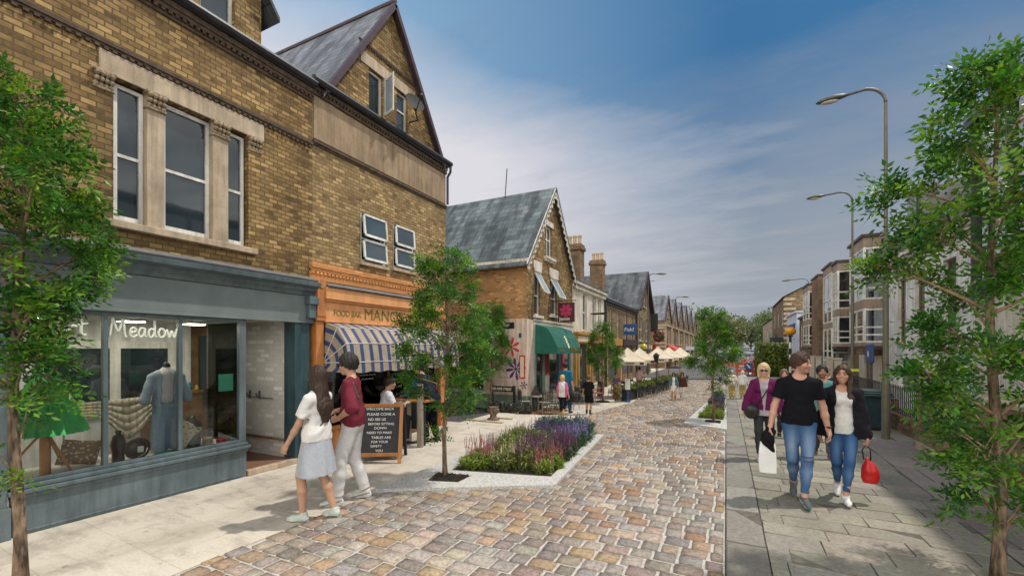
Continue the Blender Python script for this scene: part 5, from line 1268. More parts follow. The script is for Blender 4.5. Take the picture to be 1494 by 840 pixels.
# wheelie bin
wb = thing('wheelie_bin', 'dark green wheelie bin standing against the low garden wall', 'bin', (2.78, 12.3, 0))
q = MB(); q.tube_rings([[(2.78 + sx * a, 12.3 + sy * b, z) for sx, sy in ((-1, -1), (1, -1), (1, 1), (-1, 1))] for a, b, z in ((.23, .25, .08), (.30, .33, .78), (.30, .33, .80))]); q.build('body', 'green_plastic', wb, bevel=.03)
q = MB(); q.box(2.44, 3.10, 11.92, 12.66, .803, .845); q.box(2.42, 3.12, 11.9, 12.68, .76, .80); q.prism([(2.48, .846), (3.06, .846), (2.98, .885), (2.56, .885)], 'y', 11.98, 12.6); q.build('lid', 'green_plastic', wb, bevel=.015)
for s_ in (-1, 1): q = MB(); q.tube([(2.78 + s_ * .23, 12.56, .1), (2.78 + s_ * .29, 12.56, .1)], .1, 12); q.build('wheel', 'tyre', wb)
# ================================================================== cafe front
ab = thing('chalkboard_sign', 'wooden A-frame chalkboard covered in white handwriting', 'A-board', (-5.06, 5.46, 0), R(30))
tl = .13
q = MB()
def ap(x, s_, off=0): # point on front leaf: s_ height along the board
    return (x, -.30 + s_ * math.sin(tl) * 1.9 - off, s_ * .98)
W2 = .32
for x in (-W2, W2): q.bar(ap(x, 0), ap(x, .93), .05, .035, up=(0, 1, 0))
for s_ in (.14, .90): q.bar(ap(-W2, s_), ap(W2, s_), .035, .05, up=(0, 0, 1))
q.build('front_frame', 'wood_orange', ab, local=True)
q = MB(); q.poly([ap(-W2, .14), ap(W2, .14), ap(W2, .90), ap(-W2, .90)]); bo = q.build('board', 'chalkboard', ab, local=True, fixn=False); md = bo.modifiers.new('s', 'SOLIDIFY'); md.thickness = .012
q = MB()
def rp(x, s_): return (x, .26 - s_ * math.sin(tl) * 2.2, s_ * .98)
for x in (-W2, W2): q.bar(rp(x, 0), rp(x, .92), .05, .035, up=(0, 1, 0))
q.poly([rp(-W2, .16), rp(W2, .16), rp(W2, .9), rp(-W2, .9)]); q.build('back_leaf', 'chalkboard', ab, local=True)
lines = [('WELCOME BACK', .83, .054), ('PLEASE COME A', .745, .058), ('ND SEE US', .665, .056), ('BEFORE SITTING', .595, .052), ('DOWN', .53, .054), ('NEED TO MAKE', .46, .052), ('TABLES ARE', .385, .054), ('FOR YOUR', .32, .05), ('SAFETY', .255, .05), ('YOU', .185, .052)]
for k, (tx, s_, sz) in enumerate(lines):
    p = ap(0, s_); o = text('chalk_lettering', tx, sz, (0, 0, 0), (R(90) - tl * 1.85, 0, 0), 'chalk_white', None, ext=.001, align='CENTER', sx=1.06); o.parent = ab; o.location = (p[0] + (-.02, .0, -.06, .01, 0, -.01, .02, .0, -.05, 0)[k], p[1] - .012, p[2])
    o.rotation_euler = (R(90) - tl * 1.85, 0, .0); 
# weathered posts
for k, (x, y, h, r_, lb) in enumerate(((-4.86, 5.60, .93, .062, 'thickest weathered timber post behind the chalkboard'), (-5.38, 6.5, .84, .045, 'thin weathered timber post in front of the cafe table'), (-5.06, 6.42, 1.16, .06, 'tall weathered timber post before the stooping navy figure'))):
    q = MB(); n = 10; rr = random.Random(k)
    q.tube_rings([[(x + r_ * (1 + rr.uniform(-.06, .06)) * math.cos(a) * (1.15 if k == 0 else 1), y + r_ * math.sin(a), z + .02 * math.cos(a * 1 + k)) if 0 < i else (x + r_ * math.cos(a), y + r_ * math.sin(a), z) for a in [2 * math.pi * j / n for j in range(n)]] for i, z in enumerate([0, h * .25, h * .5, h * .75, h])])
    tag(q.build('timber_post', 'wood_grey', None), lb, 'post')
ct = thing('cafe_table', 'black sided high cafe table under the striped canopy', 'table', (-5.42, 6.72, 0))
q = MB(); q.box(-5.85, -5.0, 6.48, 7.0, .80, .84); q.build('tabletop', 'wood_orange', ct, bevel=.008)
q = MB(); q.box(-5.80, -5.05, 6.52, 6.55, .30, .795); q.box(-5.80, -5.77, 6.55, 6.96, .30, .795); q.build('dark_panel', 'chalkboard', ct)
for xx in (-5.78, -5.1):
    for yy in (6.54, 6.92): q = MB(); q.box(xx, xx + .04, yy, yy + .04, 0, .80); q.build('leg', 'black_paint', ct)
sc = thing('cafe_stool', 'low black stool under the white shirted cafe customer', 'stool', (-5.72, 6.15, 0)); q = MB(); q.box(-5.9, -5.54, 5.97, 6.33, .43, .47); q.build('seat', 'wood_brown', sc, bevel=.01)
for xx in (-5.88, -5.59):
    for yy in (5.99, 6.28): q = MB(); q.box(xx, xx + .03, yy, yy + .03, 0, .43); q.build('leg', 'black_paint', sc)
# planting inside the cafe window
leafblob('window_plant', 'leafy green plant inside the orange food bar window', (-6.6, 6.3, 1.0), (.22, .5, .22), 900, .05, [(.08, .13, .02), (.14, .19, .04)], 'plant', 6)
leafblob('potted_window_plant', 'second leafy plant inside the food bar window, nearer the side street', (-6.6, 7.4, 1.0), (.2, .4, .2), 700, .05, [(.08, .13, .02), (.13, .18, .04)], 'plant', 7)
# chalk pen writing on the glass
q = MB(); rr = random.Random(2)
for k in range(4):
    x = 5.98 + .02 * k
    while x < 6.42 - .03 * k:
        L = rr.uniform(.03, .08); q.tube([(XF - .022, x, 1.44 - k * .075), (XF - .022, x + L * .5, 1.465 - k * .075), (XF - .022, x + L, 1.44 - k * .075)], .007, 5); x += L + .025
q.build('window_writing', 'chalk_white', b2)
# bollard with orange top, stone urn, planter of dark plants
bo = thing('torch_bollard', 'slim black bollard with an orange top at the side street mouth', 'bollard', (-6.66, 10.67, 0)); q = MB(); q.lathe([(.05, 0), (.045, .05), (.04, .62), (.045, .64)], (-6.66, 10.67, 0), 10); q.build('post', 'black_paint', bo); q = MB(); q.lathe([(.045, .64), (.05, .72), (.04, .92), (.015, 1.0)], (-6.66, 10.67, 0), 10); q.build('cap', 'vivid_orange', bo, smooth=True)
ur = thing('stone_urn', 'small brown pedestal pot on the pale paving by the side street', 'pot', (-5.35, 9.71, 0)); q = MB(); q.lathe([(.16, 0), (.16, .03), (.09, .06), (.08, .12), (.14, .2), (.15, .27), (.11, .30), (.13, .33), (.10, .33), (.09, .28)], (-5.35, 9.71, 0), 16); q.build('bowl', 'bark', ur, smooth=True); q = MB(); q.box(-5.9, -4.9, 9.3, 9.42, 0, .03); q.box(-5.5, -4.95, 9.9, 10.0, 0, .03); q.build('base_plinth', 'stone_tan', ur)
for k in range(7):
    x = -6.1 + .19 * k
    leafblob('dark_shrub', 'low dark purple shrub along the foot of the pink wall', (x, YC - .5 - .02 * (k % 3), .12), (.11, .1, .14), 120, .04, [(.03, .035, .025), (.07, .05, .07), (.10, .10, .085), (.16, .15, .13)], 'shrub', 20 + k)['group'] = 'dark shrubs by the pink wall'
# ------------------------------------------------------------------ bistro furniture
def make_chair(label):
    t = thing('bistro_chair', label, 'chair', (0, 0, 0), 0, 'bistro chairs outside the corner shop')
    q = MB(); q.box(-.15, .15, -.15, .15, .28, .305); q.build('seat', 'grey_chair', t, local=True, bevel=.01)
    q = MB()
    for k in range(5): q.box(-.13 + k * .058, -.10 + k * .058, .14, .158, .33, .60)
    q.tube([(-.155, .15, .3), (-.155, .17, .60), (-.1, .172, .635), (.1, .172, .635), (.155, .17, .6), (.155, .15, .3)], .011, 6); q.build('backrest', 'dark_chair', t, local=True)
    for sx in (-.14, .14):
        for sy in (-.13, .14): q = MB(); q.tube([(sx, sy, .29), (sx * 1.08, sy * 1.1, 0)], .012, 6); q.build('leg', 'grey_chair', t, local=True)
        q = MB(); q.tube([(sx * 1.1, .15, .46), (sx * 1.12, -.12, .46), (sx * 1.08, -.14, .30)], .011, 6); q.build('arm', 'grey_chair', t, local=True)
    return t
def make_table(label):
    t = thing('bistro_table', label, 'table', (0, 0, 0), 0, 'bistro tables outside the corner shop')
    q = MB(); q.lathe([(.22, .40), (.23, .41), (.23, .425), (.22, .43)], (0, 0, 0), 20); q.build('tabletop', 'grey_chair', t, local=True)
    q = MB(); q.lathe([(.022, .03), (.022, .40)], (0, 0, 0), 8); q.build('pedestal', 'dark_chair', t, local=True)
    for k in range(3): q = MB(); a = k * 2.094; q.tube([(0, 0, .06), (.18 * math.cos(a), .18 * math.sin(a), .01)], .014, 6); q.build('foot', 'dark_chair', t, local=True)
    return t
rr = random.Random(5)
tabs = [(-4.95, 11.7, 'nearest the pink wall'), (-4.6, 12.5, 'behind the blond child'), (-4.75, 13.6, 'under the green awning'), (-4.35, 14.35, 'behind the boy in black'), (-4.7, 15.4, 'beside the yellow pilasters')]
c0 = make_chair('x'); t0 = make_table('x'); first = True
for k, (x, y, lb) in enumerate(tabs):
    if k == 0: t0.location = (x, y, 0); t0['label'] = 'round bistro table ' + lb
    else: dup(t0, (x, y, 0), rr.uniform(0, 2), 'round bistro table ' + lb)
    for j in range(4):
        a = .6 + j * math.pi / 2 + rr.uniform(-.25, .25); d = .42; p = (x + d * math.cos(a), y + d * math.sin(a), 0); rz = a - math.pi / 2
        L = ['grey slatted bistro chair on the wall side of the table ' + lb, 'grey slatted bistro chair at the far left of the table ' + lb, 'grey slatted bistro chair facing away, near left of the table ' + lb, 'grey slatted bistro chair near right of the table ' + lb][j]
        pass
        if first: c0.location = p; c0.rotation_euler = (0, 0, rz); c0['label'] = L; first = False
        else: dup(c0, p, rz, L)
# dark mat under chairs
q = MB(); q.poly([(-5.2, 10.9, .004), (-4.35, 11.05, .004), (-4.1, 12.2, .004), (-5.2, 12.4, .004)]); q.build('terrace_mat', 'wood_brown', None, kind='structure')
mb_ = thing('menu_easel', 'dark pitched menu stand between the pink wall and the bistro chairs', 'menu stand', (-5.12, 11.85, 0)); q = MB(); q.prism([(-5.3, .30), (-5.12, .72), (-4.9, .32)], 'y', 11.8, 11.86); q.build('board', 'dark_chair', mb_); q = MB()
for xx in (-5.26, -4.96): q.box(xx, xx + .03, 11.81, 11.85, 0, .34)
q.build('leg', 'dark_chair', mb_)
# parasols of the cafe terrace
def make_parasol():
    t = thing('cafe_parasol', 'x', 'parasol', (0, 0, 0), 0, 'cream cafe parasols')
    s_ = .62; n = 4
    q = MB(); top = (0, 0, 1.83)
    C = [(-s_, -s_, 1.33), (s_, -s_, 1.33), (s_, s_, 1.33), (-s_, s_, 1.33)]
    for j in range(4):
        a, b = Vector(C[j]), Vector(C[(j + 1) % 4]); T = Vector(top); m = 6
        for i in range(m):
            t0_, t1_ = i / m, (i + 1) / m
            sag = lambda t_, u: -.05 * math.sin(math.pi * t_) * (1 - abs(2 * u - 1) * .6)
            for l in range(4):
                u0, u1 = l / 4, (l + 1) / 4
                def pp(t_, u): e = T + (a + (b - a) * u - T) * t_; return (e.x, e.y, e.z + sag(t_, u))
                if i == 0: q.poly([top, pp(t1_, u0), pp(t1_, u1)])
                else: q.poly([pp(t0_, u0), pp(t1_, u0), pp(t1_, u1), pp(t0_, u1)])
        q.poly([tuple(a), tuple(b), (b.x, b.y, b.z - .13), (a.x, a.y, a.z - .13)])
    co = q.build('canopy', 'cream_canvas', t, local=True)
    q = MB()
    for x_ in (-.42,): q.box(x_ - .16, x_ + .02, -s_ - .012, -s_ - .003, 1.22, 1.31)
    q.box(.38, .52, -s_ - .012, -s_ - .003, 1.22, 1.31); q.build('red_logo_patch', 'maroon_sign', co, local=True, bevel=.03)
    q = MB(); q.box(-.1, .2, -s_ - .012, -s_ - .003, 1.245, 1.29); q.build('dark_logo_patch', 'dark_chair', co, local=True)
    q = MB(); q.tube([(0, 0, .03), (0, 0, 1.80)], .022, 8); q.build('pole', 'wood_orange', t, local=True)
    q = MB(); q.box(-.2, .2, -.2, .2, 0, .04); q.build('base', 'black_paint', t, local=True)
    q = MB()
    for c_ in C: q.tube([(0, 0, 1.2), (c_[0] * .6, c_[1] * .6, 1.50)], .008, 5); q.tube([(0, 0, 1.78), (c_[0], c_[1], 1.325)], .008, 5)
    q.build('rib', 'wood_orange', t, local=True)
    return t
p0 = make_parasol()
pl = [(-3.38, 16.4, .25, 1.0, 'nearest cream parasol, left end of the cafe terrace'), (-3.35, 18.6, .25, 1.0, 'cream parasol half hidden behind the nearest one'), (-2.95, 20.9, .25, 1.02, 'cream parasol right of the black terrace lantern'), (-2.75, 23.2, .25, 1.02, 'cream parasol next but one right of the terrace lantern'), (-2.45, 25.6, .25, 1.02, 'farthest cream parasol, behind the two strolling women')]
for k, (x, y, rz, s_, lb) in enumerate(pl):
    if k == 0: p0.location = (x, y, 0); p0.rotation_euler = (0, 0, rz); p0['label'] = lb
    else: dup(p0, (x, y, 0), rz, lb, s_)
# dark planter screens
def make_screen():
    t = thing('planter_screen', 'x', 'planter', (0, 0, 0), 0, 'dark planters round the cafe terrace')
    q = MB(); q.box(-.09, .09, -.5, .5, .0, .40); q.build('box', 'tyre', t, local=True, bevel=.01)
    q = MB(); rr = random.Random(4)
    for k in range(420):
        c_ = (.11 + .15, .20, .03) if k % 3 else (.15, .2, .04); q.col = rr.choice([(.10, .16, .02), (.17, .24, .035), (.06, .10, .02), (.24, .30, .06)])
        p = Vector((rr.gauss(0, .07), rr.uniform(-.5, .5), .40 + abs(rr.gauss(0, .075)))); nrm = Vector((rr.gauss(0, 1), rr.gauss(0, 1), abs(rr.gauss(0, 1)))).normalized(); a = nrm.orthogonal().normalized() * .04; b = nrm.cross(a) * .6
        q.poly([p - a, p + b, p + a, p - b])
    q.build('foliage', 'leaf', t, local=True, fixn=False)
    return t
s0 = make_screen()
for k, y in enumerate((15.5, 16.65, 17.8, 18.95, 20.1, 21.25, 22.4)):
    x = -3.15 + (y - 15.5) * .14; lb = ['nearest dark planter of the cafe terrace, at its street corner', 'second dark planter from the near end of the terrace', 'dark planter just before the black terrace lantern', 'dark planter just past the black terrace lantern', 'dark planter left of the woman in the denim jacket', 'dark planter behind the strolling women', 'farthest dark planter of the cafe terrace'][k]
    if k == 0: s0.location = (x, y, 0); s0.rotation_euler = (0, 0, -.14); s0['label'] = lb
    else: dup(s0, (x, y, 0), -.14, lb)
# metal chairs behind and before the screens
dc = None
tc = [(-3.55, 15.75), (-3.9, 16.3), (-3.45, 17.0), (-3.75, 17.4), (-3.3, 18.2), (-3.6, 18.9), (-2.75, 18.35), (-2.65, 19.0), (-3.1, 19.6), (-3.3, 20.3), (-2.9, 21.2), (-2.8, 22.1)]
wd = ['nearest the street corner of the terrace', 'below the nearest cream parasol', 'behind the second dark planter', 'between the two nearest parasols', 'left of the terrace lantern', 'below the half hidden parasol', 'on the street side of the planters by the lantern', 'on the street side just past the lantern', 'right behind the lantern', 'left of the denim jacket woman', 'behind the denim jacket woman', 'at the far end of the terrace']
for k, ((x, y), w_) in enumerate(zip(tc, wd)):
    if dc is None:
        dc = thing('terrace_chair', 'x', 'chair', (x, y, 0), 0, 'dark metal terrace chairs')
        q = MB(); q.box(-.13, .13, -.13, .13, .25, .27); q.build('seat', 'black_paint', dc, local=True)
        q = MB(); q.tube([(-.13, .13, .26), (-.13, .15, .54), (.13, .15, .54), (.13, .13, .26)], .012, 6); q.box(-.12, .12, .138, .15, .40, .50); q.build('backrest', 'dark_chair', dc, local=True)
        for sx in (-.12, .12):
            for sy in (-.12, .12): q = MB(); q.tube([(sx, sy, .26), (sx * 1.1, sy * 1.1, 0)], .011, 6); q.build('leg', 'grey_chair', dc, local=True)
        dc['label'] = 'dark metal terrace chair ' + w_
    else: dup(dc, (x, y, 0), rr.uniform(0, 6.2), 'dark metal terrace chair ' + w_)
for k in range(9):
    y = 15.9 + k * .78; dup(dc, (-2.86 + (y - 15.5) * .14 + rr.uniform(-.05, .08), y, 0), rr.uniform(0, 6.2), 'dark metal terrace chair standing loose on the cobble side of the planters')['group'] = 'loose chairs on the cobble side of the planters'
tl_ = thing('terrace_lantern', 'black lantern post standing in the middle of the cafe terrace', 'lantern', (-2.6, 18.0, 0)); q = MB(); q.lathe([(.07, 0), (.05, .08), (.022, .15), (.02, 1.25)], (-2.6, 18.0, 0), 10); q.build('post', 'black_paint', tl_); q = MB(); q.tube_rings([[(-2.6 + a * sx, 18.0 + a * sy, z) for sx, sy in ((-1, -1), (1, -1), (1, 1), (-1, 1))] for a, z in ((.05, 1.25), (.10, 1.5), (.12, 1.52), (.03, 1.62))]); q.build('lantern_head', 'black_paint', tl_)
ep = thing('terrace_post', 'white and blue post at the near corner of the cafe terrace', 'post', (-3.07, 14.9, 0)); q = MB(); q.lathe([(.09, 0), (.09, .06), (.035, .08), (.035, .75)], (-3.07, 14.9, 0), 12); q.build('pole', 'navy_sign', ep); q = MB(); q.box(-3.15, -2.99, 14.86, 14.9, .42, .78); q.build('notice', 'white_paint', ep)
ff = leafblob('flower_tub', 'tub of pink and lime flowers left of the terrace post', (-3.4, 14.7, .34), (.13, .13, .3), 500, .035, [(.14, .22, .03), (.2, .27, .05), (.5, .04, .15)], 'flowers', 9)
rb = thing('red_bag_chair', 'red bag hanging on a bistro chair behind the boy in black', 'bag', (-4.0, 14.9, 0)); q = MB(); q.ell((-4.0, 14.9, .30), (.14, .1, .2)); q.build('pouch', 'barrier_red', rb, smooth=True); rb.name = 'red_bag'
# ================================================================== people: signed-distance bodies meshed with surface nets
class Fld:
    def __init__(s, lo, hi, h):
        s.lo = np.array(lo, float); s.h = h
        s.n = np.maximum(4, np.ceil((np.array(hi) - s.lo) / h).astype(int) + 1)
        s.f = np.full(s.n, 9.0, np.float32)
        s.ax = [s.lo[i] + h * np.arange(s.n[i]) for i in range(3)]
    def sl(s, lo, hi):
        a = np.clip(np.floor((np.array(lo) - s.lo) / s.h).astype(int), 0, s.n - 1); b = np.clip(np.ceil((np.array(hi) - s.lo) / s.h).astype(int) + 1, 1, s.n)
        sl = tuple(slice(int(p), int(max(p + 1, q))) for p, q in zip(a, b))
        X = s.ax[0][sl[0]][:, None, None]; Y = s.ax[1][sl[1]][None, :, None]; Z = s.ax[2][sl[2]][None, None, :]
        return sl, X, Y, Z
    def put(s, sl, d, k):
        a = s.f[sl]
        if k > 0:
            t = np.clip(.5 + .5 * (a - d) / k, 0, 1); s.f[sl] = a * (1 - t) + d * t - k * t * (1 - t)
        else: s.f[sl] = np.minimum(a, d)
    def cone(s, p, q, r0, r1, k=.03, sq=None):
        """tapered limb; sq=(sx,sy) flattens the section"""
        p = np.array(p, float); q = np.array(q, float); m = max(r0, r1) * (max(1 / min(sq), 1) if sq else 1) + k + 2 * s.h
        sl, X, Y, Z = s.sl(np.minimum(p, q) - m, np.maximum(p, q) + m)
        ba = q - p; L2 = max(1e-9, float(ba @ ba))
        sx, sy = sq or (1, 1)
        t = np.clip(((X - p[0]) * ba[0] + (Y - p[1]) * ba[1] + (Z - p[2]) * ba[2]) / L2, 0, 1)
        dx, dy, dz = (X - p[0] - ba[0] * t) * sx, (Y - p[1] - ba[1] * t) * sy, Z - p[2] - ba[2] * t
        d = np.sqrt(dx * dx + dy * dy + dz * dz) - (r0 + (r1 - r0) * t)
        s.put(sl, d, k)
    def ell(s, c, r, k=.03, M=None, sub=False):
        c = np.array(c, float); r = np.array(r, float); m = max(r) + k + 2 * s.h
        sl, X, Y, Z = s.sl(c - m, c + m)
        x, y, z = X - c[0], Y - c[1], Z - c[2]
        if M is not None:
            A = np.array(M)   # columns are local axes
            x, y, z = (x * A[0, i] + y * A[1, i] + z * A[2, i] for i in range(3))
        k0 = np.sqrt((x / r[0]) ** 2 + (y / r[1]) ** 2 + (z / r[2]) ** 2); k1 = np.sqrt((x / r[0] ** 2) ** 2 + (y / r[1] ** 2) ** 2 + (z / r[2] ** 2) ** 2)
        d = k0 * (k0 - 1) / np.maximum(k1, 1e-6)
        if sub:
            a = s.f[sl]; d = -d; t = np.clip(.5 - .5 * (a - d) / max(k, 1e-6), 0, 1); s.f[sl] = a * (1 - t) + d * t + k * t * (1 - t)
        else: s.put(sl, d, k)
    def cut(s, n, c):
        """keep where n.p <= c"""
        d = s.ax[0][:, None, None] * n[0] + s.ax[1][None, :, None] * n[1] + s.ax[2][None, None, :] * n[2] - c
        s.f = np.maximum(s.f, d.astype(np.float32))
    def mod(s, fn):
        X = s.ax[0][:, None, None]; Y = s.ax[1][None, :, None]; Z = s.ax[2][None, None, :]
        s.f = fn(s.f, X, Y, Z).astype(np.float32)
    def mesh(s):
        f = s.f; S = f < 0; nx, ny, nz = f.shape
        C = [(i, j, k) for i in (0, 1) for j in (0, 1) for k in (0, 1)]
        cnt = sum(S[i:nx - 1 + i, j:ny - 1 + j, k:nz - 1 + k].astype(np.int8) for i, j, k in C)
        act = (cnt > 0) & (cnt < 8); ids = np.argwhere(act); idx = np.full(act.shape, -1, np.int64); idx[act] = np.arange(len(ids))
        acc = np.zeros((len(ids), 3)); num = np.zeros(len(ids))
        val = {c: f[ids[:, 0] + c[0], ids[:, 1] + c[1], ids[:, 2] + c[2]] for c in C}
        for a in C:
            for ax in range(3):
                if a[ax]: continue
                b = list(a); b[ax] = 1; b = tuple(b); fa, fb = val[a], val[b]
                m = (fa < 0) != (fb < 0); t = np.where(m, fa / np.where(m, fa - fb, 1), 0)
                p = np.array(a, float)[None, :].repeat(len(ids), 0); p[:, ax] += t
                acc += p * m[:, None]; num += m
        V = s.lo + s.h * (ids + acc / np.maximum(num, 1)[:, None])
        Q = []
        for ax in range(3):
            u, v = (ax + 1) % 3, (ax + 2) % 3
            sh = [slice(None)] * 3; s2 = [slice(None)] * 3; sh[ax] = slice(0, -1); s2[ax] = slice(1, None)
            df = S[tuple(sh)] != S[tuple(s2)]; E = np.argwhere(df)
            E = E[(E[:, u] > 0) & (E[:, v] > 0) & (E[:, u] < f.shape[u] - 1) & (E[:, v] < f.shape[v] - 1)]
            def cell(du, dv):
                e = E.copy(); e[:, u] -= du; e[:, v] -= dv; return idx[e[:, 0], e[:, 1], e[:, 2]]
            q = np.stack([cell(1, 1), cell(0, 1), cell(0, 0), cell(1, 0)], 1)
            ins = S[E[:, 0], E[:, 1], E[:, 2]]; q = np.where(ins[:, None], q, q[:, ::-1]); Q.append(q)
        return V, np.concatenate(Q)
def mesh_obj(name, V, Q, mat, colfn, parent=None, scale=1.0):
    me = bpy.data.meshes.new(name)
    me.vertices.add(len(V)); me.vertices.foreach_set('co', (V * scale).astype(np.float32).ravel())
    me.loops.add(len(Q) * 4); me.loops.foreach_set('vertex_index', Q.astype(np.int32).ravel())
    me.polygons.add(len(Q)); me.polygons.foreach_set('loop_start', np.arange(0, len(Q) * 4, 4, dtype=np.int32))
    me.polygons.foreach_set('use_smooth', np.ones(len(Q), bool)); me.update(calc_edges=True)
    C = colfn(V) if callable(colfn) else np.tile(np.array(colfn, float), (len(V), 1))
    ca = me.color_attributes.new('Col', 'FLOAT_COLOR', 'POINT'); ca.data.foreach_set('color', np.concatenate([C, np.ones((len(V), 1))], 1).astype(np.float32).ravel())
    me.materials.append(MATS[mat]); o = bpy.data.objects.new(name, me); COL.objects.link(o)
    if parent is not None: o.parent = parent
    return o
def wob(X, Y, Z, f=18, ph=0): return np.sin(X * f + ph + 1.7 * np.sin(Z * f * .45 + ph)) * np.sin(Y * f * 1.1 + ph * 2) + .6 * np.sin(Z * f * 1.3 + X * f * .8 + ph)
def ik(A, T, l1, l2, pole):
    A, T = np.array(A, float), np.array(T, float); d = T - A; L = np.linalg.norm(d)
    if L > (l1 + l2) * .995: T = A + d / L * (l1 + l2) * .995; d = T - A; L = np.linalg.norm(d)
    u = d / L; a = (l1 * l1 - l2 * l2 + L * L) / (2 * L); hh = math.sqrt(max(0, l1 * l1 - a * a))
    p = np.array(pole, float); p = p - u * (p @ u); p /= max(1e-6, np.linalg.norm(p))
    return A + u * a + p * hh, T
def rot3(ax, a):
    c, s = math.cos(a), math.sin(a)
    return np.array([[1, 0, 0], [0, c, -s], [0, s, c]] if ax == 'x' else [[c, 0, s], [0, 1, 0], [-s, 0, c]] if ax == 'y' else [[c, -s, 0], [s, c, 0], [0, 0, 1]])
SKIN = (.52, .30, .205)
def person(label, loc, phi, H, h=.008, female=False, lean=0, twist=0, yaw=0, pitch=0, pelvis=.0, py=0,
           feet=None, hands=None, curl=(.5, .5), skin=SKIN, hair=None, top=None, legs=None, shoes=None, extra=(), glasses=None, group=None, fat=0, cat='person', beard=None, smile=False):
    """local frame: looks along -y, own left at +x, built 1.75 tall"""
    sc = H / 1.75
    sw = .148 if female else .172; hw = .088
    Rl = rot3('x', lean) @ np.eye(3); Rt = Rl @ rot3('z', twist)
    P0 = np.array([0, py, .93 + pelvis])
    sp = lambda x, y, z: P0 + Rt @ np.array([x, y, z])
    Nk = sp(0, .01, .52); Sh = {1: sp(sw, .01, .440), -1: sp(-sw, .01, .440)}
    Rh = Rl @ rot3('z', yaw) @ rot3('x', pitch)
    Rh = rot3('x', lean * .4) @ rot3('z', yaw) @ rot3('x', pitch)
    Hc = Nk + Rh @ np.array([0, -.018, .172])
    hd = lambda x, y, z: Hc + Rh @ np.array([x, y, z])
    feet = feet or {1: (.1, -.02, 0, 0, .12), -1: (-.1, .02, 0, 0, -.12)}
    hands = hands or {1: (.27, -.05, .80), -1: (-.27, -.05, .80)}
    K, A, El, Wr, Hip = {}, {}, {}, {}, {}
    for s in (1, -1):
        Hip[s] = P0 + np.array([s * hw, 0, -.02])
        x, y, z, pt, yw = feet[s]
        A[s] = np.array([x, y, z + .085 + .10 * max(0, math.sin(pt))])
        K[s], A[s] = ik(Hip[s], A[s], .425, .42, (s * .08, -1, .1))
        El[s], Wr[s] = ik(Sh[s], np.array(hands[s][:3], float), .285, .255, hands[s][3] if len(hands[s]) > 3 else (s * .35, 1, -.15))
    allp = np.array([Hc, Nk, P0] + [K[s] for s in K] + [A[s] for s in A] + [El[s] for s in El] + [Wr[s] for s in Wr])
    lo = allp.min(0) - .34; hi = allp.max(0) + .34; lo[2] = -.03; hi[2] = Hc[2] + .22
    # ---- body
    b = Fld(lo, hi, h)
    b.ell(sp(0, .0, .36), (.142 if female else .158, .092, .17), 0, Rt); b.ell(sp(0, 0, .15), (.115 if female else .132, .088 + fat * .6, .16), .06, Rt); b.ell(P0 + np.array([0, .005, .0]), (.150, .10, .12), .06)
    b.cone(sp(0, .02, .50), hd(0, .015, -.06), .054 if not female else .047, .049 if not female else .043, .03)
    for s in (1, -1):
        b.cone(sp(s * .05, .015, .49), Sh[s], .048, .05, .05)
        ua, fa_ = (.043, .037) if not female else (.037, .032)
        b.cone(Sh[s], El[s], ua + .006, fa_, .025); b.cone(El[s], El[s] * .62 + Wr[s] * .38, fa_ + .002, fa_ + .003, .02); b.cone(El[s] * .62 + Wr[s] * .38, Wr[s], fa_ + .001, .025, .02)
        b.cone(Hip[s], K[s], .078, .052, .05); b.cone(K[s], K[s] * .62 + A[s] * .38 + np.array([0, .012, 0]), .049, .052, .03); b.cone(K[s] * .6 + A[s] * .4 + np.array([0, .01, 0]), A[s], .050, .034, .03)
        # hand
        d = Wr[s] - El[s]; d /= np.linalg.norm(d)
        hdir = hands[s][4] if len(hands[s]) > 4 else None
        if hdir is not None: d = np.array(hdir, float) / np.linalg.norm(hdir)
        th = np.array([0, -1, .15]) if len(hands[s]) < 6 else np.array(hands[s][5], float)
        th = th - d * (th @ d); th /= np.linalg.norm(th); nn = np.cross(d, th) * s; nn = nn if nn @ np.array([-s, 0, 0]) > 0 or len(hands[s]) > 5 else -nn
        cu = curl[0 if s > 0 else 1]
        W0 = Wr[s]; b.cone(W0 - d * .01, W0 + d * .055, .024, .026, .015); b.ell(W0 + d * .055, (.040, .015, .048), .012, np.stack([th, nn, d], 1))
        for q_, (off, ln) in enumerate(((.030, .068), (.010, .076), (-.010, .071), (-.029, .056))):
            a0 = W0 + d * (.092 - abs(off - .005) * .25) + th * off
            c1 = cu * (.7 + .12 * q_); d1 = d * math.cos(c1) + nn * math.sin(c1); a1 = a0 + d1 * ln * .5; c2 = c1 + cu * 1.3; d2 = d * math.cos(c2) + nn * math.sin(c2); a2 = a1 + d2 * ln * .5
            b.cone(a0 - d * .02, a1, .0092, .0088, .004); b.cone(a1, a2, .0086, .0070, .004)
        t0 = W0 + d * .03 + th * .026; t1 = t0 + d * .032 + th * .026 + nn * .012; t2 = t1 + d * .030 + th * .004 + nn * .012 * (1 + cu); b.cone(t0, t1, .013, .0105, .008); b.cone(t1, t2, .0102, .008, .004)
    # head
    b.ell(hd(0, .012, .012), (.074, .092, .096), .01, Rh); b.ell(hd(0, -.026, -.045), (.058, .064, .076), .03, Rh); b.ell(hd(0, -.068, -.105), (.024, .02, .018), .03, Rh)
    b.cone(hd(0, -.086, -.002), hd(0, -.101, -.038), .0075, .0115, .012); b.ell(hd(.011, -.092, -.042), (.007, .009, .006), .006, Rh); b.ell(hd(-.011, -.092, -.042), (.007, .009, .006), .006, Rh)
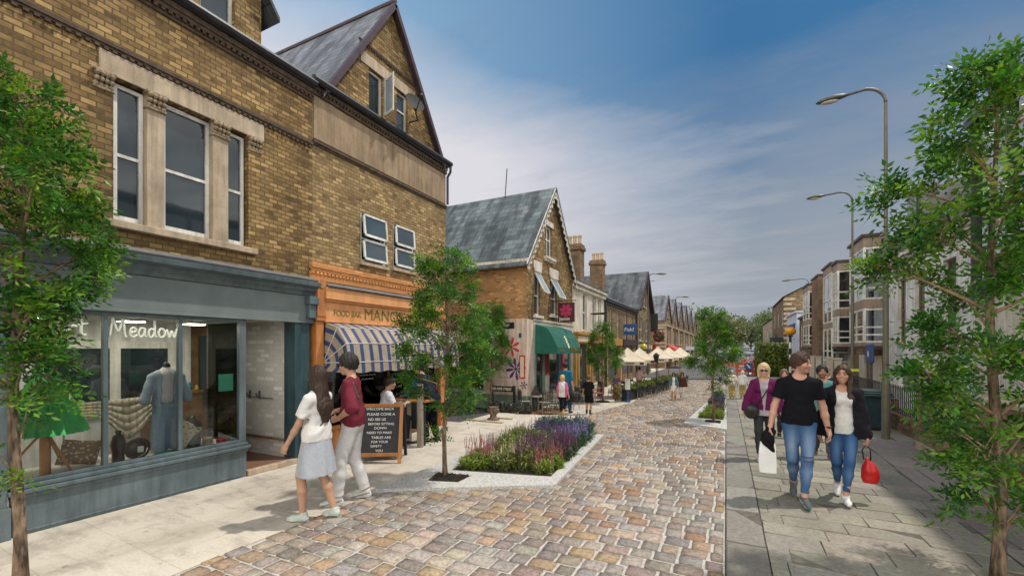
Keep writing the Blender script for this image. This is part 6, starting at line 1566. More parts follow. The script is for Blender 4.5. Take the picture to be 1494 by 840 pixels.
    for s in (1, -1):
        b.ell(hd(s * .031, -.094, -.006), (.017, .014, .011), .012, Rh, sub=True); b.ell(hd(s * .031, -.0765, -.007), (.0135, .0125, .0115), .003, Rh)
        b.cone(hd(s * .014, -.090, .016), hd(s * .048, -.076, .015), .006, .005, .012); b.ell(hd(s * .075, .008, -.018), (.010, .020, .031), .01, Rh); b.ell(hd(s * .040, -.062, -.035), (.022, .02, .02), .02, Rh)
    b.ell(hd(0, -.0905, -.072), (.024, .010, .006), .006, Rh); b.ell(hd(0, -.0885, -.082), (.020, .010, .006), .006, Rh)
    V, Q = b.mesh()
    sk = np.array(skin)
    hc = np.array(hair['col']) if hair else np.array((.05, .03, .02))
    def skcol(V):
        C = np.tile(sk, (len(V), 1)); L = (V - Hc) @ Rh
        x, y, z = L.T; fr = (np.linalg.norm(L, axis=1) < .16) & (y < -.04)
        ck = fr * np.exp(-(((np.abs(x) - .042) / .022) ** 2 + ((z + .045) / .022) ** 2)); C = C * (1 - .35 * ck[:, None]) + np.array((.55, .17, .12)) * .35 * ck[:, None]
        lip = fr & (np.abs(x) < .0225) & (np.abs(z + .0765 - .25 * np.abs(x)) < .0085 - .22 * np.abs(x)) & (y < -.076); C[lip] = np.array((.40, .13, .11)) if female else sk * np.array((.80, .58, .55))
        if smile:
            tooth = fr & (np.abs(x) < .014) & (np.abs(z + .0755 - .25 * np.abs(x)) < .0034); C[tooth] = (.62, .58, .53)
        ey = np.minimum(np.hypot(x - .031, (z + .007) * 1.5), np.hypot(x + .031, (z + .007) * 1.5))
        C[fr & (ey < .0125)] = sk * .35; C[fr & (ey < .0095)] = (.34, .31, .29); C[fr & (ey < .0068)] = (.02, .013, .009); C[fr & (ey < .0125) & (z > -.002)] = sk * .22
        bz = z - .019 + .25 * (np.abs(x) - .03) ** 2 / .03; C[fr & (np.abs(bz) < .0055) & (np.abs(x) > .012) & (np.abs(x) < .05)] = hc * .7
        if beard is not None:
            bd = (np.linalg.norm(L, axis=1) < .17) & (y < .0) & (z < -.052) & (z > -.14) & ~lip; C[bd] = C[bd] * (1 - beard[3]) + np.array(beard[:3]) * beard[3]
            mo = fr & (np.abs(x) < .03) & (z < -.052) & (z > -.066); C[mo] = C[mo] * (1 - beard[3]) + np.array(beard[:3]) * beard[3]
        return C
    body = mesh_obj('person', V, Q, 'skin', skcol, None, sc)
    body.location = loc; body.rotation_euler = (0, 0, phi); body['label'] = label; body['category'] = cat
    if group: body['group'] = group
    # ---- clothes
    def torso(F, o, fem=female, loose=0, low=0):
        F.ell(sp(0, 0, .36), (.142 + o + (0 if fem else .016), .092 + o, .17 + o), 0, Rt); F.ell(sp(0, 0, .14), ((.118 if fem else .134) + o + loose, .09 + o + loose + fat, .19), .07, Rt)
        F.ell(P0 + np.array([0, .005, .0]), (.152 + o + loose * .7, .102 + o + loose * .6, .13 + low), .06)
        if fem:
            for s in (1, -1): F.ell(sp(s * .062, -.082, .345), (.055 + o * .5, .05 + o * .5, .055 + o * .4), .04, Rt)
        for s in (1, -1): F.cone(sp(s * .04, .015, .485), Sh[s], .046 + o, .046 + o, .05)
    def sleeves(F, o, ln, loose=0):
        for s in (1, -1):
            u = El[s] - Sh[s]; w = Wr[s] - El[s]
            if ln <= 1:
                e = Sh[s] + u * ln; F.cone(Sh[s], e, .046 + o, .043 + o + loose, .03)
                un = u / np.linalg.norm(u)
                sl, X, Y, Z = F.sl(e - .14, e + .14)   # square cuff
                d = (X - e[0]) * un[0] + (Y - e[1]) * un[1] + (Z - e[2]) * un[2]
                near = np.sqrt((X - e[0]) ** 2 + (Y - e[1]) ** 2 + (Z - e[2]) ** 2) < .095
                F.f[sl] = np.where(near & (d > -.03), np.maximum(F.f[sl], d), F.f[sl])
            else:
                F.cone(Sh[s], El[s], .046 + o, .040 + o + loose, .03); e = El[s] + w * (ln - 1); F.cone(El[s], e, .040 + o + loose, .030 + o + loose * .8, .025)
    tops = top if isinstance(top, (list, tuple)) else ([top] if top else [])
    for T in tops:
        F = Fld(lo, hi, h); o = T.get('o', .014); torso(F, o, loose=T.get('loose', .01), low=T.get('low', 0)); sleeves(F, o, T.get('sleeve', .55), T.get('sl', .008)) if T.get('sleeve', .55) > 0 else None
        if T.get('hem') is not None:
            # tube down to the hem
            zh = T['hem']; r = (.15 if not female else .152) + o + T.get('loose', .01); F.cone(P0 + Rt @ np.array([0, 0, .08]), (P0[0], P0[1], zh - .02), r * .78, r * .78 + T.get('flare', 0), .05, (.80, 1.15)); F.cut((0, 0, -1), -zh)
        nk = T.get('neck', .030)   # neckline: scoop sphere
        F.ell(Nk + np.array([0, -.035, .045]), (.062 + nk * .6, .085 + nk, .06 + nk), .01, None, sub=True)
        if T.get('open'):
            w0, w1 = T['open']
            def op(f, X, Y, Z):
                t = np.clip((Z - (T.get('hem') or .9)) / (Nk[2] - (T.get('hem') or .9)), 0, 1); w = w0 + (w1 - w0) * t
                d = np.maximum(np.abs(X - P0[0] - T.get('ox', 0)) - w, (Y - P0[1]) + .02)
                return np.maximum(f, -d)
            F.mod(op)
        amp = T.get('fold', .004)
        F.mod(lambda f, X, Y, Z: f + amp * wob(X, Y, Z, T.get('ff', 17), T.get('ph', 0)) * .5 + amp * .5 * wob(X, Y, Z, 39, 1) + amp * .8 * (np.abs(np.sin(Z * 30 + X * 16 * np.sign(Y + .02) + 1.5 * np.sin(X * 9 + T.get('ph', 0)) + Y * 9)) - .6) * (.4 + .6 * np.exp(-((Z - P0[2] - .12) / .16) ** 2)))
        V, Q = F.mesh()
        if len(V): mesh_obj(T.get('name', 'shirt'), V, Q, T.get('mat', 'fabric'), (lambda V, c=T['col']: c(V, P0) if callable(c) else np.tile(np.array(c), (len(V), 1))), body, sc)
    if legs and legs.get('kind') == 'skirt':
        F = Fld(lo, hi, h); zt, zh = P0[2] + .10, legs['hem']; wr, hr = legs.get('wr', .135), legs.get('hr', .235)
        nf = legs.get('folds', 9)
        def sk_(f, X, Y, Z):
            t = np.clip((zt - Z) / (zt - zh), 0, 1); cy = P0[1] + (legs.get('cy', 0)) * t; r = wr + (hr - wr) * t ** .8
            a = np.arctan2(Y - cy, X - P0[0]); r = r * (1 + .05 * t * np.sin(a * nf + 1.2 * np.sin(a * 2 + 3 * t)))
            rho = np.sqrt(((X - P0[0]) / 1.02) ** 2 + ((Y - cy) / .80) ** 2)
            return np.maximum(np.maximum((rho - r) * .8, Z - zt), zh - Z)
        F.mod(sk_); V, Q = F.mesh(); mesh_obj('skirt', V, Q, 'fabric', legs['col'], body, sc)
    elif legs:
        F = Fld(lo, hi, h); o = legs.get('o', .010); lz = legs.get('loose', 0)
        F.ell(P0 + np.array([0, .008, 0]), (.156 + o, .108 + o, .12), 0); F.cone(P0 + np.array([0, 0, .0]), P0 + np.array([0, 0, legs.get('waist', .08)]), .11 + o, .098 + o, .03, (.76, 1.1))
        L = legs.get('len', 1.9)
        for s in (1, -1):
            F.cone(Hip[s], K[s] if L >= 1 else Hip[s] * (1 - L) + K[s] * L, .084 + o, (.056 if L >= 1 else .074) + o + lz, .045)
            if L > 1:
                e = K[s] * (2 - L) + A[s] * (L - 1); m = K[s] * .62 + A[s] * .38 + np.array([0, .01, 0])
                F.cone(K[s], m, .053 + o + lz, .053 + o + lz, .03); F.cone(m, e, .053 + o + lz, legs.get('ankle', .040) + o + lz, .03)
            F.mod(lambda f, X, Y, Z: f) if 0 else None
            e_ = (K[s] * (2 - L) + A[s] * (L - 1)) if L > 1 else Hip[s] * (1 - L) + K[s] * L; dirn = (A[s] - K[s]) if L > 1 else (K[s] - Hip[s]); dirn = dirn / np.linalg.norm(dirn)
            sl, X, Y, Z = F.sl(e_ - .15, e_ + .15); d = (X - e_[0]) * dirn[0] + (Y - e_[1]) * dirn[1] + (Z - e_[2]) * dirn[2]
            near = np.sqrt((X - e_[0]) ** 2 + (Y - e_[1]) ** 2 + (Z - e_[2]) ** 2) < .12
            F.f[sl] = np.where(near & (d > -.03), np.maximum(F.f[sl], d), F.f[sl])
        amp = legs.get('fold', .004)
        F.mod(lambda f, X, Y, Z: f + amp * .5 * (np.sin(Z * 46 + 3 * np.sin(X * 22) + 2 * np.sin(Y * 18)) * np.exp(-((Z - K[1][2]) / .16) ** 2) + np.sin(Z * 60 + X * 25) * np.exp(-((Z - A[1][2] - .06) / .10) ** 2)) + amp * .4 * wob(X, Y, Z, 15, 2))
        V, Q = F.mesh(); mesh_obj(legs.get('name', 'trousers'), V, Q, 'fabric', (lambda V: legs['col'](V, K, A, P0)) if callable(legs['col']) else legs['col'], body, sc)
    if shoes:
        for s in (1, -1):
            x, y, z, pt, yw = feet[s]; Rf = rot3('z', yw) @ rot3('x', pt)
            base = A[s]; fp = lambda a, b_, c: base + Rf @ np.array([a, b_, c])
            hh = shoes.get('shaft', 0)
            F = Fld(base - np.array([.22, .24, .14]), base + np.array([.22, .18, .08 + max(.02, hh)]), min(h, .006))
            F.cone(fp(0, .035, -.048), fp(0, -.02, -.04), .036, .038, .01); F.cone(fp(0, -.02, -.044), fp(s * .004, -.115, -.058), .038, .036, .02, None); F.cone(fp(s * .004, -.115, -.060), fp(s * .0, -.165, -.064), .037, .026, .02)
            F.cone(fp(0, .015, -.03), fp(0, .01, .005 + hh), .042, .043 + (.008 if hh else 0), .02)
            n = Rf @ np.array([0, 0, 1.0]); c0_ = float(n @ (base + Rf @ np.array([0, 0, -.084]))); F.cut(-n, -c0_)
            if not hh: nn_ = Rf @ np.array([0, -.25, 1.0]); F.cut(nn_, float(nn_ @ (base + Rf @ np.array([0, 0, .012]))))
            V, Q = F.mesh(); up, so = np.array(shoes['col']), np.array(shoes.get('sole', (.7, .7, .68)))
            def shc(V):
                L = (V - base) @ Rf; C = np.tile(up, (len(V), 1)); C[L[:, 2] < -.060] = so
                if 'accent' in shoes: m = (np.abs(L[:, 2] + .045 - .25 * (L[:, 1] + .05)) < .010) & (np.abs(L[:, 0]) > .02); C[m] = shoes['accent']
                return C
            mesh_obj('boot' if hh else 'shoe', V, Q, 'leather' if hh else 'fabric', shc, body, sc)
    if hair:
        F = Fld(Hc - .52, Hc + .2, min(h, .006)); kind = hair.get('kind', 'short'); vol = hair.get('vol', .016)
        F.ell(hd(0, .016, .016), (.075 + vol, .093 + vol, .097 + vol), 0, Rh)
        if kind == 'short': F.ell(hd(0, -.06, -.10), (.12, .115, .10), .01, Rh, sub=True); F.ell(hd(0, -.115, -.02), (.068, .066, .082), .012, Rh, sub=True); F.ell(hd(0, .03, -.16), (.13, .13, .085), .01, Rh, sub=True)
        elif kind == 'bob':
            F.cone(hd(.0, .035, -.02), hd(0, .045, -.10), .082 + vol * .5, .07, .03)
            for s in (1, -1): F.cone(hd(s * .068, .0, .0), hd(s * .072, -.005, -.115), .026, .022, .03)
            F.ell(hd(0, -.122, -.030), (.063, .080, .110), .012, Rh, sub=True)
        else:
            ln = hair.get('len', .36)
            F.cone(hd(0, .045, .0), hd(0, .06, -.14), .080, .075, .03); F.cone(hd(0, .06, -.14), Nk + Rt @ np.array([0, .105, -ln * .45]), .075, .075, .04, (.75, 1.3)); F.cone(Nk + Rt @ np.array([0, .10, -ln * .4]), Nk + Rt @ np.array([.01, .115, -ln]), .072, .03, .04, (.75, 1.3))
            fr_ = hair.get('front')
            for s in (1, -1):
                F.cone(hd(s * .066, .0, .01), hd(s * .074, -.002, -.13), .024, .024, .03)
                if fr_ and fr_ in (s, 2): F.cone(hd(s * .072, -.01, -.12), Sh[s] * .45 + Nk * .55 + np.array([0, -.095, -.10]), .026, .034, .03); F.cone(Sh[s] * .45 + Nk * .55 + np.array([0, -.10, -.10]), Sh[s] * .38 + Nk * .62 + np.array([0, -.116, -.155]), .032, .018, .03)
            F.ell(hd(0, -.122, -.030), (.062, .080, .112), .012, Rh, sub=True)
        amp = hair.get('amp', .004)
        if hair.get('curly'): F.mod(lambda f, X, Y, Z: f + amp * (np.sin(X * 150 + 2 * np.sin(Z * 90)) * np.sin(Y * 140 + 2 * np.sin(X * 80)) * np.sin(Z * 150)) + amp * .7 * wob(X, Y, Z, 50, 2))
        else: F.mod(lambda f, X, Y, Z: f + amp * (.5 * np.sin(X * 190 + 6 * np.sin(Z * 9) + Y * 60) + .5 * np.sin(Y * 160 + 5 * np.sin(Z * 11 + 1)) + .6 * wob(X, Y, Z * .35, 34, 1)))
        V, Q = F.mesh()
        if len(V): mesh_obj('hair', V, Q, 'hair', tuple(.62 * x for x in hair['col']) if max(hair['col']) < .3 else hair['col'], body, sc)
    if glasses:
        F = Fld(Hc - .16, Hc + .16, .005)
        for s in (1, -1): F.ell(hd(s * .033, -.097, -.008), (.030, .008, .020), .004, Rh); F.cone(hd(s * .06, -.09, .0), hd(s * .080, .01, -.002), .005, .004, .004)
        F.cone(hd(-.012, -.100, .0), hd(.012, -.100, .0), .005, .005, .004)
        V, Q = F.mesh(); mesh_obj('sunglasses', V, Q, 'leather', (.008, .008, .009), body, sc)
    ctx = dict(sp=sp, hd=hd, Sh=Sh, El=El, Wr=Wr, K=K, A=A, P0=P0, Nk=Nk, lo=lo, hi=hi, h=h, sc=sc, body=body, torso=torso, Hip=Hip)
    def W(p): # local -> world
        p = np.array(p) * sc; c, s_ = math.cos(phi), math.sin(phi); return (loc[0] + p[0] * c - p[1] * s_, loc[1] + p[0] * s_ + p[1] * c, loc[2] + p[2])
    ctx['W'] = W
    return ctx
def strap(ctx, pts, r, col, name='strap', mat='leather', flat=1):
    F = Fld(ctx['lo'], ctx['hi'], ctx['h'] * .8)
    for a, b_ in zip(pts, pts[1:]): F.cone(a, b_, r, r, r * .6)
    V, Q = F.mesh(); mesh_obj(name, V, Q, mat, col, ctx['body'], ctx['sc'])
def jeans(base, fade, rips=False):
    base, fade = np.array(base), np.array(fade)
    def f(V, K, A, P0):
        C = np.tile(base, (len(V), 1)); w = np.zeros(len(V))
        for s in (1, -1):
            m = K[s] * .5 + (P0 + np.array([s * .09, -.1, -.1])) * .5
            w = np.maximum(w, np.exp(-(((V[:, 0] - m[0]) / .05) ** 2 + ((V[:, 2] - m[2]) / .16) ** 2)) * (V[:, 1] < P0[1] + .02)); w = np.maximum(w, .8 * np.exp(-(((V[:, 0] - K[s][0]) / .05) ** 2 + ((V[:, 2] - K[s][2] + .15) / .09) ** 2)))
        C = C * (1 - w[:, None]) + fade * w[:, None]
        if rips:
            k = K[1]
            for dz in (.035, -.01): C[(np.abs(V[:, 2] - k[2] - dz) < .008) & (np.abs(V[:, 0] - k[0]) < .05) & (V[:, 1] < k[1])] = (.08, .08, .10)
        return C
    return f
WALK_L = {1: (.085, -.24, 0, -.05, .10), -1: (-.08, .20, .02, .35, -.10)}     # left foot leads
WALK_R = {1: (.08, .20, .02, .35, .10), -1: (-.085, -.24, 0, -.05, -.10)}
def mini(k=1.0): return {1: (.07, -.16 * k, 0, 0, .08), -1: (-.08, .14 * k, .02, .3, -.08)}
HOLD = (0, 0, -1.0)
# 1 man in black tee, striding towards the camera, looking at the woman beside him
m1 = person('man in black T-shirt and ripped blue jeans walking forward, head turned right', (.73, 6.14, .014), .0, 1.75, .0062, yaw=1.0, pitch=.05, twist=.05, feet={1: (.02, -.26, 0, -.02, .1), -1: (-.03, .22, .03, .45, -.1)},
    hands={1: (.30, .04, .80, (.3, 1, 0)), -1: (-.31, -.06, .80, (-.4, 1, 0))}, curl=(.5, .9), skin=(.56, .315, .23), hair=dict(kind='short', col=(.085, .045, .024), vol=.018, curly=True, amp=.009),
    top=dict(name='t_shirt', col=(.008, .008, .012), sleeve=.62, hem=.90, loose=.012, sl=.012, fold=.005, neck=.026), legs=dict(name='jeans', col=jeans((.050, .115, .25), (.20, .30, .46), True), o=.006, fold=.006, ankle=.032, len=1.88),
    shoes=dict(col=(.10, .11, .12), sole=(.01, .22, .20), accent=(.5, .5, .5)), beard=(.14, .07, .035, .35))
strap(m1, [m1['Wr'][1] + np.array([.022, 0, .03]), m1['Wr'][1] + np.array([0, -.03, .03]), m1['Wr'][1] + np.array([-.022, 0, .03]), m1['Wr'][1] + np.array([0, .03, .03]), m1['Wr'][1] + np.array([.022, 0, .03])], .013, (.012, .012, .012), 'wristwatch')
# 2 woman with red bag
m2 = person('smiling woman in black open jacket, white top and blue jeans walking with a red handbag', (1.20, 6.42, .014), -.06, 1.60, .0062, female=True, smile=True, yaw=-.18, pitch=-.02, feet={1: (.0, -.24, 0, -.02, .05), -1: (-.03, .20, .03, .45, -.1)},
    hands={1: (.25, -.05, .785, (.15, 1, 0)), -1: (-.24, .05, .80, (-.2, 1, 0))}, curl=(1.1, .6), skin=(.53, .29, .195), hair=dict(kind='long', col=(.075, .034, .017), len=.30, vol=.014, front=1, amp=.004),
    top=[dict(name='blouse', col=(.72, .71, .70), sleeve=0, hem=.86, loose=.008, neck=.055, o=.006, fold=.004), dict(name='jacket', col=(.016, .015, .021), sleeve=1.98, o=.024, hem=.80, loose=.020, open=(.105, .075), sl=.006, fold=.008, ff=26, neck=.04, mat='fabric')],
    legs=dict(name='jeans', col=jeans((.030, .085, .22), (.10, .20, .38)), o=.004, fold=.005, ankle=.031, len=1.88), shoes=dict(col=(.70, .70, .72), sole=(.74, .74, .74)))
# 3 woman in purple cardigan
purple = (.115, .012, .072)
m3 = person('older blonde woman in purple cardigan and dark trousers wearing sunglasses', (.49, 8.2, .014), .0, 1.55, .008, female=True, feet={1: (.08, .16, .02, .3, .1), -1: (-.07, -.2, 0, 0, -.1)}, hands={1: (.29, .02, .80, (.6, 1, 0)), -1: (-.33, -.10, .80, (-.8, 1, 0))},
    skin=(.56, .33, .25), hair=dict(kind='bob', col=(.55, .40, .22), vol=.022, amp=.005), glasses=True, top=[dict(name='blouse', col=(.36, .33, .36), sleeve=0, hem=.80, loose=.03, o=.014, neck=.022, flare=.03), dict(name='cardigan', col=purple, sleeve=1.95, o=.028, hem=.87, loose=.026, open=(.004, .075), sl=.008, neck=.05, fold=.006)],
    legs=dict(col=(.035, .04, .045), o=.008, loose=.004, len=1.92), shoes=dict(col=(.45, .44, .43), sole=(.6, .6, .58)))
# collar and bag strap
strap(m3, [m3['sp'](.10, -.03, .50), m3['sp'](.05, -.135, .34), m3['sp'](-.05, -.16, .16), m3['sp'](-.17, -.12, -.02)], .011, (.012, .011, .011), 'bag_strap')
# 4 man in teal
m4 = person('dark haired man in teal T-shirt and grey trousers walking behind the couple', (1.36, 8.75, .014), .0, 1.52, .008, feet={1: (.10, -.18, 0, 0, .1), -1: (-.08, .18, .02, .3, -.1)}, skin=(.36, .19, .12), hair=dict(kind='short', col=(.012, .010, .010), vol=.02), beard=(.03, .02, .02, .4),
    top=dict(name='t_shirt', col=(.085, .235, .235), sleeve=.8, hem=.84, loose=.03, sl=.014, fold=.007), legs=dict(col=(.085, .085, .09), o=.012, loose=.008, len=1.95), shoes=dict(col=(.12, .09, .07), sole=(.5, .45, .4)))
# people farther back on the right pavement
person('woman with light brown hair and pink top half hidden behind the black T-shirt man', (.98, 10.4, .01), .1, 1.38, .011, female=True, skin=SKIN, hair=dict(kind='bob', col=(.20, .12, .07), vol=.02), top=dict(name='shirt', col=(.35, .12, .16), sleeve=1.9), legs=dict(col=(.03, .03, .04)), shoes=dict(col=(.03, .03, .03)))
person('bald headed man in dark jacket behind the teal T-shirt man', (1.86, 11.4, .01), .0, 1.42, .011, skin=(.5, .29, .22), hair=dict(kind='short', col=(.25, .17, .14), vol=.003), top=dict(name='jacket', col=(.03, .03, .04), sleeve=1.95, hem=.82, loose=.02), legs=dict(col=(.03, .03, .035)), shoes=dict(col=(.03, .03, .03)))
# 5 near couple on the left
m5 = person('long haired woman in white T-shirt and pale blue skirt seen from behind', (-3.90, 3.22, .008), R(-78), 1.62, .0065, female=True, lean=-.02, yaw=-.25, pitch=.0, feet={1: (.10, -.10, 0, 0, .12), -1: (-.10, .16, .0, .12, -.12)},
    hands={1: (.23, -.24, .80, (.4, 1, 0)), -1: (-.24, -.12, .82, (-.4, 1, 0))}, skin=(.45, .26, .175), hair=dict(kind='long', col=(.050, .024, .014), len=.40, vol=.016, amp=.005), top=dict(name='t_shirt', col=(.66, .65, .64), sleeve=.72, hem=.90, loose=.018, sl=.010, fold=.006, neck=.02),
    legs=dict(kind='skirt', hem=.52, wr=.14, hr=.235, folds=8, col=(.37, .40, .45)), shoes=dict(col=(.48, .55, .52), sole=(.66, .68, .64)))
strap(m5, [m5['sp'](-.09, .07, .50), m5['sp'](-.03, .125, .36), m5['sp'](.06, .125, .18), m5['sp'](.15, .06, .04)], .006, (.02, .015, .012), 'bag_strap')
m6 = person('man in maroon shirt, white trousers and sunglasses with a hand on his waist', (-3.98, 3.80, .002), R(-58), 1.75, .0065, lean=.06, yaw=-.12, pitch=.12, feet={1: (.14, -.14, 0, 0, .1), -1: (-.10, .12, 0, .05, -.15)},
    hands={1: (.21, -.12, 1.00, (.8, .9, -.3), (-.6, -.8, -.12), (.0, .3, 1)), -1: (-.12, -.22, 1.05, (-.7, .6, -1))}, skin=(.47, .27, .19), hair=dict(kind='short', col=(.025, .02, .018), vol=.024, amp=.007), glasses=True,
    top=dict(name='shirt', col=(.155, .022, .038), sleeve=1.05, hem=.90, loose=.02, sl=.02, fold=.009, neck=.02), legs=dict(col=(.60, .595, .60), o=.012, loose=.008, fold=.006, len=1.93, ankle=.042), shoes=dict(col=(.62, .61, .59), sole=(.72, .72, .70), accent=(.25, .25, .26)))
strap(m6, [m6['sp'](.10, -.10, .38), m6['sp'](.13, -.03, .50), m6['sp'](.14, .06, .46), m6['sp'](.15, .11, .30), m6['sp'](.14, .10, .14)], .018, (.055, .055, .04), 'bag_strap')
# 6 cafe customers
person('seated customer in white shirt behind the chalkboard sign', (-5.70, 6.16, 0), R(150), 1.72, .0085, pelvis=-.42, lean=.18, yaw=-.4, pitch=.1, feet={1: (.14, -.40, 0, 0, .1), -1: (-.14, -.40, 0, 0, -.1)}, hands={1: (.20, -.36, .80), -1: (-.20, -.36, .80)}, skin=(.46, .26, .18),
    hair=dict(kind='short', col=(.05, .028, .02), vol=.018), top=dict(name='shirt', col=(.58, .57, .64), sleeve=1.7, loose=.02, fold=.007), legs=dict(col=(.03, .03, .04)), shoes=dict(col=(.03, .03, .03)))
person('person in navy jacket and black trousers stooping over the cafe table', (-5.16, 6.86, 0), R(-82), 1.66, .0085, lean=.55, pelvis=-.03, py=.06, pitch=.2, feet={1: (.11, -.02, 0, 0, .1), -1: (-.11, .1, 0, 0, -.1)}, hands={1: (.16, -.52, .92), -1: (-.18, -.50, .92)}, skin=(.5, .3, .22),
    hair=dict(kind='short', col=(.03, .02, .018), vol=.02), top=dict(name='jacket', col=lambda V, P0: np.where((V[:, 0] > .21)[:, None], np.array([(.02, .10, .28)]), np.array([(.012, .016, .035)])), sleeve=1.9, loose=.022, o=.022, fold=.008), legs=dict(col=(.008, .008, .010), o=.014, loose=.01), shoes=dict(col=(.02, .02, .022), sole=(.75, .75, .75)))
# 7 family by the corner
m7 = person('man in blue shirt walking away carrying a black bag by the green awning', (-4.06, 11.5, 0), R(176), 1.43, .009, feet={1: (.09, .18, .02, .3, .1), -1: (-.09, -.16, 0, 0, -.1)}, hands={1: (.27, -.05, .80), -1: (-.28, .0, .80)}, curl=(.5, 1.1), skin=(.42, .23, .15), hair=dict(kind='short', col=(.015, .012, .012), vol=.016),
    top=dict(name='shirt', col=(.012, .12, .23), sleeve=.9, hem=.84, loose=.03, fold=.007), legs=dict(col=(.025, .10, .19), o=.012, loose=.006), shoes=dict(col=(.13, .05, .02), sole=(.03, .02, .02)))
m8 = person('blond child in pink and white top and black leggings walking away', (-3.98, 11.02, 0), R(184), 1.10, .010, female=True, feet={1: (.07, -.1, 0, 0, .1), -1: (-.09, .2, .06, .6, -.1)}, skin=(.52, .28, .18), hair=dict(kind='bob', col=(.55, .34, .09), vol=.03),
    top=dict(name='top', col=lambda V, P0: np.where((np.abs(V[:, 0]) > .13)[:, None], np.array([(.68, .12, .28)]), np.array([(.66, .66, .68)])), sleeve=.9, hem=.82, loose=.03), legs=dict(name='leggings', col=(.012, .012, .016), o=.006), shoes=dict(col=(.42, .24, .05), sole=(.4, .3, .2), shaft=.07))
person('boy in black T-shirt and black shorts walking away on the pale pavement', (-3.46, 11.66, 0), R(178), 1.08, .010, feet={1: (.10, -.06, 0, 0, .25), -1: (-.10, .06, 0, .1, -.25)}, skin=(.42, .22, .13), hair=dict(kind='short', col=(.16, .09, .03), vol=.022), top=dict(name='t_shirt', col=(.010, .010, .012), sleeve=.8, hem=.84, loose=.03),
    legs=dict(name='shorts', col=(.010, .010, .012), o=.018, loose=.02, len=.92), shoes=dict(col=(.010, .010, .012), sole=(.5, .5, .5), shaft=.08))
# 8 strolling women
person('woman in denim jacket, short white dress and tan boots strolling on the cobbles', (-1.74, 16.05, .01), R(6), .96, .011, female=True, feet={1: (.10, -.18, 0, 0, .15), -1: (-.10, .12, .02, .2, -.15)}, skin=(.55, .29, .18), hair=dict(kind='long', col=(.035, .02, .016), len=.2, vol=.03), glasses=True,
    top=[dict(name='dress_top', col=(.72, .72, .73), sleeve=0, hem=.86), dict(name='denim_jacket', col=(.075, .17, .19), sleeve=1.9, o=.026, hem=.94, open=(.08, .06), loose=.02)], legs=dict(kind='skirt', hem=.60, wr=.15, hr=.19, folds=6, col=(.72, .72, .73)), shoes=dict(col=(.30, .12, .03), sole=(.1, .05, .03), shaft=.24))
person('woman in dark brown jacket and white trousers strolling beside the denim jacket', (-1.50, 16.45, .01), R(6), .96, .011, female=True, feet=mini(), skin=(.52, .28, .18), hair=dict(kind='long', col=(.02, .013, .012), len=.18, vol=.03), glasses=True, top=dict(name='jacket', col=(.075, .035, .022), sleeve=1.9, o=.026, hem=.80, loose=.03), legs=dict(col=(.62, .60, .56), o=.01), shoes=dict(col=(.4, .3, .2)))
# 9 elderly pair
person('white haired man in cream shirt and khaki trousers walking away', (.06, 17.2, .02), R(180), 1.02, .011, feet=mini(.5), hands={1: (.30, 0, .80), -1: (-.32, .0, .80)}, skin=(.5, .3, .22), hair=dict(kind='short', col=(.66, .63, .55), vol=.016), top=dict(name='shirt', col=(.70, .64, .56), sleeve=.9, hem=.84, loose=.04, o=.022), legs=dict(col=(.44, .33, .13), o=.02, loose=.02), shoes=dict(col=(.35, .26, .12)))
person('white haired woman in white blouse and khaki trousers walking away', (.40, 17.6, .02), R(184), 1.0, .011, female=True, feet=mini(.4), hands={1: (.30, 0, .80), -1: (-.30, -.1, .84)}, skin=(.5, .3, .22), hair=dict(kind='bob', col=(.66, .56, .36), vol=.022), top=dict(name='blouse', col=(.68, .67, .66), sleeve=1.5, hem=.84, loose=.03, o=.022), legs=dict(col=(.44, .34, .14), o=.018, loose=.015), shoes=dict(col=(.35, .26, .12)))
# 10 terrace guests
person('terrace guest in purple shirt behind the nearest dark planter', (-3.62, 15.6, 0), R(20), .95, .014, hair=dict(kind='short', col=(.03, .02, .02)), top=dict(name='shirt', col=(.16, .11, .20), sleeve=.9, hem=.84), legs=dict(col=(.03, .03, .04)), shoes=dict(col=(.03, .03, .03)))
person('terrace guest in pale pink shirt below the half hidden parasol', (-3.3, 18.3, 0), R(160), 1.05, .014, hair=dict(kind='short', col=(.03, .02, .02)), top=dict(name='shirt', col=(.50, .36, .36), sleeve=.9, hem=.84), legs=dict(col=(.03, .03, .04)), shoes=dict(col=(.03, .03, .03)))
# ------------------------------------------------------------------ carried things
def carried(name, label, cat, build): return build(thing(name, label, cat, (0, 0, 0)))
# white paper bag and dark jacket in the black T-shirt man's right hand
w = np.array(m1['W'](m1['Wr'][-1])); gx, gy, gz = w[0] - .0, w[1] - .02, w[2] - .10
t = thing('paper_bag', 'white paper carrier bag held by the black T-shirt man', 'bag', (gx, gy, gz - .42)); q = MB(); rr = random.Random(1)
rings = []
for z, a, b_ in ((-.44, .085, .05), (-.34, .09, .055), (-.2, .088, .045), (-.10, .082, .03), (-.08, .08, .028)):
    rings.append([(gx - .03 + sx * a + .004 * math.sin(z * 40 + sx), gy + sy * b_ + .004 * math.sin(z * 33), gz + z) for sx, sy in ((-1, -1), (-.3, -1.12), (.35, -1.05), (1, -1), (1.04, 0), (1, 1), (0, 1.08), (-1, 1), (-1.03, 0))])
q.tube_rings(rings); q.build('bag', 'white_paper', t)
q = MB(); q.tube([(gx - .07, gy - .02, gz - .09), (gx - .05, gy - .005, gz + .0), (gx + .02, gy, gz + .0), (gx + .03, gy - .02, gz - .09)], .005, 6); q.build('handle', 'white_paint', t)
F = Fld(w + np.array([-.22, -.2, -.40]), w + np.array([.2, .2, .1]), .008)
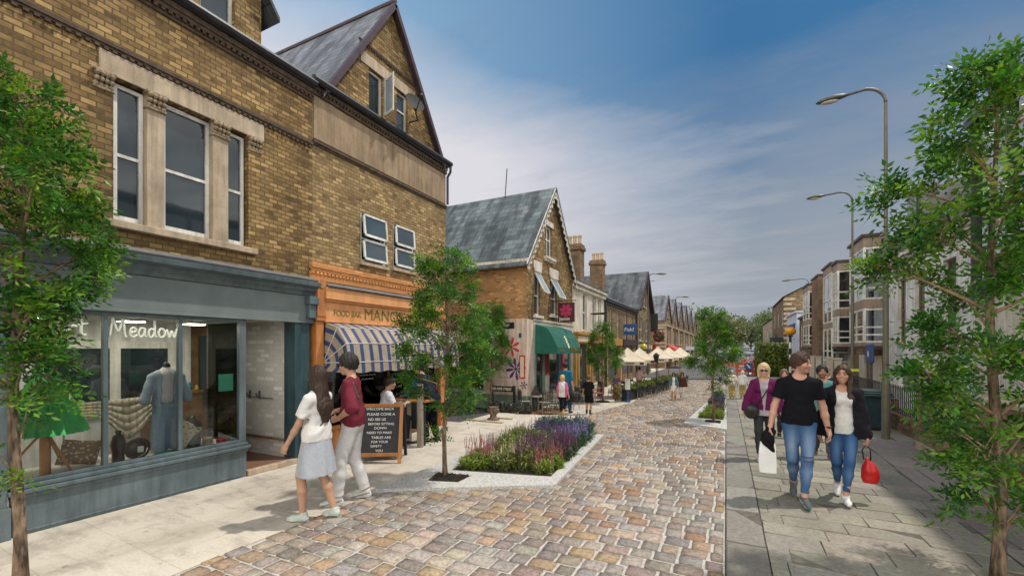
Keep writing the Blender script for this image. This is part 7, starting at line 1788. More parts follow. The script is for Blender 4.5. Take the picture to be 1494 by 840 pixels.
F.cone(w + np.array([0, 0, -.05]), w + np.array([-.03, -.03, -.16]), .055, .07, .03); F.cone(w + np.array([-.03, -.03, -.16]), w + np.array([.02, -.035, -.29]), .065, .03, .03); F.cone(w + np.array([-.04, .02, -.1]), w + np.array([-.075, .0, -.26]), .05, .025, .03)
F.mod(lambda f, X, Y, Z: f + .008 * wob(X, Y, Z, 42, 1)); V, Q = F.mesh(); o = mesh_obj('folded_jacket', V, Q, 'fabric', (.010, .010, .011)); tag(o, 'bundled black jacket gripped above the white paper bag', 'jacket')
# red handbag
w = np.array(m2['W'](m2['Wr'][1])) + np.array([.0, -.01, -.10])
t = thing('red_handbag', 'bright red handbag hanging from the smiling woman hand', 'handbag', tuple(w - np.array([0, 0, .42])))
F = Fld(w + np.array([-.15, -.15, -.46]), w + np.array([.15, .15, -.08]), .007); F.ell(w + np.array([.03, 0, -.32]), (.085, .065, .115), 0); F.cone(w + np.array([.02, 0, -.29]), w + np.array([.0, 0, -.16]), .06, .022, .04); F.cone(w + np.array([.03, 0, -.38]), w + np.array([.03, 0, -.41]), .075, .07, .03, (1, 1.25)); F.cut((0, 0, -1), -(w[2] - .43)); F.mod(lambda f, X, Y, Z: f + .004 * wob(X, Y, Z, 36, 1))
V, Q = F.mesh(); V = V; o = mesh_obj('bag', V - (w - np.array([0, 0, .42])), Q, 'leather', (.52, .012, .012), t)
q = MB(); q.tube([tuple(w + np.array([-.03, 0, -.17])), tuple(w + np.array([-.045, 0, -.06])), tuple(w + np.array([-.01, 0, .005])), tuple(w + np.array([.03, 0, -.04])), tuple(w + np.array([.035, 0, -.17]))], .007, 8); q.build('handle', 'black_paint', t, smooth=True)
# purple cardigan woman's shoulder bag
w = np.array(m3['W'](m3['sp'](-.20, -.16, -.06)))
F = Fld(w - .22, w + .22, .009); F.ell(w, (.11, .06, .12), 0, rot3('y', .35)); F.ell(w + np.array([0, -.03, .03]), (.10, .05, .07), .02, rot3('y', .35)); V, Q = F.mesh(); o = mesh_obj('shoulder_bag', V, Q, 'leather', (.022, .022, .022)); tag(o, 'black shoulder bag on the hip of the purple cardigan woman', 'bag')
# black holdall of the man in blue
w = np.array(m7['W'](m7['Wr'][-1])) + np.array([0.02, 0, -.06])
t = thing('holdall', 'black holdall carried by the man in the blue shirt', 'bag', tuple(w - np.array([0, 0, .3]))); q = MB(); q.box(w[0] - .14, w[0] + .16, w[1] - .1, w[1] + .1, w[2] - .30, w[2] - .08); q.build('body', 'black_paint', t, bevel=.04); q = MB(); q.tube([(w[0] - .08, w[1], w[2] - .08), (w[0] - .05, w[1], w[2] + .0), (w[0] + .06, w[1], w[2] + .0), (w[0] + .09, w[1], w[2] - .08)], .012, 6); q.build('handle', 'black_paint', t)
# white rucksack of the child
w = np.array(m8['W'](m8['sp'](0, .15, .28)))
F = Fld(w - .2, w + .2, .01); F.ell(w, (.085, .05, .125), 0); V, Q = F.mesh(); tag(mesh_obj('rucksack', V, Q, 'fabric', (.60, .60, .64)), 'pale rucksack on the back of the blond child', 'rucksack')
# window mannequin: jacket, top, trousers
def mannequin():
    c = np.array([0, 0, 0.])
    def at(x, y, z): return np.array([x, y, z]) # facing +x after rotation
    lo, hi = (-.4, -.25, -.02), (.4, .25, 1.35); h = .009
    F = Fld(lo, hi, h); F.cone((0, 0, .72), (0, 0, 1.0), .085, .10, .03, (.9, 1.2)); F.cone((0, 0, 1.05), (0, 0, 1.12), .05, .04, .03); V, Q = F.mesh(); mesh_obj('blouse', V, Q, 'fabric', (.62, .61, .60), of)
    F = Fld(lo, hi, h); F.cone((0, 0, .66), (0, 0, .98), .125, .105, .03, (.85, 1.2))
    for s in (1, -1): F.cone((s * .08, 0, 1.03), (s * .15, 0, .98), .042, .042, .04); F.cone((s * .15, 0, .98), (s * .22, -.02, .70), .044, .056, .03)
    F.mod(lambda f, X, Y, Z: np.maximum(np.maximum(f, -np.maximum(np.abs(X) - .05 - .05 * (1 - Z), Y + .02)), .60 - Z + .03 * np.sin(X * 30)) + .005 * wob(X, Y, Z, 24, 0)); V, Q = F.mesh(); mesh_obj('jacket', V, Q, 'fabric', (.30, .38, .47), of)
    F = Fld(lo, hi, h)
    for s in (1, -1): F.cone((s * .07, 0, .60), (s * .085, 0, .07), .075, .085, .02)
    F.cut((0, 0, -1), -.05); F.mod(lambda f, X, Y, Z: f + .006 * np.sin(X * 70 + 2 * np.sin(Z * 8))); V, Q = F.mesh(); mesh_obj('trousers', V, Q, 'fabric', (.23, .32, .42), of)
    q = MB(); q.tube([(0, 0, 0), (0, 0, 1.18)], .012, 8); q.lathe([(.12, 0), (.12, .015), (.03, .02)], (0, 0, 0), 16); q.ell((0, 0, 1.12), (.045, .045, .06), 12, 8); q.build('stand', 'black_paint', of, local=True)
    of.rotation_euler = (0, 0, R(78)); of.scale = (1, 1, .98)
mannequin()
# ================================================================== trees
def bez(p, q, bend, n=6):
    p, q = np.array(p, float), np.array(q, float); m = (p + q) / 2 + np.array(bend)
    return [tuple((1 - t) ** 2 * p + 2 * t * (1 - t) * m + t * t * q) for t in np.linspace(0, 1, n)]
def make_tree(label, loc, Ht, seed, prof, nb=46, clear=.18, leafsz=.045, lime=.25, trunk_r=.055, lean=(0, 0), low=4, group='young street trees', fork=True):
    """prof: [(height fraction, crown radius in metres)]"""
    rr = random.Random(seed); t = thing('street_tree', label, 'tree', loc, 0, group)
    rad = lambda f: float(np.interp(f, [a for a, _ in prof], [b for _, b in prof]))
    T = MB(); tr = []
    ph = rr.uniform(0, 6)
    for k in range(15):
        f = k / 14 * .96; tr.append(np.array([lean[0] * f + .035 * Ht / 4 * math.sin(f * 7 + ph) * min(1, f * 4), lean[1] * f + .03 * Ht / 4 * math.cos(f * 6 + ph) * min(1, f * 4), f * Ht]))
    T.tube(tr, [trunk_r * (1.25 if k == 0 else 1) * (1 - k / 14) ** .8 + .006 for k in range(15)], 10)
    def trunk_at(f):
        f = f / .96 * 14; i = min(13, max(0, int(f))); return tr[i] + (tr[i + 1] - tr[i]) * (f - i)
    B = MB(); Ls = []
    def rachis(p, d, col, n, size):
        d = d / np.linalg.norm(d); up = np.array([0, 0, 1.0]); side = np.cross(d, up); ns = np.linalg.norm(side); side = side / ns if ns > .1 else np.array([1.0, 0, 0]); nrm = np.cross(side, d)
        rl = rr.uniform(-1.2, 1.2); s2 = side * math.cos(rl) + nrm * math.sin(rl); n2 = np.cross(s2, d)
        for i in range(n):
            u = i / max(1, n - 1); q = p + d * (size * 2.9 * u) - up * (size * .9 * u * u)
            sg = -1 if i % 2 else 1
            if i == n - 1: ld = d - up * .3
            else: ld = d * .55 + s2 * sg * .95 + n2 * rr.uniform(-.25, .35) - up * .12
            ld = ld / np.linalg.norm(ld); w = np.cross(ld, n2 + np.array([rr.uniform(-.4, .4) for _ in range(3)])); w = w / max(1e-6, np.linalg.norm(w))
            L = size * rr.uniform(.8, 1.25); W_ = L * .22; c = tuple(min(1, x * rr.uniform(.8, 1.2)) for x in col); nn = np.cross(ld, w)
            Ls.append(((q, q + ld * L * .45 + w * W_ + nn * W_ * .25, q + ld * L, q + ld * L * .45 - w * W_ + nn * W_ * .25), c))
    def foliage(p, d, f, dens=1.0):
        dark = rr.random()
        tip = np.clip(rr.gauss(lime, .28) + .35 * (f - .5), 0, 1) * (rr.random() < .55)
        base = np.array((.022, .085, .016)) * (1 - dark) + np.array((.055, .19, .018)) * dark; col = base * (1 - tip) + np.array((.21, .38, .022)) * tip
        for _ in range(rr.choice((3, 4, 4, 5)) if dens >= 1 else 2):
            dd = d + np.array([rr.gauss(0, .75), rr.gauss(0, .75), rr.gauss(.1, .55)]); rachis(p + np.array([rr.gauss(0, .02) for _ in range(3)]), dd, col, rr.choice((5, 7, 7, 9)), leafsz * rr.uniform(.8, 1.15))
    az = rr.uniform(0, 6)
    for k in range(nb + low):
        lowtwig = k >= nb
        f = clear + (1.0 - clear) * ((k + rr.random()) / nb) ** .9 if not lowtwig else rr.uniform(clear * .5, clear * 1.1)
        f = min(f, .97); az += 2.4 + rr.uniform(-.4, .4); rmax = rad(f) * rr.uniform(.45, 1.3) * (1 if not lowtwig else .55)
        p0 = trunk_at(max(.08, f - rr.uniform(.02, .10) - .15 * rmax / Ht)); p1 = trunk_at(f) + np.array([math.cos(az) * rmax, math.sin(az) * rmax, rr.uniform(-.06, .12) * Ht * .25])
        L = np.linalg.norm(p1 - p0); br = bez(p0, p1, (0, 0, rr.uniform(-.02, .10) * L), 7); r0 = .006 + .012 * L * trunk_r / .05; B.tube(br, [r0 * (1 - i / 7) + .003 for i in range(7)], 6)
        ntw = max(4, int(L / (.036 if not lowtwig else .13)))
        for j in range(ntw):
            u = rr.uniform(.30, 1.0) ** .5 if j else 1.0; i = min(5, int(u * 6)); q0 = np.array(br[i]) + (np.array(br[i + 1]) - np.array(br[i])) * (u * 6 - i)
            dv = np.array([math.cos(az) + rr.gauss(0, .8), math.sin(az) + rr.gauss(0, .8), rr.gauss(.25, .6)]); dv /= np.linalg.norm(dv); ln = rr.uniform(.06, .20) * (Ht / 4) ** .5; q1 = q0 + dv * ln
            B.tube([tuple(q0), tuple((q0 + q1) / 2 + np.array([0, 0, .01])), tuple(q1)], [.005, .004, .0022], 5); foliage(q1, dv, f); 
            if rr.random() < .8: foliage((q0 + q1) / 2, dv, f, .5)
    T.build('trunk', 'bark', t, smooth=True, local=True)
    bo = B.build('limbs', 'bark_light', t, smooth=True, local=True, fixn=False)
    V = np.array([v for q, _ in Ls for v in q]); n = len(Ls); Q = np.arange(n * 4).reshape(-1, 4); C = np.repeat(np.array([c for _, c in Ls]), 4, 0)
    co = mesh_obj('crown', V, Q, 'leaf', lambda V_: C, t); co.data.polygons.foreach_set('use_smooth', [False] * n)
    return t
P_L = [(.1, .10), (.22, .20), (.34, .20), (.44, .26), (.54, .42), (.66, .50), (.8, .32), (.9, .16), (1, .05)]
make_tree('foreground street tree at the left edge before the handwritten shop window', (-4.96, 1.36, 0), 3.98, 3, P_L, 34, .36, .058, .36, .036, (-.05, 0), 3)
P_R = [(.1, .12), (.2, .32), (.34, .48), (.46, .58), (.58, .60), (.68, .56), (.8, .42), (.9, .24), (1, .08)]
make_tree('foreground street tree on the right pavement beside the boundary wall', (1.86, 4.72, .014), 4.02, 8, P_R, 36, .20, .060, .40, .036, (-.03, .0), 5)
P_M = [(.15, .12), (.3, .24), (.42, .48), (.55, .57), (.68, .52), (.78, .42), (.88, .28), (1, .06)]
t2 = make_tree('street tree in the square soil pit at the near end of the large flower bed', (-3.50, 4.98, .06), 3.08, 5, P_M, 32, .32, .050, .30, .028, (.02, 0), 4)
t5 = make_tree('street tree on the small lavender bed near the elderly couple', (-.36, 11.86, .05), 2.72, 12, [(.15, .10), (.3, .28), (.45, .46), (.6, .50), (.75, .38), (.88, .24), (1, .06)], 26, .42, .054, .30, .026, (0, 0), 3)
def retree(src, loc, sc, rz, label):
    r = dup(src, loc, rz, label); r.scale = (sc,) * 3; return r
retree(t5, (-6.16, 11.05, 0), 1.12, 4.2, 'street tree before the pink painted wall, behind the ADELAIDE STREET sign post')
retree(t5, (-3.83, 14.55, 0), .98, 2.1, 'small street tree between the boy in black and the cafe parasols')
# soil mounds for the pavement trees
def pit(c, r, label):
    q = MB(); n = 18; rr = random.Random(int(c[0] * 100)); q.smooth = True
    rings = []
    for k, (f, z) in enumerate(((1, .004), (.8, .035), (.45, .055), (.02, .06))): rings.append([(c[0] + r * f * math.cos(a) * (1 + rr.uniform(-.06, .06)), c[1] + r * f * math.sin(a) * (1 + rr.uniform(-.06, .06)), c[2] + z + rr.uniform(-.006, .006)) for a in [2 * math.pi * j / n for j in range(n)]])
    q.tube_rings(rings); o = q.build('tree_soil', 'soil', None, kind='stuff'); o['label'] = label; o['category'] = 'soil'
pit((-6.16, 11.05, 0), .2, 'dark soil at the foot of the tree before the pink wall'); pit((-3.83, 14.55, 0), .24, 'dark soil at the foot of the small tree by the cafe'); 
# ================================================================== planting beds
def bed(name, label, outer, inner, pit_c, pit_r, h=.046):
    t = thing(name, label, 'planting bed', (sum(p[0] for p in outer) / len(outer), sum(p[1] for p in outer) / len(outer), 0))
    bm = bmesh.new()
    def ringv(P, z): return [bm.verts.new((x, y, z)) for x, y in P]
    # top surface with holes by triangle fill
    loops = [outer, inner, pit_c]
    es = []; tops = []
    for P in loops:
        vs = ringv(P, h); tops.append(vs); es += [bm.edges.new((vs[i], vs[(i + 1) % len(vs)])) for i in range(len(vs))]
    bmesh.ops.triangle_fill(bm, edges=es, use_beauty=True, use_dissolve=False)
    for vs, P in zip(tops, loops):
        lo = ringv(P, -.02)
        for i in range(len(vs)): bm.faces.new((vs[i], vs[(i + 1) % len(vs)], lo[(i + 1) % len(vs)], lo[i]))
    # drop faces that fill the holes
    def inside(p, P):
        c = False
        for i in range(len(P)):
            a, b_ = P[i], P[i - 1]
            if (a[1] > p[1]) != (b_[1] > p[1]) and p[0] < (b_[0] - a[0]) * (p[1] - a[1]) / (b_[1] - a[1]) + a[0]: c = not c
        return c
    bm.normal_update()
    kill = [f for f in bm.faces if abs(f.normal.z) > .9 and any(inside(f.calc_center_median(), P) for P in (inner, pit_c))]
    bmesh.ops.delete(bm, geom=kill, context='FACES_ONLY'); bmesh.ops.recalc_face_normals(bm, faces=bm.faces)
    me = bpy.data.meshes.new('rim'); bm.to_mesh(me); bm.free(); me.materials.append(MATS['gravel_pale']); o = bpy.data.objects.new('rim', me); COL.objects.link(o); o.parent = t; o.location = tuple(-np.array(ROOTLOC[t.name])); 
    q = MB(); q.poly([(x, y, .036) for x, y in inner]); q.build('soil', 'soil', t, fixn=False)
    q = MB(); rr = random.Random(3); cx = sum(p[0] for p in pit_c) / len(pit_c); cy = sum(p[1] for p in pit_c) / len(pit_c)
    q.poly([(x, y, .036) for x, y in pit_c])
    for k in range(260):
        a, b_ = rr.random(), rr.random(); P = [np.array(p) for p in pit_c]; p = (P[0] * (1 - a) + P[1] * a) * (1 - b_) + (P[3] * (1 - a) + P[2] * a) * b_; p = p * .96 + np.array((cx, cy)) * .04; s = rr.uniform(.008, .02)
        q.obox((p[0], p[1], .038 + s * .5), (s, s * rr.uniform(-.5, .5), s * .3), (-s * rr.uniform(-.5, .5), s * .7, 0), (0, s * .2, s * .5))
    q.build('pit_bark', 'soil', t)
    return t
O1 = [(-4.00, 4.12), (-2.02, 5.30), (-2.30, 8.85), (-3.95, 8.6)]
I1 = [(-3.62, 5.28), (-2.20, 5.62), (-2.46, 8.65), (-3.72, 8.4)]
bed('large_flower_bed', 'large pale rimmed flower bed full of purple salvia on the cobbles', O1, I1, [(-3.60, 4.72), (-3.20, 4.84), (-3.20, 5.18), (-3.72, 5.12)], 0)
O2 = [(-.98, 11.1), (-.06, 10.62), (-.12, 17.2), (-.46, 19.0)]
I2 = [(-.74, 12.0), (-.15, 11.95), (-.17, 16.8), (-.38, 17.6)]
bed('small_lavender_bed', 'narrow pale rimmed bed of grass and lavender beside the right pavement', O2, I2, [(-.54, 11.45), (-.20, 11.35), (-.20, 11.78), (-.54, 11.8)], 0)
def clump(name, label, P, n_leaf, leaf_cols, hl, spikes=(), leaf_len=.10, leaf_w=.012, seed=0, grass=0, z0=.02, lean=(0, 0), group=None, cat='plant'):
    """P: list of (x, y, r) blobs; spikes: (count, height, colour list, floret size, top fraction)"""
    rr = random.Random(seed); cx = sum(p[0] for p in P) / len(P); cy = sum(p[1] for p in P) / len(P)
    t = thing(name, label, cat, (cx, cy, z0), 0, group)
    def spot():
        x, y, r = rr.choice(P); a = rr.uniform(0, 6.283); q = r * math.sqrt(rr.random()); return x + q * math.cos(a), y + q * math.sin(a), 1 - .35 * (q / r) ** 2
    V, C = [], []
    for k in range(n_leaf):
        x, y, hk = spot(); z = z0 + hl * hk * rr.random() ** .6; az = rr.uniform(0, 6.28); el = rr.gauss(.5, .5); L = leaf_len * rr.uniform(.6, 1.3)
        d = np.array([math.cos(az) * math.cos(el), math.sin(az) * math.cos(el), math.sin(el)]); sd = np.array([-math.sin(az), math.cos(az), rr.uniform(-.5, .5)]) * leaf_w * rr.uniform(.7, 1.4); p = np.array([x, y, z])
        V += [p, p + d * L * .5 + sd, p + d * L - np.array([0, 0, L * .15]), p + d * L * .5 - sd]; c = np.array(rr.choice(leaf_cols)) * rr.uniform(.75, 1.25); C += [c] * 4
    for k in range(grass):
        x, y, hk = spot(); L = hl * rr.uniform(.7, 1.35); az = rr.uniform(0, 6.28); bd = rr.uniform(.05, .4) * L; p = np.array([x, y, z0]); b_ = np.array([math.cos(az) * bd + lean[0] * L, math.sin(az) * bd + lean[1] * L, 0]); sd = np.array([-math.sin(az), math.cos(az), 0]) * .0045; c = np.array(rr.choice(leaf_cols)) * rr.uniform(.8, 1.3)
        pts = [p, p + np.array([0, 0, L * .45]) + b_ * .2, p + np.array([0, 0, L * .85]) + b_ * .7, p + np.array([0, 0, L]) + b_ * 1.3]
        for i in range(3):
            w0, w1 = sd * (1 - i / 3), sd * (1 - (i + 1) / 3.2); V += [pts[i] - w0, pts[i] + w0, pts[i + 1] + w1, pts[i + 1] - w1]; C += [c] * 4
    n = len(V) // 4; Ca = np.array(C); o = mesh_obj('foliage', np.array(V) - np.array([cx, cy, z0]), np.arange(n * 4).reshape(-1, 4), 'leaf', lambda v: Ca, t); o.data.polygons.foreach_set('use_smooth', [False] * n)
    V, C = [], []; SV, SC = [], []
    for cnt, hs, cols, fs, tf in spikes:
        for k in range(cnt):
            x, y, hk = spot(); L = hs * (.55 + .45 * hk) * rr.uniform(.55, 1.25); a = rr.uniform(0, 6.28); tl = rr.uniform(0, .16); d = np.array([math.cos(a) * tl + lean[0] * .6, math.sin(a) * tl + lean[1] * .6, 1.0]); d /= np.linalg.norm(d); p = np.array([x, y, z0])
            sd = np.array([.0025, .001, 0]); SV += [p - sd, p + sd, p + d * L + sd * .6, p + d * L - sd * .6]; SC += [np.array((.08, .13, .03))] * 4
            cb = np.array(rr.choice(cols)); m = max(1, int(L * tf / (fs * .85)))
            for i in range(m):
                q = p + d * (L * (1 - tf) + L * tf * i / m); s = fs * (1.1 - .6 * i / m) * rr.uniform(.7, 1.2)
                for j in range(2):
                    b_ = rr.uniform(0, 6.28); e1 = np.array([math.cos(b_), math.sin(b_), .5]) * s; e2 = np.array([-math.sin(b_) * .5, math.cos(b_) * .5, .6]) * s; V += [q - e2 * .5, q + e1 - e2 * .2, q + e1 * .8 + e2, q + e2 * .8]; C += [cb * rr.uniform(.65, 1.3)] * 4
    if V:
        n = len(V) // 4; Cb = np.array(C); o = mesh_obj('flowers', np.array(V) - np.array([cx, cy, z0]), np.arange(n * 4).reshape(-1, 4), 'petal', lambda v: Cb, t); o.data.polygons.foreach_set('use_smooth', [False] * n)
        n = len(SV) // 4; Cd = np.array(SC); o = mesh_obj('stems', np.array(SV) - np.array([cx, cy, z0]), np.arange(n * 4).reshape(-1, 4), 'leaf', lambda v: Cd, t)
    return t
LIME = [(.24, .32, .04), (.18, .27, .04), (.30, .34, .07), (.13, .21, .035)]; OLIVE = [(.17, .20, .05), (.23, .25, .07), (.12, .16, .04), (.28, .28, .10)]; DEEP = [(.05, .10, .03), (.07, .14, .04), (.04, .08, .025)]; BLUEG = [(.05, .13, .07), (.07, .17, .08), (.04, .10, .05)]
PUR = [(.22, .05, .20), (.28, .07, .25), (.16, .035, .16)]; VIO = [(.16, .08, .34), (.20, .11, .40), (.13, .06, .27)]; LAV = [(.30, .24, .58), (.36, .28, .62), (.24, .18, .5)]; PNK = [(.60, .16, .22), (.66, .25, .28), (.55, .10, .18)]; CRM = [(.66, .60, .40), (.60, .52, .30), (.7, .66, .5)]
G1 = 'flowering plants in the large bed'
clump('pink_salvia', 'airy pink flowered plant at the left front corner, nearest the tree trunk', [(-3.40, 5.62, .24), (-3.25, 5.85, .25), (-3.48, 5.95, .18)], 2600, LIME, .20, [(70, .42, PNK, .012, .4)], .07, .011, 31, group=G1)
clump('cream_flower_clump', 'cream flowered clump with upright plumes in the front middle of the large bed', [(-2.98, 5.78, .22), (-2.85, 6.05, .20)], 2600, OLIVE, .26, [(60, .40, CRM, .017, .35)], .07, .010, 32, group=G1)
clump('magenta_salvia', 'broad magenta purple salvia mass in the centre front of the large bed', [(-2.68, 5.92, .24), (-2.62, 6.25, .28), (-2.85, 6.5, .24)], 3400, OLIVE + LIME, .33, [(260, .46, PUR, .0125, .42)], .08, .010, 33, group=G1)
clump('coral_flower_clump', 'coral pink spikes over lime leaves at the right front corner of the large bed', [(-2.40, 5.82, .15), (-2.34, 6.1, .14)], 1900, LIME, .18, [(55, .36, PNK, .011, .45)], .06, .011, 34, group=G1)
clump('olive_mound', 'flowerless olive green mound behind the cream flowers of the large bed', [(-3.2, 6.45, .3), (-2.98, 6.8, .3), (-3.3, 7.0, .25)], 3600, OLIVE + LIME, .38, [(70, .40, PUR, .01, .25)], .09, .010, 35, group=G1)
clump('crimson_salvia', 'dark crimson purple salvia along the right rim of the large bed', [(-2.42, 6.55, .2), (-2.44, 6.9, .2)], 2000, DEEP, .28, [(170, .44, PUR, .0125, .45)], .07, .010, 36, group=G1)
clump('violet_salvia', 'deep violet salvia drift in the middle back of the large bed', [(-2.85, 7.2, .28), (-3.05, 7.55, .28), (-2.75, 7.6, .2)], 3000, OLIVE + DEEP, .34, [(210, .48, VIO, .014, .42)], .08, .010, 37, group=G1)
clump('lavender_blue_clump', 'pale lavender blue flowers along the right back rim of the large bed', [(-2.5, 7.3, .2), (-2.52, 7.7, .22), (-2.55, 8.05, .2)], 2000, BLUEG, .32, [(170, .42, LAV, .019, .3)], .08, .010, 38, group=G1)
clump('blue_green_clump', 'fresh blue green leafy clump at the far end of the large bed', [(-2.62, 8.3, .26), (-2.95, 8.15, .3), (-3.2, 8.0, .26)], 3200, BLUEG, .42, [(40, .46, LAV, .014, .2)], .11, .011, 39, group=G1)
clump('tall_grass', 'few tall upright green grass stems at the left of the large bed', [(-3.52, 6.55, .16)], 60, LIME, .2, (), .08, .01, 40, grass=46, group=G1); 
bpy.context.view_layer.update()
clump('silver_plant', 'pale silvery lilac haze of flowers at the left back of the large bed', [(-3.55, 7.1, .2), (-3.5, 7.6, .22), (-3.45, 6.2, .12)], 1600, [(.20, .22, .18), (.26, .27, .24)], .22, [(150, .36, [(.42, .38, .50), (.48, .45, .55)], .012, .5)], .06, .009, 41, group=G1)
clump('feather_grass', 'fine yellow green grass drift between the cream flowers and the violet salvia', [(-3.1, 6.15, .2), (-2.7, 6.9, .25), (-3.35, 6.5, .2), (-2.95, 7.0, .2)], 300, LIME, .30, (), .08, .008, 42, grass=420, group=G1)
G2 = 'plants in the lavender bed'
clump('leaning_grass', 'lime green grass leaning over the near end of the lavender bed', [(-.55, 12.2, .18), (-.35, 12.6, .2), (-.45, 13.0, .2), (-.26, 12.15, .12)], 700, LIME, .17, (), .12, .008, 51, grass=900, lean=(.35, -.1), group=G2)
clump('plum_lavender', 'plum purple lavender in the middle of the narrow bed', [(-.42, 13.6, .22), (-.32, 14.1, .2), (-.28, 13.1, .12)], 1300, LIME, .17, [(170, .27, PUR, .014, .5)], .09, .009, 52, lean=(.3, 0), group=G2)
clump('violet_lavender', 'violet lavender strip behind the plum one in the narrow bed', [(-.42, 14.8, .2), (-.36, 15.3, .2)], 800, DEEP, .26, [(150, .30, VIO, .015, .5)], .09, .009, 53, lean=(.2, 0), group=G2)
clump('green_mound', 'plain green leafy mound at the far end of the narrow bed', [(-.36, 16.0, .2), (-.34, 16.6, .18)], 1400, DEEP, .32, (), .10, .011, 54, group=G2)
# ================================================================== trees at the end of the road
def far_tree(x, y, Hh, r, cols, label, seed, n=1500, size=.5):
    rr = random.Random(seed); t = thing('distant_tree', label, 'tree', (x, y, 0), 0, 'trees at the end of the road')
    q = MB(); q.tube([(x, y, 0), (x + .2, y, Hh * .35), (x, y, Hh * .7)], [.4, .28, .1], 8)
    for k in range(5): a = k * 1.3; q.tube([(x, y, Hh * (.25 + .06 * k)), (x + r * .6 * math.cos(a), y + r * .6 * math.sin(a), Hh * (.5 + .07 * k))], [.16, .05], 6)
    q.build('trunk', 'bark', t)
    V, C = [], []; lobes = [(rr.uniform(-.55, .55) * r, rr.uniform(-.5, .5) * r, Hh * rr.uniform(.35, .82), r * rr.uniform(.38, .62)) for _ in range(9)]
    for k in range(n):
        lx, ly, lz, lr = rr.choice(lobes); d = np.array([rr.gauss(0, 1) for _ in range(3)]); d /= np.linalg.norm(d); p = np.array([x + lx, y + ly, lz]) + d * lr * rr.uniform(.6, 1.05); nrm = d + np.array([rr.gauss(0, .7) for _ in range(3)]); nrm /= np.linalg.norm(nrm)
        a = np.cross(nrm, [rr.gauss(0, 1), rr.gauss(0, 1), rr.gauss(0, 1)]); a /= np.linalg.norm(a); b_ = np.cross(nrm, a); s = size * rr.uniform(.5, 1.2); V += [p - a * s, p + b_ * s * .6, p + a * s, p - b_ * s * .6]; C += [np.array(rr.choice(cols)) * rr.uniform(.7, 1.3)] * 4
    m = len(V) // 4; Ce = np.array(C); o = mesh_obj('crown', np.array(V) - np.array([x, y, 0]), np.arange(m * 4).reshape(-1, 4), 'leaf', lambda v: Ce, t); o.data.polygons.foreach_set('use_smooth', [False] * m)
FG1 = [(.11, .15, .045), (.13, .17, .05), (.09, .125, .04)]; FG2 = [(.12, .125, .04), (.15, .15, .05), (.10, .11, .035)]; FG3 = [(.12, .15, .075), (.14, .165, .08)]
for k, (x, y, Hh, r, cl, lb) in enumerate([(12.5, 150, 13.5, 7, FG1, 'large dark green tree right of the road end'), (20, 158, 15, 8, FG1, 'tallest dark green tree behind the stone house'), (6.0, 165, 12.5, 6, FG3, 'greyish tree in the middle of the road end'), (-1, 120, 9.5, 5, FG2, 'olive tree left of the far road, over the lavender bed'),
    (-6, 130, 11, 6, FG2, 'broad olive tree behind the flat brown end house'), (1.5, 180, 14, 8, FG3, 'farthest grey green tree over the road'), (-9, 150, 15, 7, FG3, 'dark grey tree peeping over the gabled row'), (15.5, 112, 9, 3.6, FG2, 'yellowish tree beside the farthest cream house'), (9, 190, 15, 9, FG3, 'distant bluish tree closing the road view'), (-14, 170, 14, 9, FG3, 'distant bluish tree beyond the gabled row')]):
    far_tree(x, y, Hh, r, cl, lb, 60 + k)
# ================================================================== sky, sun, camera
world = bpy.data.worlds.new('World'); scene.world = world; world.use_nodes = True
nt = world.node_tree; nt.nodes.clear()
wo = nt.nodes.new('ShaderNodeOutputWorld'); bg = nt.nodes.new('ShaderNodeBackground'); nt.links.new(bg.outputs[0], wo.inputs[0])
EL, AZ = R(62), R(40)          # sun to the right, a little ahead
sky = nt.nodes.new('ShaderNodeTexSky'); sky.sky_type = 'NISHITA'; sky.sun_disc = False; sky.sun_elevation = EL; sky.sun_rotation = math.pi / 2 - AZ; sky.dust_density = 1.5; sky.air_density = 1.2
tc = nt.nodes.new('ShaderNodeTexCoord'); sep = nt.nodes.new('ShaderNodeSeparateXYZ'); nt.links.new(tc.outputs['Generated'], sep.inputs[0])
def mth(op, a, b=None, clamp=False):
    n = nt.nodes.new('ShaderNodeMath'); n.operation = op; n.use_clamp = clamp
    for i, v in enumerate((a, b)):
        if v is None: continue
        if isinstance(v, (int, float)): n.inputs[i].default_value = v
        else: nt.links.new(v, n.inputs[i])
    return n.outputs[0]
X, Y, Z = sep.outputs
# cloud sheet seen in plan
den = mth('MAXIMUM', mth('ADD', Z, .12), .05)
cv = nt.nodes.new('ShaderNodeCombineXYZ'); nt.links.new(mth('DIVIDE', X, den), cv.inputs[0]); nt.links.new(mth('DIVIDE', Y, den), cv.inputs[1])
mp = nt.nodes.new('ShaderNodeMapping'); mp.inputs['Rotation'].default_value = (0, 0, .6); mp.inputs['Scale'].default_value = (.55, 1.25, 1); nt.links.new(cv.outputs[0], mp.inputs[0])
n1 = noise(nt, mp.outputs[0], 1.3, 8, .58); n2 = noise(nt, mp.outputs[0], 4.2, 9, .66)
cl = mth('ADD', mth('MULTIPLY', n1, .8), mth('MULTIPLY', n2, .25))
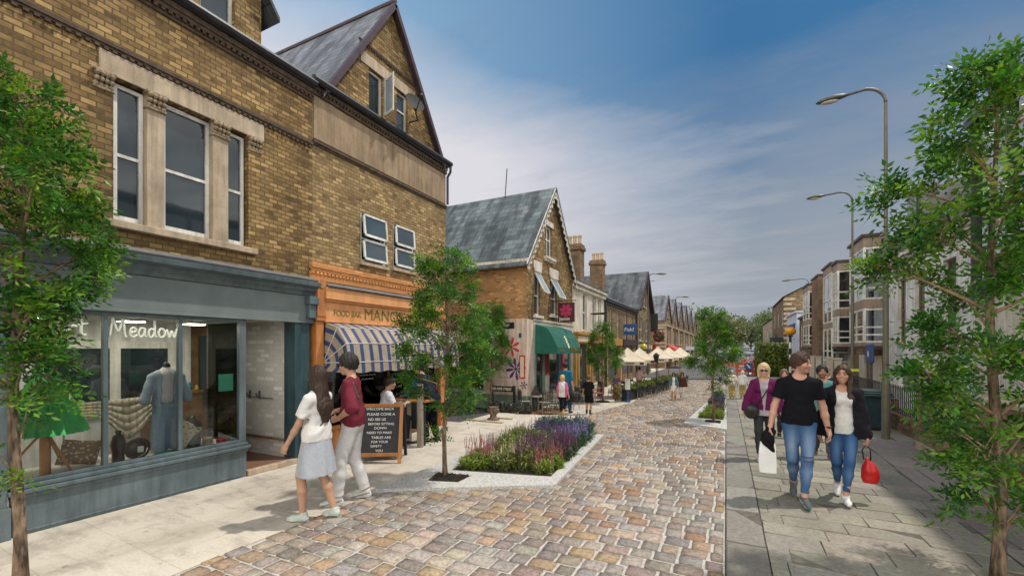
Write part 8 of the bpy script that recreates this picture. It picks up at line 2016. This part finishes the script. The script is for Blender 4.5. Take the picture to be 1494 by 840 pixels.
# grey haze low down, bright thin cloud towards the left, fill light added to the unseen sky behind the camera
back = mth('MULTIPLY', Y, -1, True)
cn = mth('SUBTRACT', cl, .52)
w1 = mth('ADD', mth('DIVIDE', mth('SUBTRACT', .54, Z), .36), mth('MULTIPLY', cn, 1.2), True)
w2 = mth('SUBTRACT', mth('MULTIPLY', X, -1.75), mth('MULTIPLY', mth('MAXIMUM', mth('SUBTRACT', Z, .40), 0), 5.5))
w2 = mth('ADD', mth('ADD', w2, .12), mth('MULTIPLY', cn, 1.3), True)
base = mixc(nt, .75, mixc(nt, 1.0, sky.outputs[0], (.03, .055, .07), 'MULTIPLY'), (.030, .125, .275))
base = mixc(nt, mth('MULTIPLY', X, -1.25, True), base, (.27, .43, .60))
cc = mixc(nt, w1, base, (.275, .305, .345))
cc = mixc(nt, w2, cc, (.60, .59, .63))
cc = mixc(nt, mth('MULTIPLY', mth('SUBTRACT', n2, .52), 1.9, True), cc, mixc(nt, .55, cc, (.16, .205, .29)))
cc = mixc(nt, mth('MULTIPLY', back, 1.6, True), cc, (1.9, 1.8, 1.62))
cc = mixc(nt, mth('MULTIPLY', mth('MULTIPLY', mth('SUBTRACT', X, .5), 2.5, True), mth('MULTIPLY', mth('SUBTRACT', n1, .3), 3.2, True)), cc, (1.5, 1.45, 1.36))  # glow added to the unseen sky on the right, lights facades and interiors
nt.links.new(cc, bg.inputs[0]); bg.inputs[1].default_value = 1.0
sun = bpy.data.lights.new('sun', 'SUN'); sun.energy = 2.7; sun.angle = R(1.5); sun.color = (1.0, .93, .82); so = bpy.data.objects.new('sun', sun); COL.objects.link(so)
dv = Vector((math.cos(EL) * math.cos(AZ), math.cos(EL) * math.sin(AZ), math.sin(EL))); so.rotation_euler = dv.to_track_quat('Z', 'Y').to_euler(); so.location = (20, 10, 30)
cam = bpy.data.cameras.new('camera'); co = bpy.data.objects.new('camera', cam); COL.objects.link(co); scene.camera = co
cam.sensor_fit = 'HORIZONTAL'; cam.sensor_width = 36; cam.lens = 36 * 640 / 1494; cam.shift_y = (508 - 420) / 1494; cam.clip_start = .05; cam.clip_end = 2000
co.location = (0, 0, 1.8); co.rotation_euler = (R(90), 0, math.atan((1065 - 747) / 640))
scene.view_settings.view_transform = 'Standard'; scene.view_settings.look = 'None'; scene.view_settings.exposure = .28; scene.view_settings.gamma = 1
scene.render.engine = 'CYCLES'; scene.cycles.max_bounces = 7; scene.cycles.transparent_max_bounces = 12; scene.cycles.diffuse_bounces = 4; scene.cycles.glossy_bounces = 3; scene.cycles.caustics_reflective = False; scene.cycles.caustics_refractive = False
try: scene.cycles.use_denoising = True
except Exception: pass
scene.cycles.sample_clamp_indirect = 6
